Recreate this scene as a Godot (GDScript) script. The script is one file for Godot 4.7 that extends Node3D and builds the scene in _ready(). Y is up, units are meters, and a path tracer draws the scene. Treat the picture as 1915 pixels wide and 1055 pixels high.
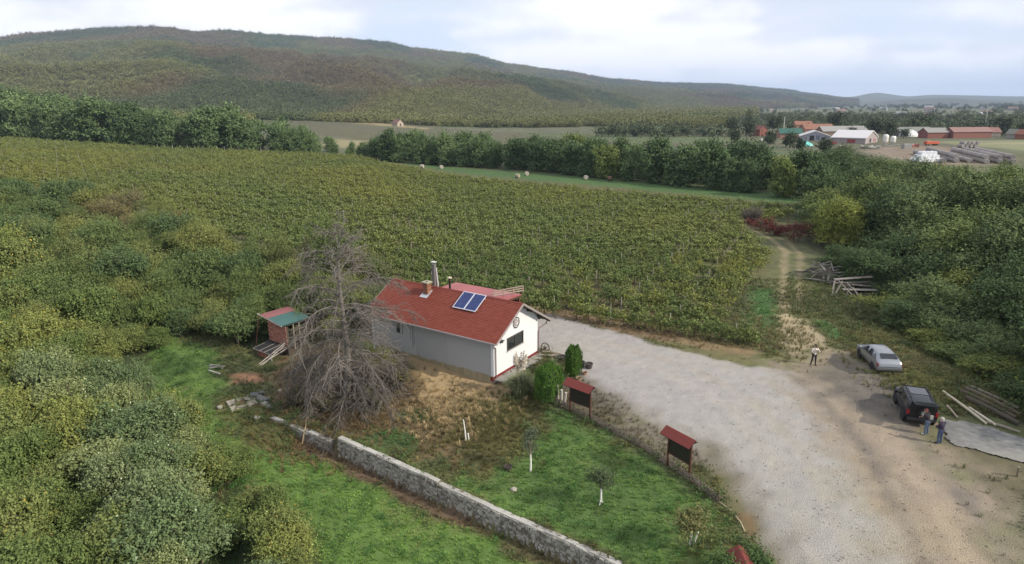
extends Node3D

const CAM_H := 20.0
const FOC := 1180.0
var counts := {}
var mats := {}
var land := PackedFloat32Array()
const LX0 := -70.0
const LZ0 := -100.0
const LNX := 141
const LNZ := 101
var n_big := FastNoiseLite.new()
var n_mid := FastNoiseLite.new()
var n_fine := FastNoiseLite.new()
var zones := []
var fine_tex: ImageTexture
var fine_bump: ImageTexture
var wall_line := PackedVector2Array([Vector2(16, -18), Vector2(5.43, -25.92), Vector2(-0.92, -30.47), Vector2(-4.3, -33.0), Vector2(-11.9, -38.5), Vector2(-18.1, -42.3), Vector2(-24, -47), Vector2(-31, -55), Vector2(-37, -62)])

# ---------------------------------------------------------------- mesh builder
class Mb:
	var v := PackedVector3Array()
	var n := PackedVector3Array()
	var c := PackedColorArray()
	var i := PackedInt32Array()
	func tri(a: Vector3, b: Vector3, d: Vector3, col: Color, nr := Vector3.ZERO) -> void:
		var g := (d - a).cross(b - a).normalized()
		if nr != Vector3.ZERO and g.dot(nr) < 0.0:
			var t := b
			b = d
			d = t
			g = -g
		var k := v.size()
		v.append(a); v.append(b); v.append(d)
		n.append(g); n.append(g); n.append(g)
		c.append(col); c.append(col); c.append(col)
		i.append(k); i.append(k + 1); i.append(k + 2)
	func quad(a: Vector3, b: Vector3, d: Vector3, e: Vector3, col: Color, nr := Vector3.ZERO) -> void:
		tri(a, b, d, col, nr)
		tri(a, d, e, col, nr)
	func hexa(p: Array, col: Color) -> void:  # corners: 0-3 bottom ring, 4-7 top ring
		var m := Vector3.ZERO
		for q in p: m += q
		m /= 8.0
		for f in [[0, 1, 2, 3], [4, 5, 6, 7], [0, 1, 5, 4], [1, 2, 6, 5], [2, 3, 7, 6], [3, 0, 4, 7]]:
			var o: Vector3 = (p[f[0]] + p[f[1]] + p[f[2]] + p[f[3]]) / 4.0 - m
			quad(p[f[0]], p[f[1]], p[f[2]], p[f[3]], col, o)
	func box(x: Transform3D, s: Vector3, col: Color) -> void:
		var h := s * 0.5
		hexa([x * Vector3(-h.x, -h.y, -h.z), x * Vector3(h.x, -h.y, -h.z), x * Vector3(h.x, -h.y, h.z), x * Vector3(-h.x, -h.y, h.z), x * Vector3(-h.x, h.y, -h.z), x * Vector3(h.x, h.y, -h.z), x * Vector3(h.x, h.y, h.z), x * Vector3(-h.x, h.y, h.z)], col)
	func bx(at: Vector3, s: Vector3, col: Color) -> void:
		box(Transform3D(Basis(), at), s, col)
	func bar(a: Vector3, b: Vector3, w: float, h: float, col: Color, up := Vector3.UP) -> void:
		var d := (b - a).normalized()
		var u := up
		if absf(d.dot(u)) > 0.97: u = Vector3(1, 0, 0.2)
		var s := d.cross(u).normalized()
		u = s.cross(d).normalized()
		box(Transform3D(Basis(s, u, -d), (a + b) * 0.5), Vector3(w, h, a.distance_to(b)), col)
	func tube(p: PackedVector3Array, r: PackedFloat32Array, sides: int, col: Color, cap := true) -> void:
		var k0 := v.size()
		var side := Vector3.ZERO
		for k in p.size():
			var d := (p[mini(k + 1, p.size() - 1)] - p[maxi(k - 1, 0)]).normalized()
			if side == Vector3.ZERO:
				side = d.cross(Vector3(0.31, 0.2, 0.93) if absf(d.y) > 0.8 else Vector3.UP).normalized()
			side = (side - d * side.dot(d)).normalized()
			var b := d.cross(side)
			for s in sides:
				var a := TAU * s / sides
				var o := side * cos(a) + b * sin(a)
				v.append(p[k] + o * r[k])
				n.append(o)
				c.append(col)
			if k > 0:
				for s in sides:
					var q := k0 + (k - 1) * sides + s
					var q2 := k0 + (k - 1) * sides + (s + 1) % sides
					i.append_array(PackedInt32Array([q, q + sides, q2, q2, q + sides, q2 + sides]))
		if cap:
			for e in [0, p.size() - 1]:
				var d := (p[1] - p[0]).normalized() * -1.0 if e == 0 else (p[e] - p[e - 1]).normalized()
				for s in sides:
					tri(p[e], v[k0 + e * sides + s], v[k0 + e * sides + (s + 1) % sides], col, d)
	func rod(a: Vector3, b: Vector3, r0: float, r1: float, sides: int, col: Color) -> void:
		tube(PackedVector3Array([a, b]), PackedFloat32Array([r0, r1]), sides, col)
	func lathe(prof: PackedVector2Array, sides: int, col: Color, x := Transform3D()) -> void:  # prof: (radius, height) from bottom to top
		for k in prof.size() - 1:
			for s in sides:
				var a := TAU * s / sides
				var b := TAU * (s + 1) / sides
				var p0 := x * Vector3(cos(a) * prof[k].x, prof[k].y, sin(a) * prof[k].x)
				var p1 := x * Vector3(cos(b) * prof[k].x, prof[k].y, sin(b) * prof[k].x)
				var p2 := x * Vector3(cos(b) * prof[k + 1].x, prof[k + 1].y, sin(b) * prof[k + 1].x)
				var p3 := x * Vector3(cos(a) * prof[k + 1].x, prof[k + 1].y, sin(a) * prof[k + 1].x)
				var e := (a + b) * 0.5
				var dr := prof[k + 1] - prof[k]
				var nr := x.basis * Vector3(cos(e) * dr.y, -dr.x, sin(e) * dr.y)
				if prof[k].x > 0.0001: tri(p0, p1, p2, col, nr)
				if prof[k + 1].x > 0.0001: tri(p0, p2, p3, col, nr)
	func mesh() -> ArrayMesh:
		var a := []
		a.resize(Mesh.ARRAY_MAX)
		a[Mesh.ARRAY_VERTEX] = v
		if n.size() == v.size(): a[Mesh.ARRAY_NORMAL] = n
		a[Mesh.ARRAY_COLOR] = c
		a[Mesh.ARRAY_INDEX] = i
		var m := ArrayMesh.new()
		m.add_surface_from_arrays(Mesh.PRIMITIVE_TRIANGLES, a)
		return m

# ---------------------------------------------------------------- naming and describing
func numbered(parent: Node, called: String) -> String:
	var key := "%d/%s" % [parent.get_instance_id(), called]
	var k: int = counts.get(key, 0)
	counts[key] = k + 1
	return called if k == 0 else "%s_%03d" % [called, k]

func tag(o: Node, label := "", category := "", group := "", kind := "") -> Node:
	if label: o.set_meta("label", label)
	if category: o.set_meta("category", category)
	if group: o.set_meta("group", group)
	if kind: o.set_meta("kind", kind)
	return o

func obj(called: String, mesh: Mesh, m: Material, parent: Node = self, at := Vector3.ZERO) -> MeshInstance3D:
	var o := MeshInstance3D.new()
	o.name = numbered(parent, called)
	o.mesh = mesh
	if m: o.material_override = m
	o.position = at
	parent.add_child(o, true)
	return o

func thing(called: String, label: String, category: String, at := Vector3.ZERO, turn := 0.0, group := "") -> Node3D:
	var o := Node3D.new()
	o.name = numbered(self, called)
	o.position = at
	o.rotation.y = turn
	add_child(o, true)
	tag(o, label, category, group)
	return o

func dup(src: Node3D, at: Vector3, turn: float, scl: Vector3, label: String, group := "") -> Node3D:
	var r: Node3D = src.duplicate()
	var base: String = src.get_meta("base_name", String(src.name))
	r.name = numbered(self, base)
	add_child(r, true)
	r.position = at
	r.rotation.y = turn
	r.scale = scl
	r.set_meta("label", label)
	if group: r.set_meta("group", group)
	return r

# ---------------------------------------------------------------- materials
func lin(r: float, g: float, b: float) -> Color:
	return Color(r, g, b)

func mat(key: String, rough := 0.9, metal := 0.0, tint := Color.WHITE, tex: Texture2D = null, scl := 1.0, bump: Texture2D = null, bump_scale := 1.0) -> StandardMaterial3D:
	if mats.has(key): return mats[key]
	var m := StandardMaterial3D.new()
	m.resource_name = key
	m.vertex_color_use_as_albedo = true
	m.albedo_color = tint.linear_to_srgb()
	m.roughness = rough
	m.metallic = metal
	if tex:
		m.albedo_texture = tex
		m.uv1_triplanar = true
		m.uv1_world_triplanar = true
		m.uv1_scale = Vector3.ONE * scl
	if bump:
		m.normal_enabled = true
		m.normal_texture = bump
		m.normal_scale = bump_scale
	mats[key] = m
	return m

func leaf_mat(key: String, tint := Color.WHITE) -> StandardMaterial3D:
	if mats.has(key): return mats[key]
	var m := StandardMaterial3D.new()
	m.resource_name = key
	m.vertex_color_use_as_albedo = true
	m.albedo_color = tint.linear_to_srgb()
	m.roughness = 0.75
	m.metallic_specular = 0.3
	m.cull_mode = BaseMaterial3D.CULL_DISABLED
	m.backlight_enabled = true
	m.backlight = Color(0.22, 0.24, 0.1)
	mats[key] = m
	return m

func noise_image(size: int, freq: float, seed_: int, oct: int, lo: float, hi: float) -> Image:
	var n := FastNoiseLite.new()
	n.seed = seed_
	n.frequency = freq
	n.noise_type = FastNoiseLite.TYPE_SIMPLEX_SMOOTH
	n.fractal_octaves = oct
	n.fractal_gain = 0.62
	var im := n.get_seamless_image(size, size)
	var d := im.get_data()
	var out := PackedByteArray()
	out.resize(d.size() * 3)
	for k in d.size():
		var x := clampf(lerpf(lo, hi, d[k] / 255.0), 0.0, 1.0) * 255.0
		out[k * 3] = int(x); out[k * 3 + 1] = int(x); out[k * 3 + 2] = int(x)
	return Image.create_from_data(size, size, false, Image.FORMAT_RGB8, out)

# ---------------------------------------------------------------- terrain
func ss(a: float, b: float, x: float) -> float:
	var t := clampf((x - a) / (b - a), 0.0, 1.0)
	return t * t * (3.0 - 2.0 * t)

func seg_dist(p: Vector2, a: Vector2, b: Vector2) -> float:
	var d := b - a
	return p.distance_to(a + d * clampf((p - a).dot(d) / d.length_squared(), 0.0, 1.0))

func wall_side(p: Vector2) -> Vector2:  # (signed distance, positive on the low side; blend width)
	var best := 1e9
	var sd := 0.0
	var w := 0.12
	for k in wall_line.size() - 1:
		var a := wall_line[k]
		var b := wall_line[k + 1]
		var d := seg_dist(p, a, b)
		if d < best - 1e-4:
			best = d
			sd = d if (b - a).cross(p - a) < 0.0 else -d
			w = 0.12 if k < 5 else 4.0
	if w < 1.0 and p.x < -15.0: w = lerpf(0.12, 3.0, ss(-15.0, -18.5, p.x))
	return Vector2(sd, w)

func make_land() -> void:
	var pts := [[-1.4, -43.8, 0.1], [2, -49.3, 0], [-9, -50, 0.15], [-12, -52.5, 0.1], [-5, -47, 0.15], [0, -56, 0], [8, -50, 0], [15, -45, 0], [20, -45, 0], [25, -48, 0], [27, -38, 0], [20, -30, 0], [15, -25, 0], [13, -20, 0], [25, -22, 0], [-5, -58, 0], [10, -60, 0], [25, -60, 0], [-15, -60, 0], [-20, -68, .2], [-30, -70, .2], [-40, -85, .5], [30, -75, 0], [8, -43, 0], [6, -46, 0], [13, -36, 0], [17, -38, 0],
		[1.6, -42.1, -.15], [4.4, -39, -.2], [7.9, -34.6, -.25], [10, -30.7, -.25], [11, -27.5, -.3], [11.5, -24, -.3], [-.75, -41.5, -.6], [-4.3, -42.2, -1.5], [-7.1, -40, -1.8], [-11.6, -44.8, -1.6], [-14.6, -43.6, -2], [2, -35, -1.2], [5, -32, -1.1], [8, -28, -1], [-3, -36, -1.6], [0, -38, -1], [-1, -31.5, -1.8], [3, -29, -1.8], [6, -26.5, -1.8], [-4.5, -34, -1.8], [-9, -37, -1.8], [-12.5, -39.5, -1.9], [-16, -41.5, -2.1], [-18.5, -43.5, -2.3], [-20.6, -51, -2.2], [-22.6, -52.8, -2.3], [-23.5, -54.4, -1.7], [-25, -56, -1.5], [-15, -50, -1.0], [-17, -55, -.4], [-21, -47, -2.3],
		[-30, -60, -1.8], [-36, -64, -1.2], [-45, -70, -.5], [-50, -55, -1], [-40, -45, -1.5], [-60, -80, 0], [-30, -35, -2], [-25, -25, -2.5], [30, -44, .6], [33, -42, .4], [36, -46, -.6], [40, -50, -3], [45, -60, -3.5], [50, -75, -2], [38, -35, -1.5], [33, -33, 0], [33, -50, .1], [36, -56, -.3], [30, -56, 0]]
	land.resize(LNX * LNZ)
	for j in LNZ:
		for k in LNX:
			var x := LX0 + k
			var z := LZ0 + j
			var w := 0.0004
			var h := 0.0
			for p in pts:
				var dx: float = x - p[0]
				var dz: float = z - p[1]
				var d2 := dx * dx + dz * dz
				if d2 < 110.0:
					var e := exp(-d2 / 11.0)
					w += e
					h += e * p[2]
			land[j * LNX + k] = h / w

func land_at(x: float, z: float) -> float:
	var u := x - LX0
	var t := z - LZ0
	if u < 0.0 or t < 0.0 or u >= LNX - 1 or t >= LNZ - 1: return 0.0
	var k := int(u)
	var j := int(t)
	var fu := u - k
	var ft := t - j
	var o := j * LNX + k
	var e := minf(minf(u, LNX - 1 - u), t) / 12.0
	return lerpf(lerpf(land[o], land[o + 1], fu), lerpf(land[o + LNX], land[o + LNX + 1], fu), ft) * clampf(e, 0.0, 1.0)

func ground(x: float, z: float) -> float:
	var h := land_at(x, z)
	if x > -45.0 and x < 18.0 and z > -66.0 and z < 5.0:
		var s := wall_side(Vector2(x, z))
		if s.x > 0.0:
			var lo := lerpf(-3.05, h, ss(-30.0, -44.0, x))
			h = lerpf(h, lo, ss(0.0, s.y, s.x))
	var r := 0.05 * maxf(0.0, minf(-x, 320.0) - 25.0) * ss(60.0, 160.0, -z)
	return h + r

func put(x: float, z: float, up := 0.0) -> Vector3:
	return Vector3(x, ground(x, z) + up, z)

func zone(col: Color, soft: float, wob: float, pts: Array) -> void:
	var p := PackedVector2Array(pts)
	var r := Rect2(p[0], Vector2.ZERO)
	for q in p: r = r.expand(q)
	zones.append([col, soft, wob, p, r.grow(soft + wob + 0.5), true])

func strip(col: Color, soft: float, wob: float, width: float, pts: Array) -> void:
	var p := PackedVector2Array(pts)
	var r := Rect2(p[0], Vector2.ZERO)
	for q in p: r = r.expand(q)
	zones.append([col, soft, wob, p, r.grow(soft + wob + width + 0.5), false, width])

func poly_dist(p: Vector2, a: PackedVector2Array) -> float:  # negative inside
	var best := 1e9
	for k in a.size():
		best = minf(best, seg_dist(p, a[k], a[(k + 1) % a.size()]))
	return -best if Geometry2D.is_point_in_polygon(p, a) else best

func line_dist(p: Vector2, a: PackedVector2Array) -> float:
	var best := 1e9
	for k in a.size() - 1:
		best = minf(best, seg_dist(p, a[k], a[k + 1]))
	return best

func make_zones() -> void:
	var V := Vector2(0, 0)
	# vineyard soil with weeds
	zone(lin(.12, .115, .045), 1.5, 2.0, [Vector2(20, -50), Vector2(18, -54), Vector2(24, -64), Vector2(35, -83), Vector2(38, -103), Vector2(60, -129), Vector2(44, -146), Vector2(20, -164), Vector2(-9, -188), Vector2(-41, -227), Vector2(-61, -248), Vector2(-128, -236), Vector2(-240, -262), Vector2(-240, -200), Vector2(-127, -158), Vector2(-56, -112), Vector2(-44, -94), Vector2(-20, -70), Vector2(-6, -60), Vector2(6, -57)])
	# dry grass and earth margin of the yard
	strip(lin(.24, .175, .095), .8, .8, 1.0, [Vector2(2, -61.5), Vector2(8, -57.2), Vector2(14, -52.4), Vector2(19.5, -49.2), Vector2(22, -49.5)])
	zone(lin(.075, .15, .035), 1.5, 2.0, [Vector2(-41, -227), Vector2(-8.8, -188), Vector2(20, -164), Vector2(42, -145), Vector2(58, -129), Vector2(68, -138), Vector2(46, -160), Vector2(22, -183), Vector2(-1, -201), Vector2(-23, -219)])
	zone(lin(.30, .26, .13), 3.0, 3.0, [Vector2(-94, -362), Vector2(-80, -360), Vector2(-60, -275), Vector2(-90, -295)])
	zone(lin(.105, .10, .045), 6.0, 6.0, [Vector2(-283, -700), Vector2(-90, -600), Vector2(20, -475), Vector2(170, -440), Vector2(150, -300), Vector2(0, -330), Vector2(-90, -345), Vector2(-190, -500)])
	zone(lin(.32, .25, .12), 3.0, 3.0, [Vector2(-150, -640), Vector2(-70, -540), Vector2(-66, -515), Vector2(-150, -590)])
	zone(lin(.10, .13, .045), 4.0, 4.0, [Vector2(0, -470), Vector2(145, -405), Vector2(140, -330), Vector2(60, -350)])
	# farm yard across the valley
	zone(lin(.12, .12, .06), 4.0, 6.0, [Vector2(135, -390), Vector2(250, -390), Vector2(215, -300), Vector2(180, -235), Vector2(130, -240), Vector2(122, -290)])
	zone(lin(.26, .20, .14), 3.0, 6.0, [Vector2(150, -275), Vector2(200, -316), Vector2(190, -248), Vector2(165, -212), Vector2(145, -206), Vector2(140, -235)])
	zone(lin(.24, .25, .12), 2.0, 2.0, [Vector2(222, -345), Vector2(330, -345), Vector2(300, -250), Vector2(212, -258)])
	zone(lin(.34, .32, .17), 2.0, 3.0, [Vector2(230, -325), Vector2(330, -325), Vector2(325, -312), Vector2(228, -312)])
	strip(lin(.30, .24, .17), 1.0, 1.0, 1.8, [Vector2(176, -300), Vector2(160, -275), Vector2(148, -250), Vector2(142, -228), Vector2(150, -212)])
	# rough bushy ground under the thicket
	zone(lin(.06, .09, .03), 1.5, 2.0, [Vector2(-8, -20), Vector2(-9, -27), Vector2(-13.2, -30.5), Vector2(-16.4, -35.4), Vector2(-21.3, -40.1), Vector2(-28.2, -46), Vector2(-35, -57), Vector2(-30, -62), Vector2(-26, -57), Vector2(-20, -53), Vector2(-19, -62), Vector2(-30, -70), Vector2(-41, -88), Vector2(-56, -112), Vector2(-100, -130), Vector2(-120, -60), Vector2(-40, -18)])
	# the slope towards the gully on the right
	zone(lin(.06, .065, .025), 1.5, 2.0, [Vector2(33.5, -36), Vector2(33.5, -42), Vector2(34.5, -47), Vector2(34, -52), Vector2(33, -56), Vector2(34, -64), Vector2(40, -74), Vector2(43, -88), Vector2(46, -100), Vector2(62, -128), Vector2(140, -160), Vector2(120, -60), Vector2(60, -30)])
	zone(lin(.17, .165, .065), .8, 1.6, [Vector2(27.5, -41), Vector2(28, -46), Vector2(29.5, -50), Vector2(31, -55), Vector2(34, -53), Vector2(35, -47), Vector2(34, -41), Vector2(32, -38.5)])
	strip(lin(.27, .22, .12), .5, .8, .35, [Vector2(30, -48), Vector2(32, -46.5), Vector2(33.5, -45.5)])
	# terrace of bare earth beside the vineyard
	zone(lin(.33, .25, .13), .6, .8, [Vector2(-43, -91), Vector2(-37, -88), Vector2(-31, -83), Vector2(-31.5, -81), Vector2(-36, -83), Vector2(-42, -86)])
	# the grass track
	zone(lin(.125, .135, .05), .8, 1.2, [Vector2(19.3, -46), Vector2(20.5, -51.4), Vector2(24, -60), Vector2(31, -72.3), Vector2(36.2, -86.3), Vector2(38.1, -99.8), Vector2(39.9, -106), Vector2(43, -100), Vector2(42, -86.2), Vector2(37.5, -74), Vector2(34, -63.6), Vector2(31.6, -56.8), Vector2(29.1, -50), Vector2(22.6, -45.6)])
	zone(lin(.075, .165, .04), .8, 1.4, [Vector2(21.8, -51.5), Vector2(24, -51.5), Vector2(25.7, -58), Vector2(29, -67), Vector2(27, -67.5), Vector2(23.4, -58)])
	zone(lin(.075, .16, .04), .7, 1.2, [Vector2(28, -52), Vector2(29.5, -52), Vector2(30.5, -56), Vector2(29.2, -57.5)])
	strip(lin(.28, .24, .13), .3, .5, .35, [Vector2(24.7, -51.3), Vector2(26.4, -56.9), Vector2(28.5, -63.7), Vector2(33.4, -74.7), Vector2(38.3, -86.2), Vector2(39.8, -95.5), Vector2(39.4, -103), Vector2(34, -106)])
	strip(lin(.26, .225, .12), .3, .5, .3, [Vector2(26.2, -50.6), Vector2(27.9, -56.9), Vector2(30.3, -63.7), Vector2(35.2, -74.6), Vector2(39.8, -84.6), Vector2(41.3, -92.6), Vector2(41, -100)])
	zone(lin(.42, .35, .21), .5, 1.3, [Vector2(23, -48.8), Vector2(24.4, -54), Vector2(26.0, -58.5), Vector2(27.6, -59.5), Vector2(27.4, -54), Vector2(27.4, -49.6)])
	zone(lin(.17, .145, .115), 1.2, 1.2, [Vector2(22, -45.8), Vector2(26.3, -48), Vector2(27.3, -45.5), Vector2(27.4, -40.5), Vector2(26.5, -37), Vector2(24.4, -36.6), Vector2(22.8, -41)])
	zone(lin(.13, .115, .06), .8, 1.5, [Vector2(27.5, -36), Vector2(26, -35), Vector2(25.3, -31), Vector2(24.6, -27), Vector2(23.5, -22), Vector2(40, -20), Vector2(40, -30), Vector2(31, -31)])
	zone(lin(.06, .095, .028), .8, 1.5, [Vector2(24.6, -26.5), Vector2(23.2, -20), Vector2(40, -20), Vector2(40, -29), Vector2(31, -30), Vector2(27, -28.2)])
	zone(lin(.395, .38, .355), .3, .55, [Vector2(1.5, -52), Vector2(-1, -58), Vector2(2.9, -60), Vector2(7.1, -56), Vector2(11.3, -52), Vector2(15.2, -49), Vector2(18.6, -46.4), Vector2(22.0, -45.2), Vector2(24.5, -39.2), Vector2(23.4, -33.1), Vector2(22, -27.5), Vector2(20, -18), Vector2(11.5, -18), Vector2(11.9, -27.6), Vector2(11.7, -31.5), Vector2(10.2, -34.7), Vector2(8.0, -38.7), Vector2(6.2, -41.6), Vector2(5.1, -45.9)])
	# driveway
	zone(lin(.335, .275, .195), 2.7, 2.2, [Vector2(21, -46.4), Vector2(24.3, -49.5), Vector2(27.5, -48.8), Vector2(27, -44.5), Vector2(26.9, -40.4), Vector2(26.4, -36.9), Vector2(25.6, -33), Vector2(25.4, -30.2), Vector2(24.8, -27.4), Vector2(22.4, -22), Vector2(15.6, -16), Vector2(17.2, -27.6), Vector2(18.8, -33.1), Vector2(20.2, -39.3)])
	strip(lin(.40, .37, .32), .5, .5, .35, [Vector2(8, -52), Vector2(14, -46), Vector2(16.8, -40), Vector2(17.2, -33), Vector2(15.6, -25), Vector2(13.5, -18)])
	strip(lin(.42, .395, .355), .5, .5, .4, [Vector2(6, -50.5), Vector2(12, -45), Vector2(14.8, -39), Vector2(15.2, -32.5), Vector2(13.9, -25), Vector2(12, -18)])
	strip(lin(.235, .20, .155), .5, .6, .25, [Vector2(21, -47), Vector2(21.5, -40), Vector2(21.0, -33), Vector2(18.8, -25), Vector2(16.5, -18)])
	strip(lin(.39, .32, .225), .6, .6, .5, [Vector2(23.5, -45), Vector2(23.6, -38), Vector2(22.8, -32), Vector2(20.4, -24), Vector2(18.5, -18)])
	strip(lin(.24, .205, .16), .5, .6, .22, [Vector2(25.0, -44), Vector2(25.0, -37), Vector2(24.3, -31), Vector2(22, -23)])
	zone(lin(.17, .15, .12), 1.4, 1.4, [Vector2(22, -45.8), Vector2(26.3, -48), Vector2(27.3, -45.5), Vector2(27.4, -40.5), Vector2(26.5, -37), Vector2(24.4, -36.6), Vector2(22.8, -41)])
	zone(lin(.20, .175, .13), 1.3, 1.4, [Vector2(5, -44.5), Vector2(7.6, -41), Vector2(9.6, -37.6), Vector2(12.2, -34.2), Vector2(13.6, -30.6), Vector2(13.2, -26.7), Vector2(12.4, -18), Vector2(11, -20), Vector2(11.6, -26.7), Vector2(10.9, -29.4), Vector2(9.6, -32), Vector2(7.4, -35.6), Vector2(5.1, -38.8), Vector2(3, -41.5)])
	zone(lin(.13, .11, .065), .5, .9, [Vector2(1.9, -43), Vector2(4.5, -42.4), Vector2(6.4, -39.6), Vector2(7.4, -37.6), Vector2(6.0, -37.3), Vector2(4.2, -39.3), Vector2(1.6, -42)])
	zone(lin(.115, .12, .045), .6, 1.0, [Vector2(9.8, -33.2), Vector2(11.2, -32.6), Vector2(12.0, -29.5), Vector2(12.1, -26.5), Vector2(11.4, -26.2), Vector2(11.0, -28.6), Vector2(10.0, -31.3)])
	zone(lin(.20, .13, .065), .5, .8, [Vector2(11.4, -30.2), Vector2(12.1, -29.5), Vector2(12.1, -26.5), Vector2(11.5, -26.0)])
	# garden inside the stone wall
	zone(lin(.102, .178, .040), .6, 1.0, [Vector2(1.2, -41.4), Vector2(4.2, -38.6), Vector2(7.3, -35), Vector2(9.7, -31), Vector2(10.9, -28.4), Vector2(11.4, -25), Vector2(12.2, -17), Vector2(5.5, -25.6), Vector2(-.9, -30.3), Vector2(-4.2, -33), Vector2(-2.0, -36.5)])
	zone(lin(.17, .125, .06), .8, 1.6, [Vector2(-19, -45.5), Vector2(-15.6, -42.4), Vector2(-11.8, -39.2), Vector2(-6.9, -36.0), Vector2(-3.4, -33.6), Vector2(-2.6, -37), Vector2(-1.6, -40.5), Vector2(-2, -43), Vector2(-8.9, -49), Vector2(-13, -54), Vector2(-21, -54)])
	zone(lin(.13, .125, .045), 1.0, 1.6, [Vector2(-3.5, -34), Vector2(-3, -38), Vector2(-1, -41.5), Vector2(1.5, -41.3), Vector2(2, -38.8), Vector2(.5, -35.5), Vector2(-1.5, -33)])
	zone(lin(.07, .115, .035), .6, 1.0, [Vector2(-10.8, -38.4), Vector2(-9, -37.2), Vector2(-6, -36.4), Vector2(-6.2, -38.0), Vector2(-8, -39.8), Vector2(-9.6, -40)])
	zone(lin(.43, .32, .17), .5, .7, [Vector2(-9.8, -51), Vector2(-1.4, -44.8), Vector2(-.5, -43), Vector2(-2, -41.2), Vector2(-3.8, -39.6), Vector2(-5.6, -41.2), Vector2(-7.6, -45.4)])
	zone(lin(.06, .095, .03), .4, .7, [Vector2(-8.2, -42.5), Vector2(-6.6, -42.2), Vector2(-5.8, -40.8), Vector2(-6.8, -40.2), Vector2(-8.2, -41)])
	zone(lin(.36, .20, .11), .4, .5, [Vector2(-24.5, -50.5), Vector2(-21.5, -50.3), Vector2(-21, -48.6), Vector2(-23.5, -48.6)])
	# the mown strip below the wall
	zone(lin(.128, .222, .044), .8, 1.4, [Vector2(16, -18), Vector2(5.4, -26.2), Vector2(-1, -30.9), Vector2(-6, -34.6), Vector2(-13, -39.6), Vector2(-19, -43.2), Vector2(-24, -48), Vector2(-27, -53), Vector2(-33, -58.5), Vector2(-36, -58.5), Vector2(-29, -47), Vector2(-22, -40.5), Vector2(-17, -35.5), Vector2(-13.8, -30.2), Vector2(-9, -27.3), Vector2(-6, -18)])
	zone(lin(.115, .12, .04), .8, 1.5, [Vector2(-22.8, -46.5), Vector2(-19, -43), Vector2(-14, -40), Vector2(-15, -37.6), Vector2(-20, -40.5), Vector2(-25, -47)])
	strip(lin(.15, .105, .065), .3, .5, .7, [Vector2(-14.5, -39.7), Vector2(-9.4, -36.1), Vector2(-5.2, -32.9), Vector2(-2.2, -30.8)])
	strip(lin(.13, .115, .05), .4, .8, .45, [Vector2(-2.2, -30.7), Vector2(2.5, -27.5), Vector2(8, -23.4)])

func shade_of(x: float, z: float) -> Color:
	var d := -z
	var p := Vector2(x, z)
	var col := lin(.115, .13, .05)
	var big := n_big.get_noise_2d(x, z)
	var mid := n_mid.get_noise_2d(x, z)
	if d > 260.0 or absf(x) > 260.0:  # fields of the valley floor
		var cell := n_fine.get_noise_2d(floorf(x / 140.0 + big * 0.4) * 37.0, floorf(z / 190.0 + mid * 0.3) * 53.0)
		col = lin(.11, .125, .06).lerp(lin(.19, .175, .09), clampf(cell * 1.2, 0, 1)) if cell > -.1 else lin(.085, .12, .045)
	col = col.lerp(lin(.16, .13, .06), clampf(mid * 0.9, 0, .5))
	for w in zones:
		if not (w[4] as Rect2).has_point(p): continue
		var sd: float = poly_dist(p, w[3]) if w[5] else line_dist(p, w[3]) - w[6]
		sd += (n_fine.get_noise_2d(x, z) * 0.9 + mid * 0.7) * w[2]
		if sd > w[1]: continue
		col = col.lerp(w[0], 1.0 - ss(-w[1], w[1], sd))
	if d < 130.0:
		var f := n_fine.get_noise_2d(x * 2.3 + 90.0, z * 2.3)
		var bare := ss(.10, .24, col.b)   # gravel and dirt are more even than turf
		var k := 1.0 + lerpf(0.28, .10, bare) * f + lerpf(0.22, .05, bare) * mid + bare * .10 * n_fine.get_noise_2d(x * 9.0, z * 9.0)
		col = Color(col.r * k * (1.0 + 0.10 * big), col.g * k, col.b * k * (1.0 - 0.1 * mid))
		if col.g > col.r * 1.1:  # lawns: thin and yellowed spots
			var y := clampf(mid * 1.5 + f * 0.6 - 0.25, 0.0, 0.75)
			col = col.lerp(lin(.17, .155, .06), y)
	else:
		var k := 1.0 + 0.18 * mid + 0.15 * big
		col = Color(col.r * k, col.g * k, col.b * k)
	return col

func lines(lo: float, hi: float, step: float, out_lo: float, out_hi: float, grow: float) -> PackedFloat32Array:
	var a := PackedFloat32Array()
	var x := lo
	var s := step
	while x > out_lo:
		s *= grow
		x -= s
		a.append(x)
	a.reverse()
	x = lo
	while x < hi:
		a.append(x)
		x += step
	s = step
	while x < out_hi:
		a.append(x)
		s *= grow
		x += s
	a.append(out_hi)
	return a

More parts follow.
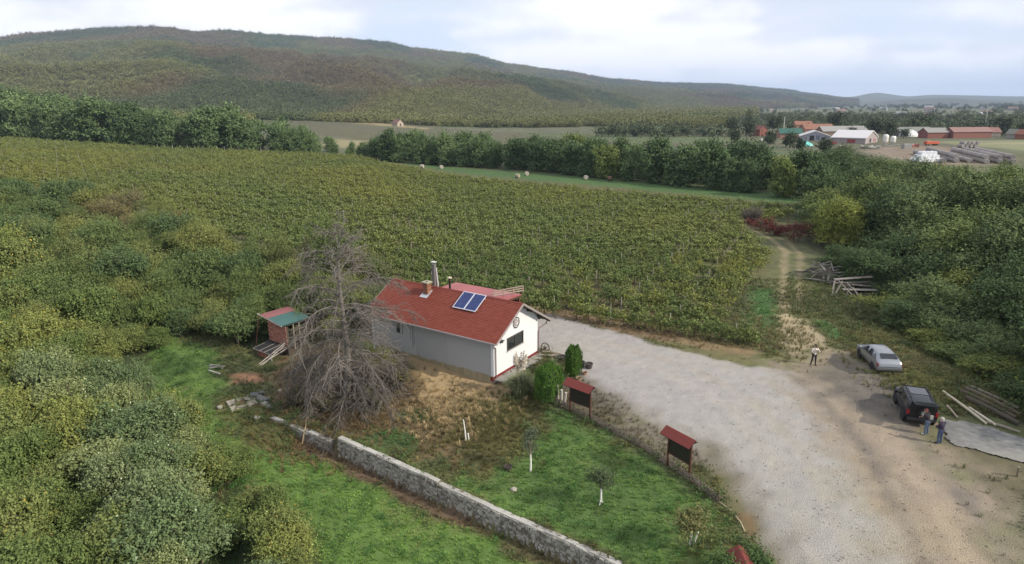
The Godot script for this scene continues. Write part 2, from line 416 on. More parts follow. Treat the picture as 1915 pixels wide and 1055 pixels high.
func make_ground() -> void:
	var xs := lines(-34.0, 44.0, 0.3, -9000.0, 9000.0, 1.05)
	var zs := lines(-68.0, -20.0, 0.3, -11000.0, 60.0, 1.04)
	var nx := xs.size()
	var nz := zs.size()
	var v := PackedVector3Array()
	var c := PackedColorArray()
	v.resize(nx * nz)
	c.resize(nx * nz)
	for j in nz:
		for k in nx:
			var x := xs[k]
			var z := zs[j]
			var y := ground(x, z)
			if z > -70.0 and z < -18.0 and x > -36.0 and x < 46.0:
				y += 0.05 * n_fine.get_noise_2d(x * 1.7, z * 1.7) + 0.03 * n_fine.get_noise_2d(x * 6.0, z * 6.0)
			v[j * nx + k] = Vector3(x, y, z)
			# nothing of the ground far to the sides shows any fine zone
			c[j * nx + k] = shade_of(x, z) if absf(x) < 400.0 + absf(z) and z < 0.0 else lin(.1, .12, .05)
	var idx := PackedInt32Array()
	idx.resize((nx - 1) * (nz - 1) * 6)
	var o := 0
	for j in nz - 1:
		for k in nx - 1:
			var a := j * nx + k
			idx[o] = a; idx[o + 1] = a + 1; idx[o + 2] = a + nx
			idx[o + 3] = a + 1; idx[o + 4] = a + nx + 1; idx[o + 5] = a + nx
			o += 6
	var ar := []
	ar.resize(Mesh.ARRAY_MAX)
	ar[Mesh.ARRAY_VERTEX] = v
	ar[Mesh.ARRAY_COLOR] = c
	ar[Mesh.ARRAY_INDEX] = idx
	var m := ArrayMesh.new()
	m.add_surface_from_arrays(Mesh.PRIMITIVE_TRIANGLES, ar)
	var st := SurfaceTool.new()
	st.create_from(m, 0)
	st.generate_normals()
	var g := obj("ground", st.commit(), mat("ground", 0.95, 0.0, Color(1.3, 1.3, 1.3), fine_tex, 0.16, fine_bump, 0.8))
	tag(g, "ground of gravel yard, lawns, dry bank, tracks and fields", "ground", "", "structure")

# ---------------------------------------------------------------- hills
var crest := [[-420, 120, 2500, 620], [-200, 85, 2500, 620], [0, 75, 2600, 620], [100, 62, 2700, 620], [240, 52, 2700, 620], [330, 50, 2600, 620], [385, 60, 2700, 620], [440, 57, 2800, 620], [540, 66, 3000, 640], [650, 72, 3100, 660], [730, 78, 3200, 680], [780, 90, 3300, 700], [880, 100, 3400, 760], [960, 120, 3500, 850], [1050, 132, 3700, 1000], [1150, 148, 4000, 1300], [1250, 155, 4400, 1700], [1350, 157, 4700, 2100], [1450, 166, 5200, 2700], [1530, 174, 5600, 3300], [1590, 179, 6000, 3800], [1640, 171, 7500, 4700], [1700, 178, 7500, 4700], [1750, 175, 7500, 4700], [1915, 178, 7500, 4700], [2150, 182, 7500, 4700], [2600, 185, 7500, 4700]]

func elev(px: float, y: float) -> float:  # tangent of the elevation at which a skyline point is seen
	var pitch := atan((527.5 - 197.0) / FOC)
	var u := (px - 957.5) / FOC
	var w := (527.5 - y) / FOC - u * 0.008
	var d := Vector3(u, w * cos(pitch) - sin(pitch), -w * sin(pitch) - cos(pitch))
	return d.y / Vector2(d.x, d.z).length()

func crest_at(ang: float) -> Vector3:  # (tangent of elevation, crest distance, foot distance)
	var px := 957.5 + FOC * tan(ang) * 1.04
	for k in crest.size() - 1:
		if px < crest[k + 1][0] or k == crest.size() - 2:
			var t: float = clampf((px - crest[k][0]) / float(crest[k + 1][0] - crest[k][0]), 0.0, 1.0)
			t = lerpf(t, t * t * (3 - 2 * t), .5)
			var y: float = lerpf(crest[k][1], crest[k + 1][1], t)
			return Vector3(elev(px, y), lerpf(crest[k][2], crest[k + 1][2], t), lerpf(crest[k][3], crest[k + 1][3], t))
	return Vector3.ZERO

func hill_h(ang: float, d: float) -> float:
	var q := crest_at(ang)
	var t := (d - q.z) / (q.y - q.z)
	if t <= 0.0: return -4.0
	var top := CAM_H + q.x * q.y - 11.0
	var x := d * sin(ang)
	var z := -d * cos(ang)
	if t > 1.0: return top - (d - q.y) * 0.12
	var rel := n_big.get_noise_2d(x * 0.06, z * 0.06) * 0.6 + n_mid.get_noise_2d(x * 0.012, z * 0.012) * 0.5
	var spur := absf(n_mid.get_noise_2d(x * .030 + 50.0, z * .022))
	return top * (0.34 * t + 0.66 * t * t) + sin(PI * t) * (1.2 - t) * (80.0 * rel - 150.0 * spur + 44.0) * clampf(top / 200.0, .1, 1.0) - 2.0 * (1.0 - t)

func forest_color(x: float, z: float, r: float) -> Color:
	var a := n_big.get_noise_2d(x * 0.05 + 300.0, z * 0.05)
	var b := n_mid.get_noise_2d(x * 0.022, z * 0.014 + 70.0)
	var d := sqrt(x * x + z * z)
	var g2 := n_mid.get_noise_2d(x * .034 + 9.0, z * .016)
	var col := lin(.180, .184, .070)
	col = col.lerp(lin(.170, .128, .082), clampf(b * 3.4 + a * 1.0 + ss(700, 1500, d) * .4 - .2, 0, .72))
	col = col.lerp(lin(.080, .118, .055), clampf(a * 2.0 + g2 * 4.0 - .45 + ss(1900, 3000, d) * .25, 0, .75))
	if z > -900.0 and x > -60.0: col = col.lerp(lin(.13, .14, .05), .5)
	return col * (0.86 + 0.28 * r)

func make_hills() -> void:
	var v := PackedVector3Array()
	var c := PackedColorArray()
	var idx := PackedInt32Array()
	var na := 261
	var nd := 70
	for k in na:
		var ang := deg_to_rad(-50.0 + 105.0 * k / (na - 1))
		var q := crest_at(ang)
		for j in nd:
			var t := float(j) / (nd - 10)
			var d := lerpf(q.z - 30.0, q.y, t)
			var x := d * sin(ang)
			var z := -d * cos(ang)
			v.append(Vector3(x, hill_h(ang, d), z))
			c.append((forest_color(x, z, 0.2) if q.y < 3450.0 else lin(.10, .12, .055) * (1.0 + n_mid.get_noise_2d(x * .03, z * .03))) if q.y < 6500.0 else lin(.07, .08, .05))
	for k in na - 1:
		for j in nd - 1:
			var a := k * nd + j
			idx.append_array(PackedInt32Array([a, a + 1, a + nd, a + nd, a + 1, a + nd + 1]))
	var ar := []
	ar.resize(Mesh.ARRAY_MAX)
	ar[Mesh.ARRAY_VERTEX] = v
	ar[Mesh.ARRAY_COLOR] = c
	ar[Mesh.ARRAY_INDEX] = idx
	var m := ArrayMesh.new()
	m.add_surface_from_arrays(Mesh.PRIMITIVE_TRIANGLES, ar)
	var st := SurfaceTool.new()
	st.create_from(m, 0)
	st.generate_normals()
	tag(obj("hills", st.commit(), mat("hills", 1.0)), "long wooded hills along the horizon", "hills", "", "structure")
	# the low dark rise in front of the far blue hills
	v.clear(); c.clear(); idx.clear()
	var low := [[1500, 199], [1560, 195], [1650, 190], [1700, 185.5], [1780, 183], [1830, 187], [1915, 191], [2100, 193]]
	for k in 60:
		var px := 1500.0 + 600.0 * k / 59.0
		var y := 193.0
		for e in low.size() - 1:
			if px >= low[e][0]: y = lerpf(low[e][1], low[e + 1][1], clampf((px - low[e][0]) / float(low[e + 1][0] - low[e][0]), 0, 1))
		var ang := atan((px - 957.5) / FOC / 1.04)
		for j in 12:
			var d := 3600.0 + 130.0 * j
			var e := elev(px, y)
			var top := CAM_H + e * 4700.0
			v.append(Vector3(d * sin(ang), lerpf(-3.0, top, ss(0, 8, j)) if j < 9 else top - (j - 8) * 20.0, -d * cos(ang)))
			c.append(lin(.06, .07, .045) * (1.0 + .5 * n_mid.get_noise_2d(px, j * 9.0)))
	for k in 59:
		for j in 11:
			var a := k * 12 + j
			idx.append_array(PackedInt32Array([a, a + 1, a + 12, a + 12, a + 1, a + 13]))
	ar[Mesh.ARRAY_VERTEX] = v
	ar[Mesh.ARRAY_COLOR] = c
	ar[Mesh.ARRAY_INDEX] = idx
	m = ArrayMesh.new()
	m.add_surface_from_arrays(Mesh.PRIMITIVE_TRIANGLES, ar)
	st = SurfaceTool.new()
	st.create_from(m, 0)
	st.generate_normals()
	tag(obj("low_hill", st.commit(), mat("hills")), "low dark rise in front of the far blue hills on the right", "hill", "", "structure")

# ---------------------------------------------------------------- foliage
func leaf(m: Mb, p: Vector3, nr: Vector3, s: float, w: float, rng: RandomNumberGenerator, col: Color) -> void:
	var t := nr.cross(Vector3(rng.randf_range(-1, 1), rng.randf_range(-1, 1), rng.randf_range(-1, 1))).normalized() * s * 0.5
	var b := t.cross(nr).normalized() * s * 0.5 * w
	var dip := nr * s * 0.12
	var k := m.v.size()
	m.v.append(p + t - dip)
	m.v.append(p + b)
	m.v.append(p - t - dip)
	m.v.append(p - b)
	for e in 4: m.c.append(col)
	m.i.append(k); m.i.append(k + 1); m.i.append(k + 3)
	m.i.append(k + 1); m.i.append(k + 2); m.i.append(k + 3)

func crown_lobes(rng: RandomNumberGenerator, count: int, r: Vector3, base: float, lump: float) -> Array:
	var out := []
	var tries := 0
	while out.size() < count and tries < 400:
		tries += 1
		var d := Vector3(rng.randfn(), rng.randfn(), rng.randfn()).normalized()
		var f := rng.randf_range(0.45, 0.8)
		var c := Vector3(d.x * r.x * f, base + r.y + d.y * r.y * f, d.z * r.z * f)
		var ok := true
		for o in out:
			if c.distance_to(o[0]) < lump * r.x * 0.75: ok = false
		if not ok: continue
		var lr := lump * rng.randf_range(0.7, 1.25)
		out.append([c, Vector3(r.x * lr, minf(r.x, r.y) * lr * 0.8, r.z * lr)])
	return out

func leaf_cloud(seed_: int, lobes: Array, count: int, size: float, cols: Array, fill := 0.45, width := 0.6, up := 0.35, odd := 0.0, odd_col := Color.WHITE) -> ArrayMesh:
	var rng := RandomNumberGenerator.new()
	rng.seed = seed_
	var m := Mb.new()
	var tot := 0.0
	for l in lobes: tot += l[1].x * l[1].y
	for l in lobes:
		var c: Vector3 = l[0]
		var r: Vector3 = l[1]
		var nl := int(count * r.x * r.y / tot)
		var hue := rng.randf()
		var made := 0
		while made < nl:
			var d := Vector3(rng.randfn(), rng.randfn(), rng.randfn()).normalized()
			if d.y < -0.3 and rng.randf() < 0.5: d.y = -d.y
			var fr := 1.0 - fill * pow(rng.randf(), 1.5)
			# uneven surface: bumps, hollows and shoots that reach out
			fr *= 0.90 + 0.78 * n_fine.get_noise_3d(d.x * 4.2 + c.x * 7.0, d.y * 4.2 + c.y * 7.0, d.z * 4.2 + c.z * 7.0)
			var p := c + d * r * fr
			if p.y < 0.05: p.y = rng.randf() * 0.4
			# a shoot with its leaves
			var axis := (d * 0.7 + Vector3(rng.randfn(), rng.randfn(), rng.randfn()) * 0.45 + Vector3(0, up, 0)).normalized()
			var len := size * rng.randf_range(1.6, 4.2)
			if rng.randf() < .12: len *= 1.8
			var per := 4 + rng.randi() % 5
			var tone := rng.randf_range(0.78, 1.22)
			var t := clampf(hue * 0.45 + rng.randf() * 0.55, 0, 1)
			for q in per:
				var f := (q + rng.randf() * .6) / per
				var side := axis.cross(Vector3(rng.randfn(), rng.randfn(), rng.randfn())).normalized()
				var nr := (d * .5 + Vector3(rng.randfn(), rng.randfn(), rng.randfn()) * 0.6 + Vector3(0, .5, 0)).normalized()
				var col: Color = (cols[0] as Color).lerp(cols[1], t) * (tone * rng.randf_range(0.85, 1.15))
				if odd > 0.0 and rng.randf() < odd: col = odd_col * rng.randf_range(0.7, 1.1)
				leaf(m, p + axis * len * f + side * size * .35, nr, size * rng.randf_range(0.6, 1.25), width, rng, col)
			made += per
	return m.mesh()

func stems(seed_: int, lobes: Array, base_r: float, height: float, col: Color, several := 1, twigs := 2) -> ArrayMesh:
	var rng := RandomNumberGenerator.new()
	rng.seed = seed_
	var m := Mb.new()
	var tops := []
	for s in several:
		var a := rng.randf() * TAU
		var o := Vector3(cos(a), 0, sin(a)) * (0.0 if several == 1 else 0.25)
		var top := Vector3(o.x * 3.0, height, o.z * 3.0)
		var mid := top * 0.5 + o + Vector3(rng.randf_range(-.1, .1), 0, rng.randf_range(-.1, .1)) * height * .3
		m.tube(PackedVector3Array([o - Vector3(0, .3, 0), mid, top]), PackedFloat32Array([base_r, base_r * 0.75, base_r * 0.5]), 7, col, false)
		tops.append([mid, top])
	for l in lobes:
		var c: Vector3 = l[0]
		var from: Array = tops[rng.randi() % tops.size()]
		var st: Vector3 = (from[0] as Vector3).lerp(from[1], rng.randf_range(0.2, 1.0))
		var bend: Vector3 = st.lerp(c, 0.5) + Vector3(0, 0.15 * st.distance_to(c), 0)
		m.tube(PackedVector3Array([st, bend, c]), PackedFloat32Array([base_r * 0.42, base_r * 0.28, base_r * 0.12]), 5, col, false)
		for k in twigs:
			var d := Vector3(rng.randfn(), rng.randfn() * .6 + .4, rng.randfn()).normalized()
			m.tube(PackedVector3Array([bend.lerp(c, rng.randf()), c + d * (l[1] as Vector3) * 0.8]), PackedFloat32Array([base_r * 0.13, base_r * 0.05]), 4, col, false)
	return m.mesh()

func multi(called: String, mesh: Mesh, m: Material, buf: PackedFloat32Array, label: String, category: String) -> MultiMeshInstance3D:
	var mm := MultiMesh.new()
	mm.transform_format = MultiMesh.TRANSFORM_3D
	mm.use_colors = true
	mm.mesh = mesh
	mm.instance_count = buf.size() / 16
	mm.buffer = buf
	var o := MultiMeshInstance3D.new()
	o.name = numbered(self, called)
	o.multimesh = mm
	o.material_override = m
	add_child(o, true)
	tag(o, label, category, "", "stuff")
	return o

func push(buf: PackedFloat32Array, at: Vector3, turn: float, s: Vector3, col: Color) -> void:
	var c := cos(turn)
	var n := sin(turn)
	buf.append_array(PackedFloat32Array([s.x * c, 0, s.z * n, at.x, 0, s.y, 0, at.y, -s.x * n, 0, s.z * c, at.z, col.r, col.g, col.b, 1.0]))

func far_crowns(seed_: int, count: int, size: float) -> ArrayMesh:  # a whole distant tree, two metres wide, one unit tall crown scaled per copy
	var rng := RandomNumberGenerator.new()
	rng.seed = seed_
	var lobes := []
	for k in 6:
		var a := TAU * k / 6.0 + rng.randf()
		lobes.append([Vector3(cos(a) * .5, rng.randf_range(.7, 1.3), sin(a) * .5), Vector3.ONE * rng.randf_range(.4, .6)])
	lobes.append([Vector3(0, 1.55, 0), Vector3(.6, .5, .6)])
	lobes.append([Vector3(0, .6, 0), Vector3(.7, .6, .7)])
	return leaf_cloud(seed_, lobes, count, size, [lin(.93, .93, .93), lin(1.07, 1.07, 1.07)], 0.3, 0.9, 0.3)

func make_forest() -> void:
	var rng := RandomNumberGenerator.new()
	rng.seed = 77
	var fm := leaf_mat("forest leaves")
	var bufs := []
	var shapes := []
	for k in 4:
		bufs.append(PackedFloat32Array())
		shapes.append(far_crowns(500 + k, 300, 0.30))
	# woods on the slopes: rings of trees, wider apart with distance
	var d := 470.0
	while d < 5400.0:
		var step := 5.6 if d < 900.0 else (6.6 if d < 1500.0 else (8.5 if d < 2600.0 else 12.0))
		var a := deg_to_rad(-44.0)
		while a < deg_to_rad(44.0):
			a += step / d * rng.randf_range(0.75, 1.25)
			var q := crest_at(a)
			if d > q.y + 60.0 or q.y > 6500.0: continue
			var dd := d + rng.randf_range(-.6, .6) * step
			var x := dd * sin(a)
			var z := -dd * cos(a)
			var t := (dd - q.z) / (q.y - q.z)
			var px := 957.5 + FOC * tan(a) * 1.04
			var y := 0.0
			if t > 0.0:
				y = hill_h(a, dd)
				if px > 1000.0:  # fields and clearings on the lower slopes to the right
					var f := n_big.get_noise_2d(x * .12 + 40.0, z * .12)
					if f > 0.5: continue
				elif n_big.get_noise_2d(x * .1, z * .1 + 500.0) > 0.42 and t < .4: continue
			else:
				y = ground(x, z)
				if px < 470.0: pass
				elif px < 1130.0:
					if dd < 610.0 + 40.0 * n_mid.get_noise_2d(x * .2, z * .2): continue
				elif px < 1420.0:
					if dd < 575.0 or n_big.get_noise_2d(x * .3, z * .3) > 0.25: continue
				else: continue
				if px < 470.0 and dd < 470.0: continue
			var r := (2.9 if d < 900.0 else step * 0.52) * rng.randf_range(.75, 1.3)
			push(bufs[rng.randi() % 4], Vector3(x, y - 1.0, z), rng.randf() * TAU, Vector3(r, r * rng.randf_range(.85, 1.15), r), forest_color(x, z, rng.randf()))
		d += step * 0.9
	# hedgerows and copses of the valley floor
	for k in 3600:
		var px := rng.randf_range(1120.0, 2000.0)
		var dd := 420.0 * pow(12.0, rng.randf())
		var a := atan((px - 957.5) / FOC / 1.04)
		var x := dd * sin(a)
		var z := -dd * cos(a)
		var line := absf(n_mid.get_noise_2d(x * .05, z * .08))
		var copse := n_big.get_noise_2d(x * .25, z * .25)
		if line > 0.035 and copse < 0.2: continue
		if dd < 480.0 and px > 1380.0: continue
		if dd > crest_at(a).z: continue
		var r := rng.randf_range(1.7, 3.4) * (1.0 + dd / 3000.0)
		push(bufs[rng.randi() % 4], Vector3(x, ground(x, z) - .5, z), rng.randf() * TAU, Vector3(r, r * rng.randf_range(.7, 1.1), r), lin(.085, .105, .055) * rng.randf_range(.7, 1.5))
	var names := ["olive and russet wood covering the hills, first of the mingled kinds of tree", "olive and russet wood covering the hills, second of the mingled kinds of tree", "olive and russet wood covering the hills, third of the mingled kinds of tree", "olive and russet wood covering the hills, fourth of the mingled kinds of tree"]
	var n := 0
	for k in 4:
		multi("hill_forest", shapes[k], fm, bufs[k], names[k], "forest")
		n += bufs[k].size() / 16
	print("forest trees ", n)

func pix(p: Vector3) -> Vector2:  # where a point appears in the photograph, used to sort and describe plants
	var pitch := atan((527.5 - 197.0) / FOC)
	var d := p - Vector3(0, CAM_H, 0)
	var f := d.dot(Vector3(0, -sin(pitch), -cos(pitch)))
	if f < 1.0: return Vector2(-9999, -9999)
	return Vector2(957.5 + FOC * d.x / f, 527.5 - FOC * d.dot(Vector3(0, cos(pitch), -sin(pitch))) / f - 0.008 * (FOC * d.x / f))

func proto_plant(called: String, category: String, crown: Mesh, crown_mat: Material, wood: Mesh, wood_mat: Material, crown_name := "crown", wood_name := "trunk") -> Node3D:
	var r := Node3D.new()
	r.name = called
	r.set_meta("base_name", called)
	r.set_meta("category", category)
	for e in [[wood_name, wood, wood_mat], [crown_name, crown, crown_mat]]:
		if e[1] == null: continue
		var o := MeshInstance3D.new()
		o.name = e[0]
		o.mesh = e[1]
		o.material_override = e[2]
		r.add_child(o)
	return r

var TENS := ["", "", "twenty", "thirty", "forty", "fifty", "sixty", "seventy", "eighty", "ninety"]
var ONES := ["", "first", "second", "third", "fourth", "fifth", "sixth", "seventh", "eighth", "ninth", "tenth", "eleventh", "twelfth", "thirteenth", "fourteenth", "fifteenth", "sixteenth", "seventeenth", "eighteenth", "nineteenth"]
func nth(k: int) -> String:
	if k < 20: return ONES[k]
	if k >= 100: return "hundred-and-" + nth(k - 100) if k > 100 else "hundredth"
	if k % 10 == 0: return (TENS[k / 10] as String).left(-1) + "ieth"
	return TENS[k / 10] + "-" + ONES[k % 10]

# ---------------------------------------------------------------- vineyard
var vine_area := PackedVector2Array([Vector2(20.6, -49.4), Vector2(19.2, -54), Vector2(24, -64), Vector2(35, -83), Vector2(37.5, -100), Vector2(36, -105.5), Vector2(44, -106), Vector2(50, -112), Vector2(54, -118), Vector2(40, -131), Vector2(18, -147), Vector2(-8.3, -170), Vector2(-38, -208), Vector2(-59, -236), Vector2(-128, -233), Vector2(-240, -259), Vector2(-240, -200), Vector2(-127, -150), Vector2(-60, -112), Vector2(-46, -98), Vector2(-37, -90), Vector2(-28, -82), Vector2(-20, -72), Vector2(-6, -63), Vector2(6, -57.6)])

func vine_shape(seed_: int, leaves: int, size: float) -> ArrayMesh:
	var rng := RandomNumberGenerator.new()
	rng.seed = seed_
	var lobes := []
	for k in 5:
		lobes.append([Vector3(rng.randf_range(-.12, .12), rng.randf_range(.85, 1.35), -.62 + .31 * k), Vector3(rng.randf_range(.26, .40), rng.randf_range(.38, .55), rng.randf_range(.3, .42))])
	lobes.append([Vector3(rng.randf_range(-.3, .3), 1.65, rng.randf_range(-.4, .4)), Vector3(.22, .32, .22)])
	lobes.append([Vector3(rng.randf_range(-.4, .4), .75, rng.randf_range(-.4, .4)), Vector3(.3, .3, .3)])
	return leaf_cloud(seed_, lobes, leaves, size, [lin(.132, .172, .050), lin(.192, .222, .070)], .6, .85, .3, .03, lin(.22, .19, .06))

func vine_wood(seed_: int) -> ArrayMesh:
	var rng := RandomNumberGenerator.new()
	rng.seed = seed_
	var m := Mb.new()
	var col := lin(.10, .075, .055)
	var k := Vector3(rng.randf_range(-.12, .12), .45, rng.randf_range(-.12, .12))
	m.tube(PackedVector3Array([Vector3(0, -.1, 0), k, Vector3(.02, .95, 0)]), PackedFloat32Array([.055, .045, .035]), 6, col)
	for s in [-1.0, 1.0]:
		m.tube(PackedVector3Array([Vector3(.02, .93, 0), Vector3(0, 1.02, .3 * s), Vector3(0, .98, .62 * s)]), PackedFloat32Array([.03, .022, .015]), 5, col)
	return m.mesh()

func make_vines() -> void:
	var rng := RandomNumberGenerator.new()
	rng.seed = 31
	var u := Vector2(.887, .462)
	var nr := Vector2(.462, -.887)
	var o := Vector2(14, -53.2)
	var turn := atan2(u.x, u.y)
	var spots := []
	var posts := []
	for row in 75:
		for k in range(-270, 100):
			var p := o + nr * (0.4 + 2.95 * row) + u * (1.12 * k + rng.randf_range(-.2, .2))
			if not Geometry2D.is_point_in_polygon(p, vine_area): continue
			var gap := n_mid.get_noise_2d(p.x * .7, p.y * .7)
			if k % 5 == 0: posts.append([p, row])
			if rng.randf() < 0.03 + (.22 if gap > .35 else 0.0) + (.16 if row < 5 and p.x > 2.0 else 0.0): continue
			spots.append([p, row, k])
	# where it is nearest, every vine is a plant of its own
	spots.sort_custom(func(a, b): return (a[0] as Vector2).length() < (b[0] as Vector2).length())
	var near := 0
	var protos := []
	var wood := mat("bark", .95, 0, Color.WHITE, fine_tex, .8)
	for k in 5:
		protos.append(proto_plant("grapevine", "grapevine", vine_shape(900 + k, 520, .17), leaf_mat("vine leaves"), vine_wood(910 + k), wood, "foliage", "trunk"))
	var tints := [Color(1, 1, 1), Color(.85, .9, .9), Color(1.2, 1.1, .9), Color(.75, .85, .85), Color(1.32, 1.15, .85)]
	var tnames := ["green", "mid green", "yellow-green", "dark green", "yellowing"]
	var far_shapes := []
	var bufs := []
	for k in 4:
		far_shapes.append(vine_shape(930 + k, 300, .21))
		bufs.append(PackedFloat32Array())
	var per_row := {}
	var chosen := []
	for s in spots:
		var p: Vector2 = s[0]
		var at := put(p.x, p.y)
		var q := pix(at + Vector3(0, 1, 0))
		var seen := q.x > -20 and q.x < 1935 and not (q.x > 690 and q.x < 975 and q.y > 560)
		if near < 300 and seen:
			near += 1
			chosen.append(s)
			continue
		var f := n_mid.get_noise_2d(p.x * .35, p.y * .35) + .6 * n_big.get_noise_2d(p.x * 3.0, p.y * 3.0) + ss(60, 240, -p.y) * .35
		var c := Color(.95, .95, .95).lerp(Color(1.2, 1.06, .9), clampf(f * 1.0, 0, 1)).lerp(Color(.72, .85, .85), clampf(-f * 1.1, 0, 1)) * rng.randf_range(.88, 1.12)
		var sc := rng.randf_range(.85, 1.15)
		push(bufs[rng.randi() % 4], at, turn + rng.randf_range(-.15, .15) + (PI if rng.randf() < .5 else 0.0), Vector3(sc * .92, sc * rng.randf_range(.74, .98), sc), c)
	chosen.sort_custom(func(a, b): return a[1] * 10000 - a[2] < b[1] * 10000 - b[2])
	for s in chosen:
		var p: Vector2 = s[0]
		per_row[s[1]] = per_row.get(s[1], 0) + 1
		var f := n_mid.get_noise_2d(p.x * .35, p.y * .35)
		var ti := clampi(int(2.0 + f * 3.0 + rng.randf_range(-1.6, 1.6)), 0, 4)
		var order := [3, 1, 0, 2, 4]
		var tk: int = order[ti]
		var v := dup(protos[rng.randi() % 5], put(p.x, p.y), turn + rng.randf_range(-.2, .2) + (PI if rng.randf() < .5 else 0.0), Vector3.ONE * rng.randf_range(.72, 1.02), "%s grapevine, %s from the right in the %s row behind the gravel yard" % [tnames[tk], nth(per_row[s[1]]), nth(s[1] + 1)], "grapevines of the vineyard behind the yard")
		(v.get_node("foliage") as MeshInstance3D).material_override = leaf_mat("vine leaves %d" % tk, tints[tk])
	var w := ["first", "second", "third", "fourth"]
	for k in 4:
		multi("vineyard_rows", far_shapes[k], leaf_mat("vine leaves"), bufs[k], "far rows of the green vineyard, %s of the mixed kinds of vine" % w[k], "vineyard")
	# posts: the nearest rows one by one
	var pm := mat("grey wood", .95, 0, Color.WHITE, fine_tex, .7)
	var b := Mb.new()
	b.tube(PackedVector3Array([Vector3(0, -.2, 0), Vector3(0, 1.0, 0), Vector3(.01, 1.95, .02)]), PackedFloat32Array([.05, .047, .042]), 7, lin(.30, .27, .23))
	var pmesh := b.mesh()
	var pbuf := PackedFloat32Array()
	var pcount := {}
	posts.sort_custom(func(a, c): return (a[0] as Vector2).x > (c[0] as Vector2).x)
	for e in posts:
		var p: Vector2 = e[0]
		var at := put(p.x, p.y)
		var q := pix(at + Vector3(0, 1.6, 0))
		if e[1] < 5 and q.x > 0 and q.x < 1915:
			pcount[e[1]] = pcount.get(e[1], 0) + 1
			var m := obj("vineyard_post", pmesh, pm, self, at)
			m.rotation = Vector3(rng.randf_range(-.05, .05), rng.randf() * 6.0, rng.randf_range(-.05, .05))
			tag(m, "grey wooden vineyard post, %s from the right in the %s row of vines" % [nth(pcount[e[1]]), nth(e[1] + 1)], "post", "posts of the vineyard trellis")
		else:
			push(pbuf, at, rng.randf() * 6.0, Vector3(1, rng.randf_range(.95, 1.1), 1), Color.WHITE)
	multi("vineyard_post_rows", pmesh, pm, pbuf, "grey wooden posts among the far vineyard rows", "posts")
	# pale end posts along the far upper edge of the vineyard
	for k in 15:
		var t := k / 14.0
		var x := lerpf(-128.0, -93.0, t)
		var z := lerpf(-233.4, -239.2, t)
		var m := obj("end_post", pmesh, mat("pale wood", .9), self, put(x, z))
		m.scale = Vector3(2.2, 1.15, 2.2)
		tag(m, "pale end post on the far upper edge of the vineyard, %s from the left" % nth(k + 1), "post", "pale end posts along the upper vineyard edge")

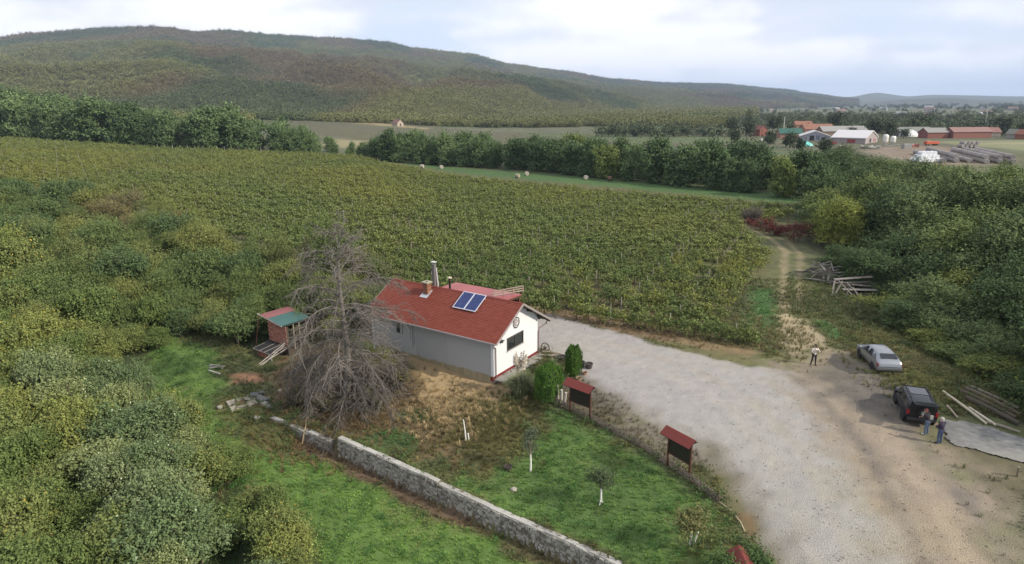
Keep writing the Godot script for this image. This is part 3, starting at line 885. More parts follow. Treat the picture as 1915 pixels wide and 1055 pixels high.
# ---------------------------------------------------------------- thicket on the left
func make_thicket() -> void:
	var rng := RandomNumberGenerator.new()
	rng.seed = 41
	var bark := mat("bark", .95, 0, Color.WHITE, fine_tex, .8)
	var kinds := {}
	# kind: [lobes, radius, height radius, base, lump, leaves, leaf size, colours, fill, width, odd share, odd colour, variants]
	var spec := {
		"broad": [7, Vector3(2.3, 1.8, 2.3), .3, .5, 13000, .175, [lin(.118, .152, .044), lin(.19, .215, .070)], .6, .62, .012, lin(.36, .28, .05), 3],
		"pale": [7, Vector3(2.2, 2.3, 2.2), .2, .48, 11500, .155, [lin(.125, .165, .068), lin(.20, .235, .11)], .6, .7, .012, lin(.50, .52, .36), 3],
		"fine": [7, Vector3(2.5, 1.9, 2.5), .3, .5, 11500, .15, [lin(.110, .138, .046), lin(.170, .192, .066)], .6, .5, .01, lin(.2, .15, .05), 3],
		"dark": [7, Vector3(2.2, 2.1, 2.2), .3, .5, 10500, .17, [lin(.066, .106, .044), lin(.110, .155, .058)], .5, .6, 0.0, Color.WHITE, 2],
		"russet": [7, Vector3(2.4, 1.8, 2.4), .3, .48, 8000, .14, [lin(.125, .118, .058), lin(.18, .165, .08)], .7, .45, .06, lin(.2, .13, .07), 2]}
	var says := {"broad": "yellow-green broad-leaved bush", "pale": "pale grey-green slender-leaved bush", "fine": "olive fine-leaved bush", "dark": "dark green dense bush", "russet": "thin brownish bush"}
	for kd in spec:
		var s: Array = spec[kd]
		var list := []
		for q in s[11]:
			var r2 := RandomNumberGenerator.new()
			r2.seed = 60 + q + kd.hash() % 1000
			var lobes := crown_lobes(r2, s[0], s[1], s[2], s[3])
			lobes.append([Vector3(0, s[1].y + s[2], 0), s[1] * .62])
			list.append(proto_plant("bush", "bush", leaf_cloud(600 + q + kd.hash() % 1000, lobes, s[4], s[5], s[6], s[7], s[8], .4, s[9], s[10]), leaf_mat("bush leaves"), stems(640 + q, lobes, .07, s[1].y * 1.6, lin(.11, .09, .07), 3, 2), bark, "foliage", "stems"))
		kinds[kd] = list
	var area := PackedVector2Array([Vector2(-8.2, -21), Vector2(-9.4, -27.2), Vector2(-13.0, -30.4), Vector2(-17, -35.0), Vector2(-22, -40), Vector2(-30.5, -47), Vector2(-37.5, -57), Vector2(-32, -62), Vector2(-30, -66), Vector2(-33, -74), Vector2(-41, -84), Vector2(-48, -93), Vector2(-60, -109), Vector2(-92, -124), Vector2(-105, -110), Vector2(-70, -62), Vector2(-40, -34), Vector2(-24, -22)])
	var tints := [Color(1, 1, 1), Color(.74, .84, .80), Color(1.18, 1.12, 1.0)]
	var tn := ["", "deeper ", "brighter "]
	var placed := []
	var z := -22.0
	while z > -126.0:
		var step := 2.7 if z > -50 else (3.3 if z > -80 else 4.2)
		var x := -110.0
		while x < -8.0:
			var p := Vector2(x + rng.randf_range(-.4, .4) * step, z + rng.randf_range(-.4, .4) * step)
			x += step
			if not Geometry2D.is_point_in_polygon(p, area): continue
			var c := pix(put(p.x, p.y, 2.5))
			if c.x < -70 or c.y > 1180: continue
			var kd := "fine"
			if c.y > 690:
				kd = "broad"
				if absf(c.x - (160.0 + (c.y - 690.0) * .55)) < 105.0 + n_mid.get_noise_2d(p.x, p.y) * 40.0: kd = "pale"
			elif c.y > 570: kd = "broad" if c.x < 300 and rng.randf() < .85 else "fine"
			elif c.y > 480: kd = "dark" if (c.x > 270 and rng.randf() < .55) or rng.randf() < .15 else ("broad" if c.x < 80 else "fine")
			elif c.y > 425: kd = "dark" if rng.randf() < .35 else "fine"
			else: kd = "russet" if c.x > 190 and rng.randf() < .6 else ("dark" if c.x < 160 and rng.randf() < .6 else "fine")
			var sc := (rng.randf_range(.55, 1.0) if z > -36 else rng.randf_range(.62, 1.25)) * (1.0 if z > -60 else 1.15)
			var edge := poly_dist(p, area)
			if edge > -2.0: sc *= .72
			placed.append([p, kd, sc, c])
		z -= step * .9
	# single bushes beyond the thicket, each where it stands
	for e in [[-25.6, -56.2, "dark", 1.1], [-28.5, -58.5, "dark", .8], [-22, -60, "fine", .9], [-24.5, -66.5, "fine", 1.1], [-20.0, -63.5, "fine", .95], [-17, -59.5, "fine", .9], [-27.5, -73, "fine", 1.0], [-33, -78, "fine", .8], [-18.5, -67.5, "russet", 1.2], [-23, -72, "russet", 1.1], [-14, -62.5, "fine", .8], [-13.8, -57.0, "fine", .7], [-28, -64, "fine", .95], [-16.2, -54.8, "fine", .6], [-38.4, -83.5, "fine", .55], [-33, -60.5, "dark", .9], [-30.5, -62.5, "fine", 1.0], [-27, -61.5, "dark", .9], [-26, -69, "fine", 1.05], [-21.5, -66, "dark", .9], [-24.8, -62.5, "fine", 1.0], [-19.5, -59.5, "fine", 1.25], [-16.6, -57.4, "fine", 1.05], [-16.5, -66, "russet", 1.5], [-20.5, -68, "fine", 1.4], [-17.5, -64, "fine", .9], [-30.2, -69, "dark", 1.0], [-31, -75, "fine", .9], [-15.5, -66.5, "fine", .8], [-21, -69.5, "fine", .9], [-35.2, -59.0, "broad", .8], [-35.8, -56.0, "broad", .6], [-37.8, -57.8, "fine", .8], [-33.8, -56.2, "broad", .5], [-34.6, -61.5, "dark", .9], [-38.5, -59.5, "dark", .9], [-40.5, -57.5, "fine", .9], [-36.6, -57.0, "dark", .6], [-39.5, -55.0, "broad", .8], [-37.0, -54.6, "broad", .55], [-37.5, -61, "fine", .9], [-32.6, -58.4, "dark", .6], [-29.8, -59.2, "fine", .8], [-15.5, -58.2, "dark", .8], [-25.2, -58.4, "fine", .8], [-20.2, -56.2, "fine", .55], [-12.6, -48.6, "fine", .5], [-10.2, -46.6, "fine", .45]]:
		placed.append([Vector2(e[0], e[1]), e[2], e[3], pix(put(e[0], e[1], 2.5))])
	# told apart by the row they stand in and their place along it
	placed.sort_custom(func(a, b): return a[0].y > b[0].y)
	var rows := {}
	for e in placed:
		var r := int((-e[0].y - 18.0) / 8.0)
		if not rows.has(r): rows[r] = []
		rows[r].append(e)
	var said_row := ["nearest belt", "second belt", "third belt", "fourth belt", "fifth belt", "sixth belt", "seventh belt", "eighth belt", "ninth belt", "tenth belt", "eleventh belt", "twelfth belt", "thirteenth belt", "last belt"]
	var ks := rows.keys()
	ks.sort()
	var total := 0
	for ri in ks.size():
		var list: Array = rows[ks[ri]]
		list.sort_custom(func(a, b): return a[3].x < b[3].x)
		var k := 0
		for e in list:
			k += 1
			total += 1
			var ti := rng.randi() % 3
			if e[1] == "dark" and ti == 1: ti = 2
			var p: Vector2 = e[0]
			var pr: Array = kinds[e[1]]
			var v := dup(pr[rng.randi() % pr.size()], put(p.x, p.y), rng.randf() * TAU, Vector3(e[2], e[2] * rng.randf_range(.75, 1.35), e[2]), "%s%s, %s from the left in the thicket's %s" % [tn[ti], says[e[1]], nth(k), said_row[mini(ri, 13)]], "bushes of the thicket on the left")
			(v.get_node("foliage") as MeshInstance3D).material_override = leaf_mat("bush leaves %d" % ti, tints[ti])
	print("bushes ", total)

# ---------------------------------------------------------------- trees
func tree_proto(seed_: int, lobes_n: int, r: Vector3, base: float, lump: float, leaves: int, size: float, cols: Array, fill: float, width: float, trunk_r: float) -> Node3D:
	var rng := RandomNumberGenerator.new()
	rng.seed = seed_
	var lobes := crown_lobes(rng, lobes_n, r, base, lump)
	lobes.append([Vector3(0, base + r.y, 0), r * .5])
	for k in 6:
		var a := TAU * k / 6.0 + rng.randf() * .6
		lobes.append([Vector3(cos(a) * r.x * .55, base + r.y * rng.randf_range(.12, .42), sin(a) * r.z * .55), Vector3(r.x * .42, r.y * .30, r.z * .42)])
	return proto_plant("tree", "tree", leaf_cloud(seed_ + 3, lobes, leaves, size, cols, fill, width, .45), leaf_mat("tree leaves"), stems(seed_ + 5, lobes, trunk_r, base + r.y * 1.3, lin(.10, .085, .07), 1, 3), mat("bark", .95, 0, Color.WHITE, fine_tex, .8))

func make_trees() -> void:
	var rng := RandomNumberGenerator.new()
	rng.seed = 51
	# the acacia wood on the right: [x, z, height, width factor, tint]
	var big := []
	for k in 5:
		big.append(tree_proto(700 + k * 11, 15, Vector3(3.9, 4.4, 3.9), .9, .42, 23000, .25, [lin(.080, .118, .046), lin(.135, .175, .066)], .6, .5, .20))
	var tints := [Color(1.1, 1.1, 1.1), Color(.66, .74, .72), Color(1.35, 1.25, 1.05), Color(1.5, 1.25, .85), Color(1.95, 1.6, .95)]
	var tn := ["green", "dark green", "light green", "olive", "round yellowish olive"]
	var list := [[46.8, -88.5, 8.4, .78, 4], [50.5, -101, 7, .9, 2], [55, -92, 9, 1.1, 1], [52, -82, 10.5, 1.15, 0], [60, -84, 11.5, 1.2, 0], [57, -74, 11.5, 1.2, 2], [66, -80, 12, 1.25, 0], [47.5, -74, 8, 1.0, 1], [63, -68, 12, 1.2, 2], [71, -74, 11.5, 1.2, 3], [52, -65, 11, 1.1, 0], [44, -66.5, 8.5, .9, 1], [58, -58, 12, 1.15, 2], [48, -56.5, 11.5, 1.0, 1], [54, -49, 11.5, 1.1, 3], [43, -52.5, 9.0, .9, 1], [39.5, -57, 5, .75, 0], [49, -46, 10, 1.0, 3], [43, -45.5, 9.6, .9, 1], [39, -48.5, 5.5, .75, 0], [44.5, -39.5, 9.5, .95, 3], [39.8, -41.2, 8.2, .8, 1], [37.6, -37.2, 7.5, .8, 3], [38.5, -34, 8.6, .8, 1], [37.5, -44.8, 3.6, .6, 0], [38.5, -52.8, 4.4, .6, 0], [41.5, -60.5, 5.5, .75, 2], [40.5, -70, 4.5, .6, 1], [68, -95, 11, 1.2, 0], [60, -105, 10, 1.1, 2], [72, -110, 11, 1.2, 0], [80, -100, 10.5, 1.2, 2], [56, -114, 8.5, 1.0, 1], [66, -122, 9, 1.1, 1], [82, -122, 9, 1.2, 3], [92, -112, 9, 1.2, 0], [95, -132, 7, 1.1, 1], [78, -138, 9.5, 1.2, 0], [108, -138, 6, 1.1, 2], [90, -150, 8, 1.1, 0], [86, -166, 9.5, 1.2, 1], [76, -152, 10, 1.2, 1], [100, -168, 6, 1.1, 3], [42.5, -79, 4.2, .6, 1], [54, -86, 9.5, 1.2, 1], [61, -92, 10, 1.2, 0], [70, -86, 11, 1.2, 2], [76, -92, 11, 1.2, 3], [84, -108, 10, 1.2, 0], [66, -60, 12, 1.2, 0], [51, -71, 9, 1.1, 2], [46, -61, 8, 1.0, 3], [61, -50, 12, 1.2, 1], [54, -42, 11, 1.1, 0], [47, -36, 10, 1.0, 1], [41, -36.5, 8, .8, 0], [48.5, -51, 9, 1.0, 2], [56, -66, 10, 1.1, 1], [36.2, -50.6, 2.6, .5, 3], [36.0, -47.2, 2.2, .45, 2], [36.8, -55.5, 3.0, .55, 1], [35.6, -43.2, 2.2, .45, 3], [35.4, -39.6, 2.4, .45, 1], [38.6, -63.5, 3.2, .6, 3], [42.0, -66.0, 4.5, .7, 0], [49, -94, 7, .9, 2]]
	list.sort_custom(func(a, b): return a[0] / -a[1] < b[0] / -b[1])
	var k := 0
	for e in list:
		k += 1
		var s: float = e[2] / 10.0
		var t := dup(big[rng.randi() % 5], put(e[0], e[1], -.2), rng.randf() * TAU, Vector3(e[3] * 1.2, s, e[3] * 1.2), "%s feathery %s tree, %s from the left in the wood on the right" % ["tall" if e[2] > 9 else "low", tn[e[4]], nth(k)], "trees of the wood on the right")
		(t.get_node("crown") as MeshInstance3D).material_override = leaf_mat("tree leaves %d" % e[4], tints[e[4]])
	# the belt of trees between the vineyard and the fields
	var mid := []
	for q in 6:
		mid.append(tree_proto(800 + q * 7, 11, Vector3(3.3, 4.8, 3.3), .9, .45, 8000, .46, [lin(.058, .095, .040), lin(.100, .142, .058)], .5, .7, .2))
	var base := [[66, -133, 9.8, 1], [61, -137, 9.8, 1], [53, -148, 9.6, 1], [45, -157, 10.2, 1], [34, -169, 9.8, 1], [21, -183, 9.6, 1], [7, -202, 9.6, 1], [-9, -212, 9.4, 0], [-26, -221, 10, 0], [-42, -228, 9.8, 1], [-50, -234, 9.4, 0], [-56, -242, 5, 0], [-66, -247, 5.5, 2], [-76, -243, 8.5, 0], [-86, -241, 11, 0], [-95, -240, 13, 0], [-107, -239, 15.5, 3], [-118, -240, 12.5, 0], [-132, -242, 12.5, 1], [-148, -245, 14.5, 0], [-165, -249, 15.5, 2], [-184, -255, 15.5, 0], [-205, -262, 16.5, 0], [-226, -268, 17, 1]]
	var spots := []
	for s in base.size() - 1:
		var a: Array = base[s]
		var b: Array = base[s + 1]
		var pa := Vector2(a[0], a[1])
		var pb := Vector2(b[0], b[1])
		var n := maxi(1, int(pa.distance_to(pb) / 5.0))
		var back := (pb - pa).orthogonal().normalized()
		if back.y > 0: back = -back
		for q in n:
			var t := (q + rng.randf_range(.1, .9)) / n
			for row in 3:
				if row > 0 and rng.randf() < .3: continue
				var p := pa.lerp(pb, t) + back * (row * 6.5 + rng.randf_range(-1.2, 1.2) + 1.8)
				var h: float = lerpf(a[2], b[2], t) * rng.randf_range(.76, 1.18)
				var tk: int = a[3] if rng.randf() < .6 else rng.randi() % 4
				if tk == 3 and rng.randf() < .6: tk = 0
				spots.append([p, h, tk])
			# undergrowth at the foot
			var f := pa.lerp(pb, t) + back * 0.2
			spots.append([f, rng.randf_range(2.6, 4.6), tk_of(rng)])
	spots.sort_custom(func(a, b): return a[0].x / -a[0].y < b[0].x / -b[0].y)
	var t2 := [Color(1.42, 1.4, 1.38), Color(1.02, 1.06, 1.04), Color(1.8, 1.7, 1.65), Color(1.95, 1.65, 1.15)]
	var tn2 := ["green", "dark green", "grey-green", "olive-brown"]
	k = 0
	for e in spots:
		k += 1
		var p: Vector2 = e[0]
		var s: float = e[1] / 10.2
		var t := dup(mid[rng.randi() % 6], put(p.x, p.y, -.2), rng.randf() * TAU, Vector3(s * rng.randf_range(.85, 1.2), s, s * rng.randf_range(.85, 1.2)), "%s %s tree, %s from the left in the tree belt beyond the vineyard" % ["tall" if e[1] > 11 else ("young" if e[1] < 5 else "middling"), tn2[e[2]], nth(k) if k < 200 else "two-" + nth(k - 100)], "trees of the belt beyond the vineyard")
		(t.get_node("crown") as MeshInstance3D).material_override = leaf_mat("belt leaves %d" % e[2], t2[e[2]])
	print("belt trees ", spots.size())

func tk_of(rng: RandomNumberGenerator) -> int:
	return rng.randi() % 3

# ---------------------------------------------------------------- the winery house
func make_house() -> void:
	var W := 6.3
	var L := 12.78
	var eh := 3.49
	var rh := 5.34
	var s := (rh - eh) / (W / 2)
	var at := Vector3(-1.42, 0, -43.95)
	var th := 0.98
	var h := thing("winery_house", "white and grey single storey house with red shingle gable roof", "house", at, th)
	var plaster := mat("plaster", .9, 0, Color(1.32, 1.32, 1.32), fine_tex, 1.1)
	var metal := mat("painted metal", .45, .2)
	# gable wall towards the yard
	var m := Mb.new()
	var white := lin(.80, .80, .79)
	var t := .25
	var white_plaster := mat("white plaster", .9, 0, Color(1.42, 1.43, 1.45), fine_tex, 1.1)
	var poly := PackedVector2Array([Vector2(0, -.6), Vector2(W, -.6), Vector2(W, eh - .06), Vector2(W / 2, rh - .06), Vector2(0, eh - .06)])
	for e in [[0.0, -t], [-L + t, -L]]:
		m = Mb.new()
		var z0: float = e[0]
		var z1: float = e[1]
		var g := Geometry2D.triangulate_polygon(poly)
		for k in range(0, g.size(), 3):
			for zz in [[z0, Vector3.BACK], [z1, Vector3.FORWARD]]:
				m.tri(Vector3(poly[g[k]].x, poly[g[k]].y, zz[0]), Vector3(poly[g[k + 1]].x, poly[g[k + 1]].y, zz[0]), Vector3(poly[g[k + 2]].x, poly[g[k + 2]].y, zz[0]), white, zz[1])
		for k in 5:
			var a := poly[k]
			var b := poly[(k + 1) % 5]
			var d := b - a
			m.quad(Vector3(a.x, a.y, z0), Vector3(b.x, b.y, z0), Vector3(b.x, b.y, z1), Vector3(a.x, a.y, z1), white, Vector3(d.y, -d.x, 0))
		obj("gable_wall", m.mesh(), white_plaster, h)
	# long rendered wall with its three bays, and the wall on the far side
	m = Mb.new()
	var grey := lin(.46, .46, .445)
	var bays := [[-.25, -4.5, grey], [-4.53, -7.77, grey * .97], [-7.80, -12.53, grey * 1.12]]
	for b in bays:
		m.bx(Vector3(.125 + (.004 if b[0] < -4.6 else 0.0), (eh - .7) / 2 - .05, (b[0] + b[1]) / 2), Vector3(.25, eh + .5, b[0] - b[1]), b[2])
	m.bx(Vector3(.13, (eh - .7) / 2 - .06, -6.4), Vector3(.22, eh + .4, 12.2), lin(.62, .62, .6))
	# water stains and the soiled foot of the render
	for e in [[-8.1, .09, 2.4], [-8.35, .05, 1.9], [-7.95, .06, 2.1], [-9.2, .12, 1.5]]:
		m.bx(Vector3(-.001, eh - .15 - e[2] / 2, e[0]), Vector3(.004, e[2], e[1]), lin(.24, .245, .25))
	tag(obj("long_wall", m.mesh(), plaster, h), "grey rendered long wall")
	m = Mb.new()
	m.bx(Vector3(W - .125, (eh - .7) / 2, -L / 2), Vector3(.25, eh + .5, L - .52), white)
	obj("back_wall", m.mesh(), plaster, h)
	m = Mb.new()
	var rg := RandomNumberGenerator.new()
	rg.seed = 3
	for k in 44:
		var z := -.15 - k * .285
		var hh := .26 + .12 * n_mid.get_noise_1d(k * 4.0) + .1 * (k % 3) * .3
		m.bx(Vector3(-.012, -.25 + hh / 2, z), Vector3(.035, hh + .5, .287), lin(.50, .42, .26) * rg.randf_range(.85, 1.1))
	tag(obj("footing", m.mesh(), mat("earth crust", 1, 0, Color.WHITE, fine_tex, .9), h), "yellowish soiled foot of the grey wall")
	m = Mb.new()
	m.bx(Vector3(W / 2, .1, .012), Vector3(W + .02, .34, .03), lin(.20, .025, .028))
	m.bx(Vector3(-.0155, .02, -.16), Vector3(.03, .34, .30), lin(.20, .025, .028))
	tag(obj("plinth", m.mesh(), metal, h), "dark red plinth band")
	m = Mb.new()
	m.bx(Vector3(W / 2, .02, .45), Vector3(W, .10, .85), lin(.40, .38, .34))
	obj("pavement_strip", m.mesh(), mat("concrete", .95, 0, Color(1.1, 1.1, 1.1), fine_tex, .9), h)
	# roof: two slabs, then the shingles laid on them in courses
	var og := .63
	var oe := .52
	var of := 1.34
	var z0 := og
	var z1 := -L - .3
	var th_ := .10
	var roof_n := [Vector3(-s, 1, 0).normalized(), Vector3(s, 1, 0).normalized()]
	m = Mb.new()
	var under := lin(.075, .058, .045)
	var near := [Vector3(-oe, eh - oe * s, 0), Vector3(W / 2, rh, 0)]
	var far := [Vector3(W + of, eh - of * s, 0), Vector3(W / 2, rh, 0)]
	for e in [[near, roof_n[0]], [far, roof_n[1]]]:
		var a: Vector3 = e[0][0]
		var b: Vector3 = e[0][1]
		var dn: Vector3 = e[1] * -th_
		m.hexa([a + dn + Vector3(0, 0, z0), b + dn + Vector3(0, 0, z0), b + dn + Vector3(0, 0, z1), a + dn + Vector3(0, 0, z1), a + Vector3(0, 0, z0), b + Vector3(0, 0, z0), b + Vector3(0, 0, z1), a + Vector3(0, 0, z1)], under)
	var roof := obj("roof", m.mesh(), mat("dark wood", .8, 0, Color.WHITE, fine_tex, 1.0), h)
	tag(roof, "dark wooden underside")
	m = Mb.new()
	var rng := RandomNumberGenerator.new()
	rng.seed = 9
	for side in 2:
		var a: Vector3 = near[0] if side == 0 else far[0]
		var b: Vector3 = near[1] if side == 0 else far[1]
		var nr: Vector3 = roof_n[side]
		var len := a.distance_to(b)
		var dir := (b - a).normalized()
		var n := int(len / .145)
		for k in n:
			var p0 := a + dir * (len * k / n)
			var p1 := a + dir * minf(len, len * (k + 1.25) / n)
			var z := z0 + .02
			var off := rng.randf() * .5
			while z > z1:
				var w := .33
				if off > 0.0:
					w = off
					off = 0.0
				var ze := maxf(z - w, z1)
				var col := lin(.265, .052, .027).lerp(lin(.32, .070, .042), rng.randf()) * (1.0 + .05 * n_mid.get_noise_2d(z * 3.0, k * 2.0) + .05 * n_mid.get_noise_2d(z * .9 + 40.0, k * .35))
				var lift := nr * (.026 + rng.randf() * .006)
				var lo := nr * .006
				m.quad(p0 + lift + Vector3(0, 0, z - .006), p0 + lift + Vector3(0, 0, ze), p1 + lo + Vector3(0, 0, ze), p1 + lo + Vector3(0, 0, z - .006), col, nr)
				m.quad(p0 + lift + Vector3(0, 0, z - .006), p0 + lift + Vector3(0, 0, ze), p0 - nr * .01 + Vector3(0, 0, ze), p0 - nr * .01 + Vector3(0, 0, z - .006), col * .8, -dir)
				z = ze
	var sh := obj("shingles", m.mesh(), mat("shingle", .85, 0, Color(1.1, 1.1, 1.1), fine_tex, 3.0), roof)
	tag(sh, "brick red shingle courses", "", "", "stuff")
	# ridge caps
	for k in 24:
		m = Mb.new()
		var z := z0 - (z0 - z1) * k / 24.0
		var ze := z0 - (z0 - z1) * (k + 1.1) / 24.0
		var c := lin(.25, .045, .027) * rng.randf_range(.85, 1.1)
		for side in [-1.0, 1.0]:
			m.quad(Vector3(W / 2, rh + .055, z), Vector3(W / 2, rh + .045, ze), Vector3(W / 2 + side * .16, rh + .045 - .16 * s, ze), Vector3(W / 2 + side * .16, rh + .055 - .16 * s, z), c, Vector3(side, 1.5, 0))
		obj("ridge_cap", m.mesh(), mat("shingle"), roof)
	# verge boards, eaves boards, rafters under the overhang
	for zz in [z0 + .025, z1 - .025]:
		m = Mb.new()
		m.bar(Vector3(-oe, eh - oe * s - .06, zz), Vector3(W / 2, rh - .06, zz), .03, .17, lin(.36, .30, .29))
		obj("verge_board", m.mesh(), metal, roof)
	m = Mb.new()
	m.bar(Vector3(W + of, eh - of * s - .06, z0 + .025), Vector3(W / 2, rh - .06, z0 + .025), .03, .17, lin(.30, .26, .24))
	obj("verge_board", m.mesh(), metal, roof)
	for k in 5:
		m = Mb.new()
		var x := [0.12, W * .27, W / 2, W * .73, W - .12][k] as float
		var y := eh + s * minf(x, W - x) - .2
		m.bx(Vector3(x, y, og / 2), Vector3(.10, .14, og - .04), under)
		obj("rafter_end", m.mesh(), mat("dark wood"), roof)
	for k in 14:
		m = Mb.new()
		var z := z0 - .25 - k * .98
		m.bar(Vector3(W, eh - .17, z), Vector3(W + of - .05, eh - of * s - .13, z), .08, .12, under)
		obj("rafter_end", m.mesh(), mat("dark wood"), roof)
	# gutters and downpipes
	m = Mb.new()
	m.bar(Vector3(-oe - .05, eh - oe * s - .05, z0), Vector3(-oe - .05, eh - oe * s - .05, z1), .12, .11, lin(.33, .30, .30))
	tag(obj("gutter", m.mesh(), metal, h), "grey gutter along the grey wall")
	m = Mb.new()
	m.bar(Vector3(W + of + .05, eh - of * s - .05, z0), Vector3(W + of + .05, eh - of * s - .05, z1), .12, .11, lin(.10, .07, .06))
	tag(obj("gutter", m.mesh(), metal, h), "brown gutter above the yard")
	m = Mb.new()
	var pc := lin(.20, .13, .13)
	m.tube(PackedVector3Array([Vector3(-oe - .03, eh - oe * s - .1, .3), Vector3(-.2, eh - .75, .2), Vector3(.16, eh - .95, .09), Vector3(.16, .1, .09), Vector3(.16, .0, .09), Vector3(.5, -.02, .55), Vector3(1.3, -.02, .8)]), PackedFloat32Array([.045, .045, .045, .045, .045, .045, .045]), 8, pc)
	tag(obj("downpipe", m.mesh(), metal, h), "brownish downpipe on the near corner")
	m = Mb.new()
	m.tube(PackedVector3Array([Vector3(W + of + .02, eh - of * s - .1, .12), Vector3(W + of - .15, eh - of * s - .35, .12), Vector3(W + .1, eh - 1.25, .09), Vector3(W + .0, eh - 1.5, .09), Vector3(W + .0, .12, .09), Vector3(W + .1, .03, .3)]), PackedFloat32Array([.045, .045, .045, .045, .045, .045]), 8, pc)
	tag(obj("downpipe", m.mesh(), metal, h), "brownish downpipe with a bend on the yard corner")
	# window of two panes, lamp, vent and the round emblem of rings
	var win := obj("window", null, null, h)
	m = Mb.new()
	var fr := lin(.055, .05, .045)
	for e in [[Vector3(2.9, 2.73, .03), Vector3(2.28, .09, .08)], [Vector3(2.9, 1.81, .03), Vector3(2.28, .09, .08)], [Vector3(1.81, 2.27, .03), Vector3(.09, .84, .08)], [Vector3(3.99, 2.27, .03), Vector3(.09, .84, .08)], [Vector3(2.9, 2.27, .03), Vector3(.10, .83, .07)]]:
		m.bx(e[0], e[1], fr)
	win.mesh = m.mesh()
	win.material_override = mat("dark paint", .5)
	for x in [2.36, 3.44]:
		m = Mb.new()
		m.bx(Vector3(x, 2.27, .012), Vector3(.98, .82, .016), lin(.02, .024, .024))
		obj("pane", m.mesh(), mat("window glass", .08), win)
	m = Mb.new()
	m.bx(Vector3(2.9, 1.74, .07), Vector3(2.4, .04, .14), lin(.5, .5, .48))
	obj("sill", m.mesh(), metal, win)
	m = Mb.new()
	m.bx(Vector3(.95, 2.82, .1), Vector3(.16, .2, .18), lin(.05, .05, .05))
	m.bx(Vector3(.95, 2.92, .16), Vector3(.24, .03, .3), lin(.08, .08, .08))
	obj("wall_lamp", m.mesh(), metal, h)
	var em := obj("emblem", null, null, h)
	em.position = Vector3(3.06, 3.70, .012)
	m = Mb.new()
	ring(m, 0.0, .47, .02, lin(.75, .74, .72))
	em.mesh = m.mesh()
	em.material_override = mat("sign paint", .6)
	for e in [[.36, .46, 0.0, 360.0, lin(.02, .018, .02)], [.235, .31, 60.0, 400.0, lin(.035, .03, .035)], [.13, .19, 0.0, 300.0, lin(.20, .03, .04)], [.0, .07, 0.0, 360.0, lin(.05, .03, .035)]]:
		m = Mb.new()
		ring(m, e[0], e[1], .028, e[4], e[2], e[3])
		obj("ring", m.mesh(), mat("sign paint"), em)
	var v := obj("vent", null, null, h)
	m = Mb.new()
	m.bx(Vector3(-.006, 2.33, -9.66), Vector3(.03, .86, .36), lin(.02, .02, .02))
	v.mesh = m.mesh()
	v.material_override = mat("dark paint")
	for k in 6:
		m = Mb.new()
		m.box(Transform3D(Basis(Vector3(0, 0, 1), .5), Vector3(-.035, 2.0 + k * .14, -9.66)), Vector3(.05, .03, .38), lin(.10, .09, .08))
		obj("slat", m.mesh(), mat("dark paint"), v)
	# brick chimney
	var ch := obj("chimney", null, null, roof)
	m = Mb.new()
	m.bx(Vector3(2.45, 5.25, -8.5), Vector3(.46, 1.1, .46), lin(.40, .36, .32))
	ch.mesh = m.mesh()
	ch.material_override = mat("concrete")
	for r in 9:
		for k in 8:
			m = Mb.new()
			var f := k / 2
			var o: float = (k % 2) * .25 - .125 + (.06 if r % 2 else -.06)
			var p := Vector3(o, 0, .245) if f == 0 else (Vector3(.245, 0, o) if f == 1 else (Vector3(o, 0, -.245) if f == 2 else Vector3(-.245, 0, o)))
			m.bx(Vector3(2.45, 4.93 + r * .098, -8.5) + p, Vector3(.225 if f % 2 == 0 else .05, .08, .05 if f % 2 == 0 else .225), lin(.46, .20, .11) * rng.randf_range(.7, 1.15))
			obj("brick", m.mesh(), mat("brick", .9, 0, Color(1.1, 1.1, 1.1), fine_tex, 1.5), ch)
	m = Mb.new()
	m.bx(Vector3(2.45, 5.845, -8.5), Vector3(.66, .10, .66), lin(.52, .48, .36))
	m.bx(Vector3(2.45, 5.9, -8.5), Vector3(.2, .016, .2), lin(.03, .03, .03))
	obj("cap", m.mesh(), mat("concrete"), ch)
	m = Mb.new()
	for e in [[-.34, 1.0], [.34, 1.0]]:
		pass
	m.box(Transform3D(Basis(Vector3(0, 0, 1), atan(s)), Vector3(2.30, eh + 2.30 * s + .05, -8.5)), Vector3(.95, .02, .80), lin(.45, .46, .50))
	obj("flashing", m.mesh(), metal, ch)
	# two solar panels lying on the near slope
	for k in 2:
		var sp := thing("solar_panel", ["blue solar panel on the red roof, the left one", "blue solar panel on the red roof, the right one"][k], "solar panel", at, th, "solar panels on the roof")
		var zc := -4.47 if k == 0 else -3.33
		var bs := Basis(Vector3(0, 0, 1), atan(s))
		var o: Vector3 = Vector3(2.33, eh + 2.33 * s, zc) + roof_n[0] * .13
		m = Mb.new()
		m.box(Transform3D(bs, o), Vector3(1.80, .035, 1.08), lin(.012, .018, .06))
		obj("panel", m.mesh(), mat("solar glass", .25), sp)
		m = Mb.new()
		for e in [[Vector3(.88, .012, 0), Vector3(.06, .05, 1.12)], [Vector3(-.88, .012, 0), Vector3(.06, .05, 1.12)], [Vector3(0, .012, .545), Vector3(1.7, .048, .055)], [Vector3(0, .012, -.545), Vector3(1.7, .048, .055)]]:
			m.box(Transform3D(bs, o + bs * (e[0] as Vector3)), e[1], lin(.62, .62, .66))
		obj("frame", m.mesh(), mat("aluminium", .4, .3), sp)
		for r in 9:
			for c in 4:
				m = Mb.new()
				m.box(Transform3D(bs, o + bs * Vector3(-.755 + r * .189, .019, -.39 + c * .26)), Vector3(.172, .008, .240), lin(.016, .032, .125) * rng.randf_range(.85, 1.2))
				obj("cell", m.mesh(), mat("solar glass"), sp)
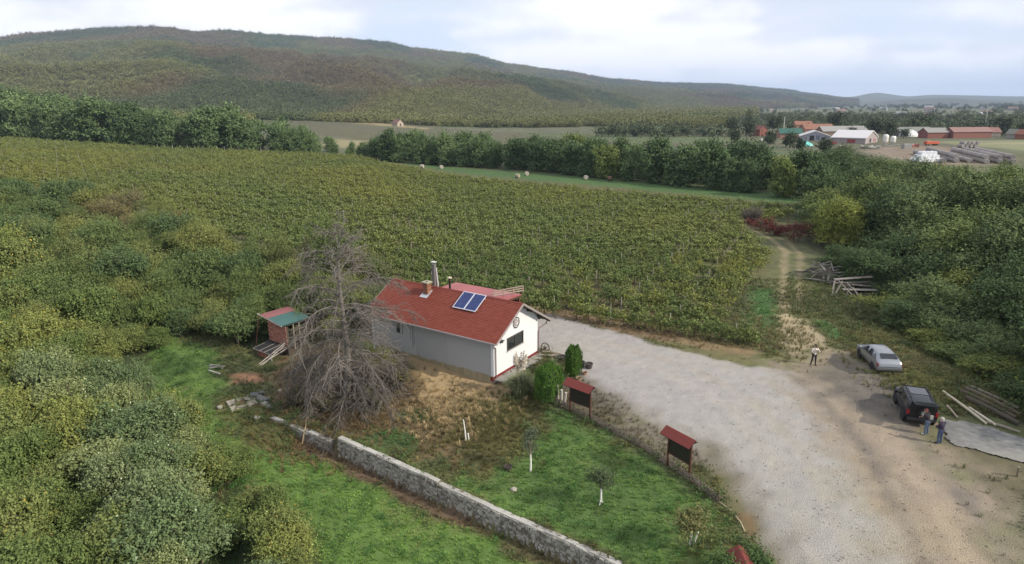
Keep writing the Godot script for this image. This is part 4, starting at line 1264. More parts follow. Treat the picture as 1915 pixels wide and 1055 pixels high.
		for e in [-.6, .6]:
			m = Mb.new()
			m.box(Transform3D(bs, o + bs * Vector3(e, -.06, 0)), Vector3(.05, .09, 1.16), lin(.5, .5, .52))
			obj("rail", m.mesh(), mat("aluminium"), sp)
	# flue of the stove house and the black stove pipe behind the ridge
	var fl := thing("flue_pipe", "tall grey rectangular flue with capped top behind the red roof", "chimney", at, th)
	m = Mb.new()
	m.bx(Vector3(7.3, 2.95, -11.9), Vector3(.30, 5.9, .32), lin(.17, .165, .16))
	obj("shaft", m.mesh(), metal, fl)
	m = Mb.new()
	m.tube(PackedVector3Array([Vector3(7.48, 0, -11.62), Vector3(7.47, 4.0, -11.64), Vector3(7.40, 5.55, -11.72)]), PackedFloat32Array([.09, .09, .08]), 9, lin(.55, .55, .56))
	tag(obj("side_pipe", m.mesh(), mat("aluminium"), fl), "pale pipe")
	m = Mb.new()
	m.bx(Vector3(7.3, 6.12, -11.9), Vector3(.44, .06, .46), lin(.55, .55, .52))
	for k in 4: m.bx(Vector3(7.3 + (.12 if k % 2 else -.12), 6.0, -11.9 + (.12 if k > 1 else -.12)), Vector3(.03, .2, .03), lin(.1, .1, .1))
	obj("cap", m.mesh(), metal, fl)
	fl = thing("stove_pipe", "short black stove pipe with mushroom cowl behind the roof ridge", "chimney", at, th)
	m = Mb.new()
	m.rod(Vector3(7.0, 2.6, -9.8), Vector3(7.0, 4.9, -9.8), .10, .10, 10, lin(.03, .027, .025))
	obj("pipe", m.mesh(), metal, fl)
	m = Mb.new()
	m.lathe(PackedVector2Array([Vector2(0, 4.92), Vector2(.24, 4.96), Vector2(.22, 5.02), Vector2(0, 5.13)]), 12, lin(.42, .38, .27), Transform3D(Basis(), Vector3(7.0, 0, -9.8)))
	obj("cowl", m.mesh(), metal, fl)
	# terrace canopy behind the house
	var ca := thing("terrace_canopy", "flat pinkish red sheet roof on posts behind the house", "canopy", at, th)
	for k in 9:
		m = Mb.new()
		var z := -5.1 - k * .87
		m.hexa([Vector3(7.75, 3.04, z), Vector3(11.8, 2.90, z), Vector3(11.8, 2.90, z - .86), Vector3(7.75, 3.04, z - .86), Vector3(7.75, 3.09, z), Vector3(11.8, 2.95, z), Vector3(11.8, 2.95, z - .86), Vector3(7.75, 3.09, z - .86)], lin(.33, .085, .08) * rng.randf_range(.93, 1.06))
		obj("sheet", m.mesh(), metal, ca)
	for e in [[7.9, -5.3], [11.6, -5.3], [11.6, -9.0], [11.6, -12.7], [7.9, -12.7]]:
		m = Mb.new()
		m.bx(Vector3(e[0], 1.45, e[1]), Vector3(.16, 2.9, .16), lin(.20, .075, .04))
		obj("post", m.mesh(), mat("dark wood"), ca)
	for e in [[Vector3(7.8, 2.95, -5.14), Vector3(11.78, 2.81, -5.14)], [Vector3(11.7, 2.81, -5.2), Vector3(11.7, 2.81, -12.9)], [Vector3(9.7, 2.87, -5.2), Vector3(9.7, 2.87, -12.9)]]:
		m = Mb.new()
		m.bar(e[0], e[1], .12, .16, lin(.12, .055, .035))
		obj("beam", m.mesh(), mat("dark wood"), ca)
	m = Mb.new()
	m.bx(Vector3(11.6, 1.2, -7.2), Vector3(.06, 2.4, 3.4), lin(.11, .055, .035))
	obj("back_screen", m.mesh(), mat("dark wood"), ca)
	var ra := thing("wooden_railing", "weathered wooden railing frame leaning on the pinkish canopy roof", "railing", at, th)
	for k in 3:
		m = Mb.new()
		m.bar(Vector3(9.4, 3.15 + k * .19, -6.8), Vector3(12.15, 3.25 + k * .22, -5.1), .04, .10, lin(.34, .27, .22) * (1.0 - k * .08))
		obj("rail", m.mesh(), mat("grey wood"), ra)
	for k in 4:
		m = Mb.new()
		var p := Vector3(9.5, 0, -6.74).lerp(Vector3(12.05, 0, -5.16), k / 3.0)
		m.bar(p + Vector3(0, 3.02, 0), p + Vector3(0, 3.68, 0), .07, .07, lin(.27, .20, .16))
		obj("upright", m.mesh(), mat("grey wood"), ra)

func ring(m: Mb, r0: float, r1: float, h: float, col: Color, a0 := 0.0, a1 := 360.0) -> void:  # flat ring facing +z, h thick
	var n := maxi(6, int((a1 - a0) / 12.0))
	for k in n:
		var a := deg_to_rad(lerpf(a0, a1, float(k) / n))
		var b := deg_to_rad(lerpf(a0, a1, float(k + 1) / n))
		var p := [Vector3(cos(a) * r0, sin(a) * r0, h), Vector3(cos(a) * r1, sin(a) * r1, h), Vector3(cos(b) * r1, sin(b) * r1, h), Vector3(cos(b) * r0, sin(b) * r0, h)]
		if r0 < .001: m.tri(p[0], p[1], p[2], col, Vector3.BACK)
		else: m.quad(p[0], p[1], p[2], p[3], col, Vector3.BACK)
		var o := Vector3(cos((a + b) / 2), sin((a + b) / 2), 0)
		m.quad(p[1], p[2], p[2] - Vector3(0, 0, h), p[1] - Vector3(0, 0, h), col, o)

# ---------------------------------------------------------------- brick shed on the bank
func make_shed() -> void:
	var rng := RandomNumberGenerator.new()
	rng.seed = 17
	var h := thing("brick_shed", "small ramshackle hollow brick shed with red and green sheet roof", "shed", Vector3(-22.6, -.8, -55.07), -.639)
	var brick := mat("brick")
	var wall := obj("wall", null, null, h)
	var m := Mb.new()
	m.bx(Vector3(1.41, .3, -.16), Vector3(2.80, 2.9, .22), lin(.10, .075, .06))
	m.bx(Vector3(.11, .3, -1.3), Vector3(.2, 2.9, 2.1), lin(.26, .13, .09))
	m.bx(Vector3(1.41, .3, -2.4), Vector3(2.80, 3.0, .16), lin(.10, .07, .055))
	m.bx(Vector3(1.41, -1.1, -1.3), Vector3(2.7, 1.4, 2.2), lin(.12, .09, .06))
	wall.mesh = m.mesh()
	wall.material_override = mat("concrete")
	for r in 9:
		for k in 8:
			m = Mb.new()
			var x := .18 + k * .352 + (.09 if r % 2 else 0.0)
			var w := .325 if x + .16 < 2.85 else .24
			m.bx(Vector3(minf(x, 2.68), .10 + r * .205, -.03 + rng.randf_range(-.008, .008)), Vector3(w, .16, .07), lin(.60, .27, .19) * rng.randf_range(.72, 1.15))
			obj("brick", m.mesh(), brick, wall)
	# roof of four sheets: two red, two green
	for k in 4:
		m = Mb.new()
		var x0 := [-.4, .2, .8, 1.8][k] as float
		var x1 := [.21, .79, 1.81, 2.95][k] as float
		var z0 := .45
		var z1 := -2.6
		var up := .012 * (k % 2)
		m.hexa([Vector3(x0, 2.42 - x0 * .13 + up, z0), Vector3(x1, 2.42 - x1 * .13 + up, z0), Vector3(x1, 2.40 - x1 * .13 + up, z1), Vector3(x0, 2.40 - x0 * .13 + up, z1), Vector3(x0, 2.46 - x0 * .13 + up, z0), Vector3(x1, 2.46 - x1 * .13 + up, z0), Vector3(x1, 2.44 - x1 * .13 + up, z1), Vector3(x0, 2.44 - x0 * .13 + up, z1)], [lin(.20, .06, .055), lin(.23, .075, .07), lin(.035, .105, .09), lin(.04, .115, .10)][k])
		tag(obj("roof_sheet", m.mesh(), mat("painted metal"), h), ["red roof sheet", "red roof sheet", "blue-green roof sheet", "blue-green roof sheet"][k])
	m = Mb.new()
	m.bar(Vector3(-.75, 2.50, .44), Vector3(2.95, 2.01, .44), .07, .09, lin(.42, .36, .32))
	obj("fascia", m.mesh(), mat("grey wood"), h)
	m = Mb.new()
	m.bar(Vector3(2.92, 1.97, .42), Vector3(2.92, 1.97, -2.6), .07, .1, lin(.05, .07, .07))
	obj("fascia", m.mesh(), mat("dark wood"), h)
	for e in [[2.85, -.75], [2.85, -1.35], [2.85, -2.1]]:
		m = Mb.new()
		m.rod(Vector3(e[0], -.5, e[1]), Vector3(e[0] + .02, 2.0, e[1]), .07, .06, 7, lin(.27, .23, .19))
		obj("pole", m.mesh(), mat("grey wood"), h)
	m = Mb.new()
	m.rod(Vector3(-1.5, -1.0, .55), Vector3(-.65, 2.3, .40), .05, .045, 6, lin(.27, .12, .09))
	obj("prop", m.mesh(), mat("grey wood"), h)
	# lean-to in front with its own low brick box
	var lo := thing("lean_to", "low brick lean-to under a black sheet in front of the shed", "lean-to", Vector3(-22.6, -.8, -55.07), -.639)
	m = Mb.new()
	m.hexa([Vector3(-.25, -.45, 1.55), Vector3(2.3, -.5, 1.5), Vector3(2.75, -.12, .1), Vector3(.1, -.08, .1), Vector3(-.25, -.41, 1.55), Vector3(2.3, -.46, 1.5), Vector3(2.75, -.08, .1), Vector3(.1, -.04, .1)], lin(.022, .02, .02))
	obj("black_sheet", m.mesh(), mat("tar felt", .6), lo)
	for e in [[Vector3(-.27, -.42, 1.57), Vector3(2.32, -.46, 1.53)], [Vector3(-.27, -.42, 1.57), Vector3(.1, -.05, .12)], [Vector3(2.32, -.46, 1.53), Vector3(2.75, -.09, .12)], [Vector3(.75, -.41, 1.52), Vector3(1.15, -.05, .12)], [Vector3(1.45, -.42, 1.52), Vector3(1.85, -.06, .12)]]:
		m = Mb.new()
		m.bar(e[0], e[1], .05, .05, lin(.22, .19, .17))
		obj("batten", m.mesh(), mat("grey wood"), lo)
	var bw := obj("wall", null, null, lo)
	m = Mb.new()
	m.bx(Vector3(.75, -1.15, 1.0), Vector3(1.5, 1.3, .6), lin(.24, .2, .17))
	m.bx(Vector3(1.9, -.85, 1.28), Vector3(.5, .7, .08), lin(.42, .41, .42))
	bw.mesh = m.mesh()
	bw.material_override = mat("concrete")
	for r in 6:
		for k in 5:
			m = Mb.new()
			m.bx(Vector3(.17 + k * .30 + (.05 if r % 2 else 0.0), -1.62 + r * .195, 1.31), Vector3(.26, .155, .06), lin(.50, .20, .135) * rng.randf_range(.7, 1.15))
			obj("brick", m.mesh(), brick, bw)
	var pl := [[Vector3(2.95, .42, .3), Vector3(1.2, -1.9, 3.1), "long pale plank leaning on the brick shed, the upper one"], [Vector3(2.9, .2, .35), Vector3(1.75, -1.85, 3.0), "pale plank leaning on the brick shed, the lower one"], [Vector3(3.6, .15, .6), Vector3(1.5, -1.6, 2.8), "thin pale pole leaning across the planks by the shed"], [Vector3(-.9, -1.0, 1.3), Vector3(-.3, -2.0, 2.6), "thin stick propped in the grass left of the shed"]]
	for e in pl:
		m = Mb.new()
		m.bar(Vector3.ZERO, (e[1] as Vector3) - (e[0] as Vector3), .11, .05, lin(.50, .44, .38))
		var o := obj("plank", m.mesh(), mat("grey wood"), self, Transform3D(Basis(Vector3.UP, -.639), Vector3(-22.6, -.8, -55.07)) * (e[0] as Vector3))
		o.rotation.y = -.639
		tag(o, e[2], "plank", "planks leaning on the shed")

func blocky(m: Mb, x: Transform3D, s: Vector3, rng: RandomNumberGenerator, col: Color, wild := .18) -> void:
	var p := []
	for y in [-.5, .5]:
		for q in [[-.5, -.5], [.5, -.5], [.5, .5], [-.5, .5]]:
			p.append(x * Vector3(s.x * (q[0] + rng.randf_range(-wild, wild) * .5), s.y * (y + rng.randf_range(-wild, wild)), s.z * (q[1] + rng.randf_range(-wild, wild) * .5)))
	m.hexa(p, col)

func rock(m: Mb, at: Vector3, r: Vector3, rng: RandomNumberGenerator, col: Color) -> void:
	var n := 7
	var prof := [[.75, -.5], [1.0, 0.0], [.85, .55], [.4, .9]]
	var wob := []
	for k in n * 4: wob.append(rng.randf_range(.78, 1.15))
	var ring_pt := func(j: int, k: int) -> Vector3:
		var a := TAU * k / n
		var f: float = prof[j][0] * wob[j * n + k % n]
		return at + Vector3(cos(a) * r.x * f, r.y * prof[j][1] * wob[(j * n + k % n + 3) % (n * 4)], sin(a) * r.z * f)
	for j in 3:
		for k in n:
			var a: Vector3 = ring_pt.call(j, k)
			var b: Vector3 = ring_pt.call(j, k + 1)
			var c: Vector3 = ring_pt.call(j + 1, k + 1)
			var d: Vector3 = ring_pt.call(j + 1, k)
			m.quad(a, b, c, d, col, (a + c) * .5 - at)
	for k in n: m.tri(at + Vector3(0, r.y * .95, 0), ring_pt.call(3, k), ring_pt.call(3, k + 1), col, Vector3.UP)

# ---------------------------------------------------------------- stone wall of the garden
func make_wall() -> void:
	var rng := RandomNumberGenerator.new()
	rng.seed = 23
	var stone := mat("stone", .95, 0, Color(1.15, 1.15, 1.15), fine_tex, 1.4)
	var mortar := mat("mortar", .95, 0, Color(1.15, 1.15, 1.15), fine_tex, 1.0)
	var walls := [[[Vector2(-17.7, -42.05), Vector2(-15.2, -40.6), Vector2(-12.35, -38.75)], -1.95, "ruined low end of the pale stone garden wall, left of the gap"], [[Vector2(-11.75, -38.35), Vector2(-7.5, -35.3), Vector2(-4.45, -33.05)], -1.52, "upper stretch of the pale stone garden wall beside the gap"], [[Vector2(-4.4, -33.1), Vector2(-.92, -30.45), Vector2(2.48, -28.05), Vector2(5.43, -25.9), Vector2(9, -23.2)], -1.66, "long lower stretch of the pale stone garden wall below the saplings"]]
	var all := []
	for wi in walls.size():
		var pts: Array = walls[wi][0]
		var top: float = walls[wi][1]
		var w := thing("stone_wall", walls[wi][2], "wall")
		var core := obj("core", null, null, w)
		var m := Mb.new()
		var cap := Mb.new()
		for k in pts.size() - 1:
			var a: Vector2 = pts[k]
			var b: Vector2 = pts[k + 1]
			var d := (b - a).normalized()
			var o := Vector2(d.y, -d.x)   # towards the low side
			if o.y < 0: o = -o
			var f := o * .13
			var bk := o * -.13
			var yb := -3.4
			m.hexa([v3(a + f, yb), v3(b + f, yb), v3(b + bk, yb), v3(a + bk, yb), v3(a + f, top - .05), v3(b + f, top - .05), v3(b + bk, top - .05), v3(a + bk, top - .05)], lin(.30, .285, .255))
			var len := a.distance_to(b)
			# coping of pale mortar in uneven lengths
			var s := 0.0
			while s < len:
				var e := minf(len, s + rng.randf_range(.5, 1.1))
				var p := a + d * s
				var q := a + d * e
				var y := top + .05 * n_mid.get_noise_2d(p.x * 9.0, p.y * 9.0) - (.18 * rng.randf() if wi == 0 else 0.0)
				var fo := o * (.165 + rng.randf_range(0, .04))
				var bo := o * -(.15 + rng.randf_range(0, .04))
				cap.hexa([v3(p + fo, y - .09), v3(q + fo, y - .09), v3(q + bo, y - .09), v3(p + bo, y - .09), v3(p + fo * .9, y + rng.randf_range(-.015, .02)), v3(q + fo * .9, y + rng.randf_range(-.015, .02)), v3(q + bo * .9, y + rng.randf_range(-.015, .02)), v3(p + bo * .9, y + rng.randf_range(-.015, .02))], lin(.58, .555, .50) * rng.randf_range(.85, 1.1))
				s = e
			# face stones in rough courses
			var y := -3.12
			while y < top - .10:
				var hh := minf(rng.randf_range(.11, .20), top - .06 - y)
				s = rng.randf_range(-.1, .05)
				while s < len:
					var ls := rng.randf_range(.15, .36)
					var mid := a + d * clampf(s + ls / 2, .08, len - .08) + o * (.135 + rng.randf_range(-.02, .035))
					all.append([v3(mid, y + hh / 2 + rng.randf_range(-.025, .025)), Vector3(ls * .93, hh * .9, .15), atan2(-d.y, d.x), core, wi])
					s += ls + .015
				y += hh
		core.mesh = m.mesh()
		core.material_override = mortar
		obj("coping", cap.mesh(), mortar, w)
	all.sort_custom(func(x, y): return (x[0] as Vector3).length() - x[1].x * 6.0 < (y[0] as Vector3).length() - y[1].x * 6.0)
	var rest := [Mb.new(), Mb.new(), Mb.new()]
	var n := 0
	for e in all:
		var tone := rng.randf()
		var col := lin(.33, .31, .27).lerp(lin(.62, .58, .51), tone)
		if rng.randf() < .16: col = lin(.25, .22, .18)
		var x := Transform3D(Basis(Vector3.UP, e[2]), e[0])
		if n < 300:
			var m := Mb.new()
			blocky(m, Transform3D(), e[1], rng, col, .24)
			var o := obj("stone", m.mesh(), stone, e[3], e[0])
			o.rotation.y = e[2]
			n += 1
		else:
			blocky(rest[e[4]], x, e[1], rng, col, .24)
	for e in 3:
		if rest[e].v.size() == 0: continue
		for w in get_children():
			if w.name == ("stone_wall" if e == 0 else "stone_wall_%03d" % e):
				tag(obj("far_stones", rest[e].mesh(), stone, w), "", "", "", "stuff")

func v3(p: Vector2, y: float) -> Vector3:
	return Vector3(p.x, y, p.y)

# ---------------------------------------------------------------- notice boards, wattle fence
func make_signs() -> void:
	var spots := [[Vector3(3.91, 0, -39.29), Vector3(5.13, 0, -38.12), 2.25, "brown roofed notice board beside the clipped cypress, the farthest of three"], [Vector3(8.99, 0, -32.6), Vector3(9.9, 0, -31.25), 2.25, "brown roofed notice board at the middle of the wattle fence"], [Vector3(10.12, 0, -23.95), Vector3(10.0, 0, -22.3), 2.2, "red roof of the notice board at the bottom edge among shrubs"]]
	for e in spots:
		var a: Vector3 = e[0]
		var b: Vector3 = e[1]
		a.y = ground(a.x, a.z)
		b.y = ground(b.x, b.z)
		var c := (a + b) / 2
		var d := b - a
		var w := Vector2(d.x, d.z).length()
		var s := thing("notice_board", e[3], "notice board", c, atan2(-d.z, d.x), "roofed notice boards along the garden edge")
		var brown := lin(.075, .03, .022)
		var wood := mat("dark paint")
		var H: float = e[2]
		for k in [-1.0, 1.0]:
			var m := Mb.new()
			m.bx(Vector3(k * w / 2, H / 2 - .2, 0), Vector3(.09, H + .4, .09), brown)
			obj("leg", m.mesh(), wood, s)
		var m := Mb.new()
		m.bx(Vector3(0, H * .66, 0), Vector3(w - .1, H * .44, .04), lin(.022, .016, .015))
		obj("board", m.mesh(), wood, s)
		for y in [H * .44 - .03, H * .885 + .03]:
			m = Mb.new()
			m.bx(Vector3(0, y, 0), Vector3(w - .1, .07, .06), brown)
			obj("rail", m.mesh(), wood, s)
		for k in [-1.0, 1.0]:
			var g := Mb.new()
			for q in 5:
				var y0 := H + .34 - .36 * q / 5.0
				var y1 := H + .34 - .36 * (q + 1.12) / 5.0
				var z0 := .52 * q / 5.0
				var z1 := .52 * (q + 1.12) / 5.0
				g.quad(Vector3(-w / 2 - .26, y0 + .012, k * z0), Vector3(w / 2 + .26, y0 + .012, k * z0), Vector3(w / 2 + .26, y1 + .03, k * z1), Vector3(-w / 2 - .26, y1 + .03, k * z1), lin(.24, .045, .035) * (1.0 + .05 * (q % 2)), Vector3(0, 1, k))
			g.quad(Vector3(-w / 2 - .26, H + .315, 0), Vector3(w / 2 + .26, H + .315, 0), Vector3(w / 2 + .26, H - .05, k * .52), Vector3(-w / 2 - .26, H - .05, k * .52), brown, Vector3(0, -1, -k))
			obj("roof", g.mesh(), mat("shingle"), s)
		for k in [-1.0, 1.0]:
			var g := Mb.new()
			g.tri(Vector3(k * (w / 2 + .02), H + .30, 0), Vector3(k * (w / 2 + .02), H - .04, .48), Vector3(k * (w / 2 + .02), H - .04, -.48), brown, Vector3(k, 0, 0))
			obj("gable", g.mesh(), wood, s)

func make_fence() -> void:
	var rng := RandomNumberGenerator.new()
	rng.seed = 29
	var pts := [Vector2(1.3, -42.3), Vector2(3.05, -40.6), Vector2(4.6, -38.8), Vector2(6.1, -37.1), Vector2(7.95, -34.6), Vector2(9.15, -32.5), Vector2(10.2, -30.6), Vector2(10.9, -29.2)]
	var f := thing("wattle_fence", "low grey woven wattle fence curving between lawn and gravel", "fence")
	var line := PackedVector2Array()
	for k in pts.size() - 1:
		var a: Vector2 = pts[k]
		var b: Vector2 = pts[k + 1]
		var n := int(a.distance_to(b) / .4)
		for q in n: line.append(a.lerp(b, float(q) / n))
	line.append(pts[-1])
	var wood := mat("grey wood")
	for k in line.size():
		var m := Mb.new()
		m.rod(Vector3(0, -.2, 0), Vector3(rng.randf_range(-.04, .04), rng.randf_range(.48, .66), rng.randf_range(-.04, .04)), .032, .025, 6, lin(.17, .135, .10) * rng.randf_range(.7, 1.2))
		obj("stake", m.mesh(), wood, f, put(line[k].x, line[k].y))
	for r in 9:
		var m := Mb.new()
		var p := PackedVector3Array()
		var rad := PackedFloat32Array()
		var skip := -1
		for k in line.size():
			var d := (line[mini(k + 1, line.size() - 1)] - line[maxi(k - 1, 0)]).normalized()
			var o := d.orthogonal() * (.055 if (k + r) % 2 else -.055)
			var q := line[k] + o
			p.append(put(q.x, q.y, .05 + r * .048 + rng.randf_range(-.015, .015)))
			rad.append(rng.randf_range(.02, .032))
		m.tube(p, rad, 5, lin(.20, .165, .125) * rng.randf_range(.65, 1.25))
		obj("woven_rod", m.mesh(), wood, f)
	# loose prunings stuck in the fence
	var m := Mb.new()
	for k in 160:
		var q := line[rng.randi() % line.size()] + Vector2(rng.randf_range(-.15, .15), rng.randf_range(-.15, .15))
		var a := put(q.x, q.y, rng.randf_range(.05, .4))
		m.rod(a, a + Vector3(rng.randf_range(-.3, .3), rng.randf_range(-.05, .25), rng.randf_range(-.3, .3)), .012, .006, 4, lin(.21, .17, .13) * rng.randf_range(.6, 1.2))
	tag(obj("prunings", m.mesh(), wood, f), "", "", "", "stuff")
	# pale edging rail past the fence end
	var e := Mb.new()
	e.tube(PackedVector3Array([put(10.95, -29.15, .06), put(11.3, -28.3, .06), put(11.45, -27.4, .05), put(11.4, -26.6, .04)]), PackedFloat32Array([.04, .04, .04, .035]), 6, lin(.42, .35, .22))
	tag(obj("edging_rail", e.mesh(), wood), "thin pale wooden rail lying beyond the wattle fence end", "rail")

# ---------------------------------------------------------------- garden plants and small things by the house
func blade_tuft(seed_: int, n: int, h: float, spread: float, w: float, c0: Color, c1: Color) -> ArrayMesh:
	var rng := RandomNumberGenerator.new()
	rng.seed = seed_
	var m := Mb.new()
	for k in n:
		var a := rng.randf() * TAU
		var o := Vector3(cos(a), 0, sin(a))
		var b := o * rng.randf() * spread * .4
		var l := rng.randf_range(.55, 1.0) * h
		var lean := rng.randf_range(.15, 1.0) * spread
		var s := Vector3(-o.z, 0, o.x) * w * rng.randf_range(.7, 1.3)
		var mid := b + o * lean * .4 + Vector3(0, l * .7, 0)
		var tip := b + o * lean + Vector3(0, l * rng.randf_range(.75, 1.0), 0)
		var c := c0.lerp(c1, rng.randf()) * rng.randf_range(.8, 1.2)
		var q := m.v.size()
		for p in [b - s, b + s, mid + s * .8, mid - s * .8, tip]:
			m.v.append(p)
			m.c.append(c)
		m.i.append_array(PackedInt32Array([q, q + 1, q + 2, q, q + 2, q + 3, q + 3, q + 2, q + 4]))
	return m.mesh()

func make_garden() -> void:
	var rng := RandomNumberGenerator.new()
	rng.seed = 37
	var lm := leaf_mat("bush leaves")
	# two clipped cypresses: upright sprays on a rounded block
	for e in [[Vector3(2.55, 0, -41.35), Vector3(1.02, 1.24, .80), "broad bright green clipped cypress next to the pampas grass", 1.0], [Vector3(4.65, 0, -44.75), Vector3(.62, 1.15, .52), "narrow dark green clipped cypress beside the gravel", .82]]:
		var at := put(e[0].x, e[0].z)
		var r: Vector3 = e[1]
		var t := thing("clipped_cypress", e[2], "cypress", at, .9)
		var m := Mb.new()
		for k in 7000:
			var d := Vector3(rng.randfn(), rng.randfn(), rng.randfn()).normalized()
			var q := pow(pow(absf(d.x), 4.0) + pow(absf(d.y), 4.0) + pow(absf(d.z), 4.0), -.25)
			var bump := 1.0 + .26 * n_fine.get_noise_3d(d.x * 6.0, d.y * 4.0 + 30.0 * e[3], d.z * 6.0)
			var p := Vector3(0, r.y, 0) + d * q * r * bump * (1.0 - .16 * pow(rng.randf(), 2.0))
			if p.y < .1: continue
			var nr := (d + Vector3(rng.randfn(), 0, rng.randfn()) * .5).normalized()
			var t3 := (Vector3.UP + Vector3(rng.randfn(), 0, rng.randfn()) * .28 + d * .2).normalized() * rng.randf_range(.09, .2)
			var s := t3.cross(nr).normalized() * rng.randf_range(.02, .035)
			var c := lin(.055, .135, .024).lerp(lin(.105, .19, .034), rng.randf()) * rng.randf_range(.75, 1.2) * float(e[3])
			var i0 := m.v.size()
			m.v.append(p - s); m.v.append(p + s); m.v.append(p + t3)
			for z in 3: m.c.append(c)
			m.i.append(i0); m.i.append(i0 + 1); m.i.append(i0 + 2)
		obj("foliage", m.mesh(), lm, t)
		m = Mb.new()
		m.rod(Vector3(0, -.2, 0), Vector3(0, r.y * 1.7, 0), .08, .03, 7, lin(.12, .09, .06))
		m.lathe(PackedVector2Array([Vector2(.05, .15), Vector2(.55, .35), Vector2(.62, r.y), Vector2(.5, r.y * 1.7), Vector2(.05, r.y * 1.8)]), 9, lin(.02, .035, .012), Transform3D(Basis().scaled(Vector3(r.x, 1, r.z))))
		obj("trunk", m.mesh(), mat("bark"), t)
	# pampas grass with its plumes
	var pg := thing("pampas_grass", "large grey-green pampas grass with white plumes against the gable", "ornamental grass", put(.55, -42.15))
	obj("leaves", blade_tuft(71, 1300, 1.75, 1.35, .014, lin(.12, .15, .07), lin(.22, .24, .13)), lm, pg)
	for k in 20:
		var a := rng.randf() * TAU
		var o := Vector3(cos(a) * .5, 0, sin(a) * .3) * rng.randf_range(.3, 1.0)
		var top := Vector3(o.x * 1.2, rng.randf_range(2.0, 2.75), o.z * 1.2)
		var st := obj("plume", null, null, pg)
		var m := Mb.new()
		m.rod(o * .3, top, .012, .008, 4, lin(.3, .28, .18))
		for q in 130:
			var t := rng.randf()
			var p := top + Vector3(o.x * .2 * t, .75 * t - .1, o.z * .2 * t)
			var d := Vector3(rng.randfn(), rng.randfn() + 1.4, rng.randfn()).normalized() * .13
			leaf(m, p + Vector3(rng.randfn(), 0, rng.randfn()) * .075 * (1.15 - t), d.normalized(), .11, .4, rng, lin(.60, .54, .45) * rng.randf_range(.85, 1.1))
		var am := m
		var cnt := am.v.size() - am.n.size()
		for q in cnt: am.n.append(Vector3(.2, .9, .3).normalized())
		st.mesh = am.mesh()
		st.material_override = leaf_mat("plumes")
	# whitewashed saplings and the bare one
	var bark := mat("whitewash", .9)
	var trees := [[Vector2(1.03, -33.73), 1.15, 3.0, .52, 2600, .085, lin(.075, .095, .055), lin(.12, .14, .085), "slender grey-green sapling with whitewashed trunk beside the dark pot"], [Vector2(4.81, -30.35), 1.0, 2.6, .85, 3300, .09, lin(.055, .085, .04), lin(.10, .125, .06), "bushy sapling with whitewashed trunk in the middle of the lawn"], [Vector2(8.68, -26.44), .75, 2.5, .95, 2600, .11, lin(.12, .125, .045), lin(.20, .19, .08), "yellowish sapling with forked whitewashed trunk near the bottom board"]]
	for k in 3:
		var e: Array = trees[k]
		var p: Vector2 = e[0]
		var t := thing("sapling", e[8], "sapling", put(p.x, p.y))
		var m := Mb.new()
		m.tube(PackedVector3Array([Vector3(0, -.15, 0), Vector3(.02, e[1] * .5, 0), Vector3(0, e[1], .03)]), PackedFloat32Array([.07, .055, .045]), 8, lin(.72, .71, .66))
		if k == 2: m.tube(PackedVector3Array([Vector3(.12, -.15, .1), Vector3(.2, e[1] * .5, .12), Vector3(.32, e[1], .1)]), PackedFloat32Array([.05, .045, .035]), 7, lin(.72, .71, .66))
		if k == 1:
			for q in 3: m.tube(PackedVector3Array([Vector3(.02, .35, 0), Vector3(cos(q * 2.1) * .16, 0, sin(q * 2.1) * .16)]), PackedFloat32Array([.03, .03]), 6, lin(.66, .65, .6))
		obj("trunk", m.mesh(), bark, t)
		m = Mb.new()
		var lobes := []
		for q in 9:
			var a := rng.randf() * TAU
			var c := Vector3(cos(a) * e[3] * rng.randf_range(.2, .62), rng.randf_range(e[1] + .2, e[2] - .35), sin(a) * e[3] * rng.randf_range(.2, .62))
			lobes.append([c, Vector3.ONE * e[3] * rng.randf_range(.35, .5)])
			m.tube(PackedVector3Array([Vector3(0, e[1] * .95, .02), c * Vector3(.5, .85, .5), c]), PackedFloat32Array([.03, .018, .008]), 5, lin(.22, .19, .15))
		obj("branches", m.mesh(), mat("bark"), t)
		obj("crown", leaf_cloud(300 + k, lobes, int(e[4] * .8), e[5] * 1.15, [e[6], e[7]], .8, .5), lm, t)
	var st := thing("sapling_stake", "leafless whitewashed stem with a short side stub on the brown slope", "sapling", put(-3.12, -37.42))
	var m := Mb.new()
	m.tube(PackedVector3Array([Vector3(0, -.1, 0), Vector3(-.06, .8, 0), Vector3(-.14, 1.6, .03)]), PackedFloat32Array([.055, .045, .035]), 7, lin(.70, .68, .62))
	obj("stem", m.mesh(), bark, st)
	m = Mb.new()
	m.tube(PackedVector3Array([Vector3(.2, -.1, .05), Vector3(.14, .6, .02)]), PackedFloat32Array([.05, .045]), 7, lin(.70, .68, .62))
	obj("side_stub", m.mesh(), bark, st)
	# dark pot in the lawn, tubs and pots by the cypresses
	var pots := [[-.34, -34.04, .26, .28, lin(.055, .045, .045), "dark round pot standing in the lawn left of the slender sapling"], [5.42, -46.4, .33, .42, lin(.04, .036, .035), "black tub on the gravel beside the narrow cypress, nearer the house"], [6.0, -46.1, .34, .40, lin(.055, .05, .05), "black tub on the gravel, the outermost by the narrow cypress"], [3.95, -47.6, .42, .42, lin(.05, .045, .04), "dark tub between the two cypresses by the woodpile"], [5.0, -43.9, .24, .22, lin(.36, .24, .15), "clay bowl on the bare ground in front of the narrow cypress"], [5.55, -44.9, .22, .2, lin(.34, .20, .13), "clay bowl on the bare ground below the black tubs"]]
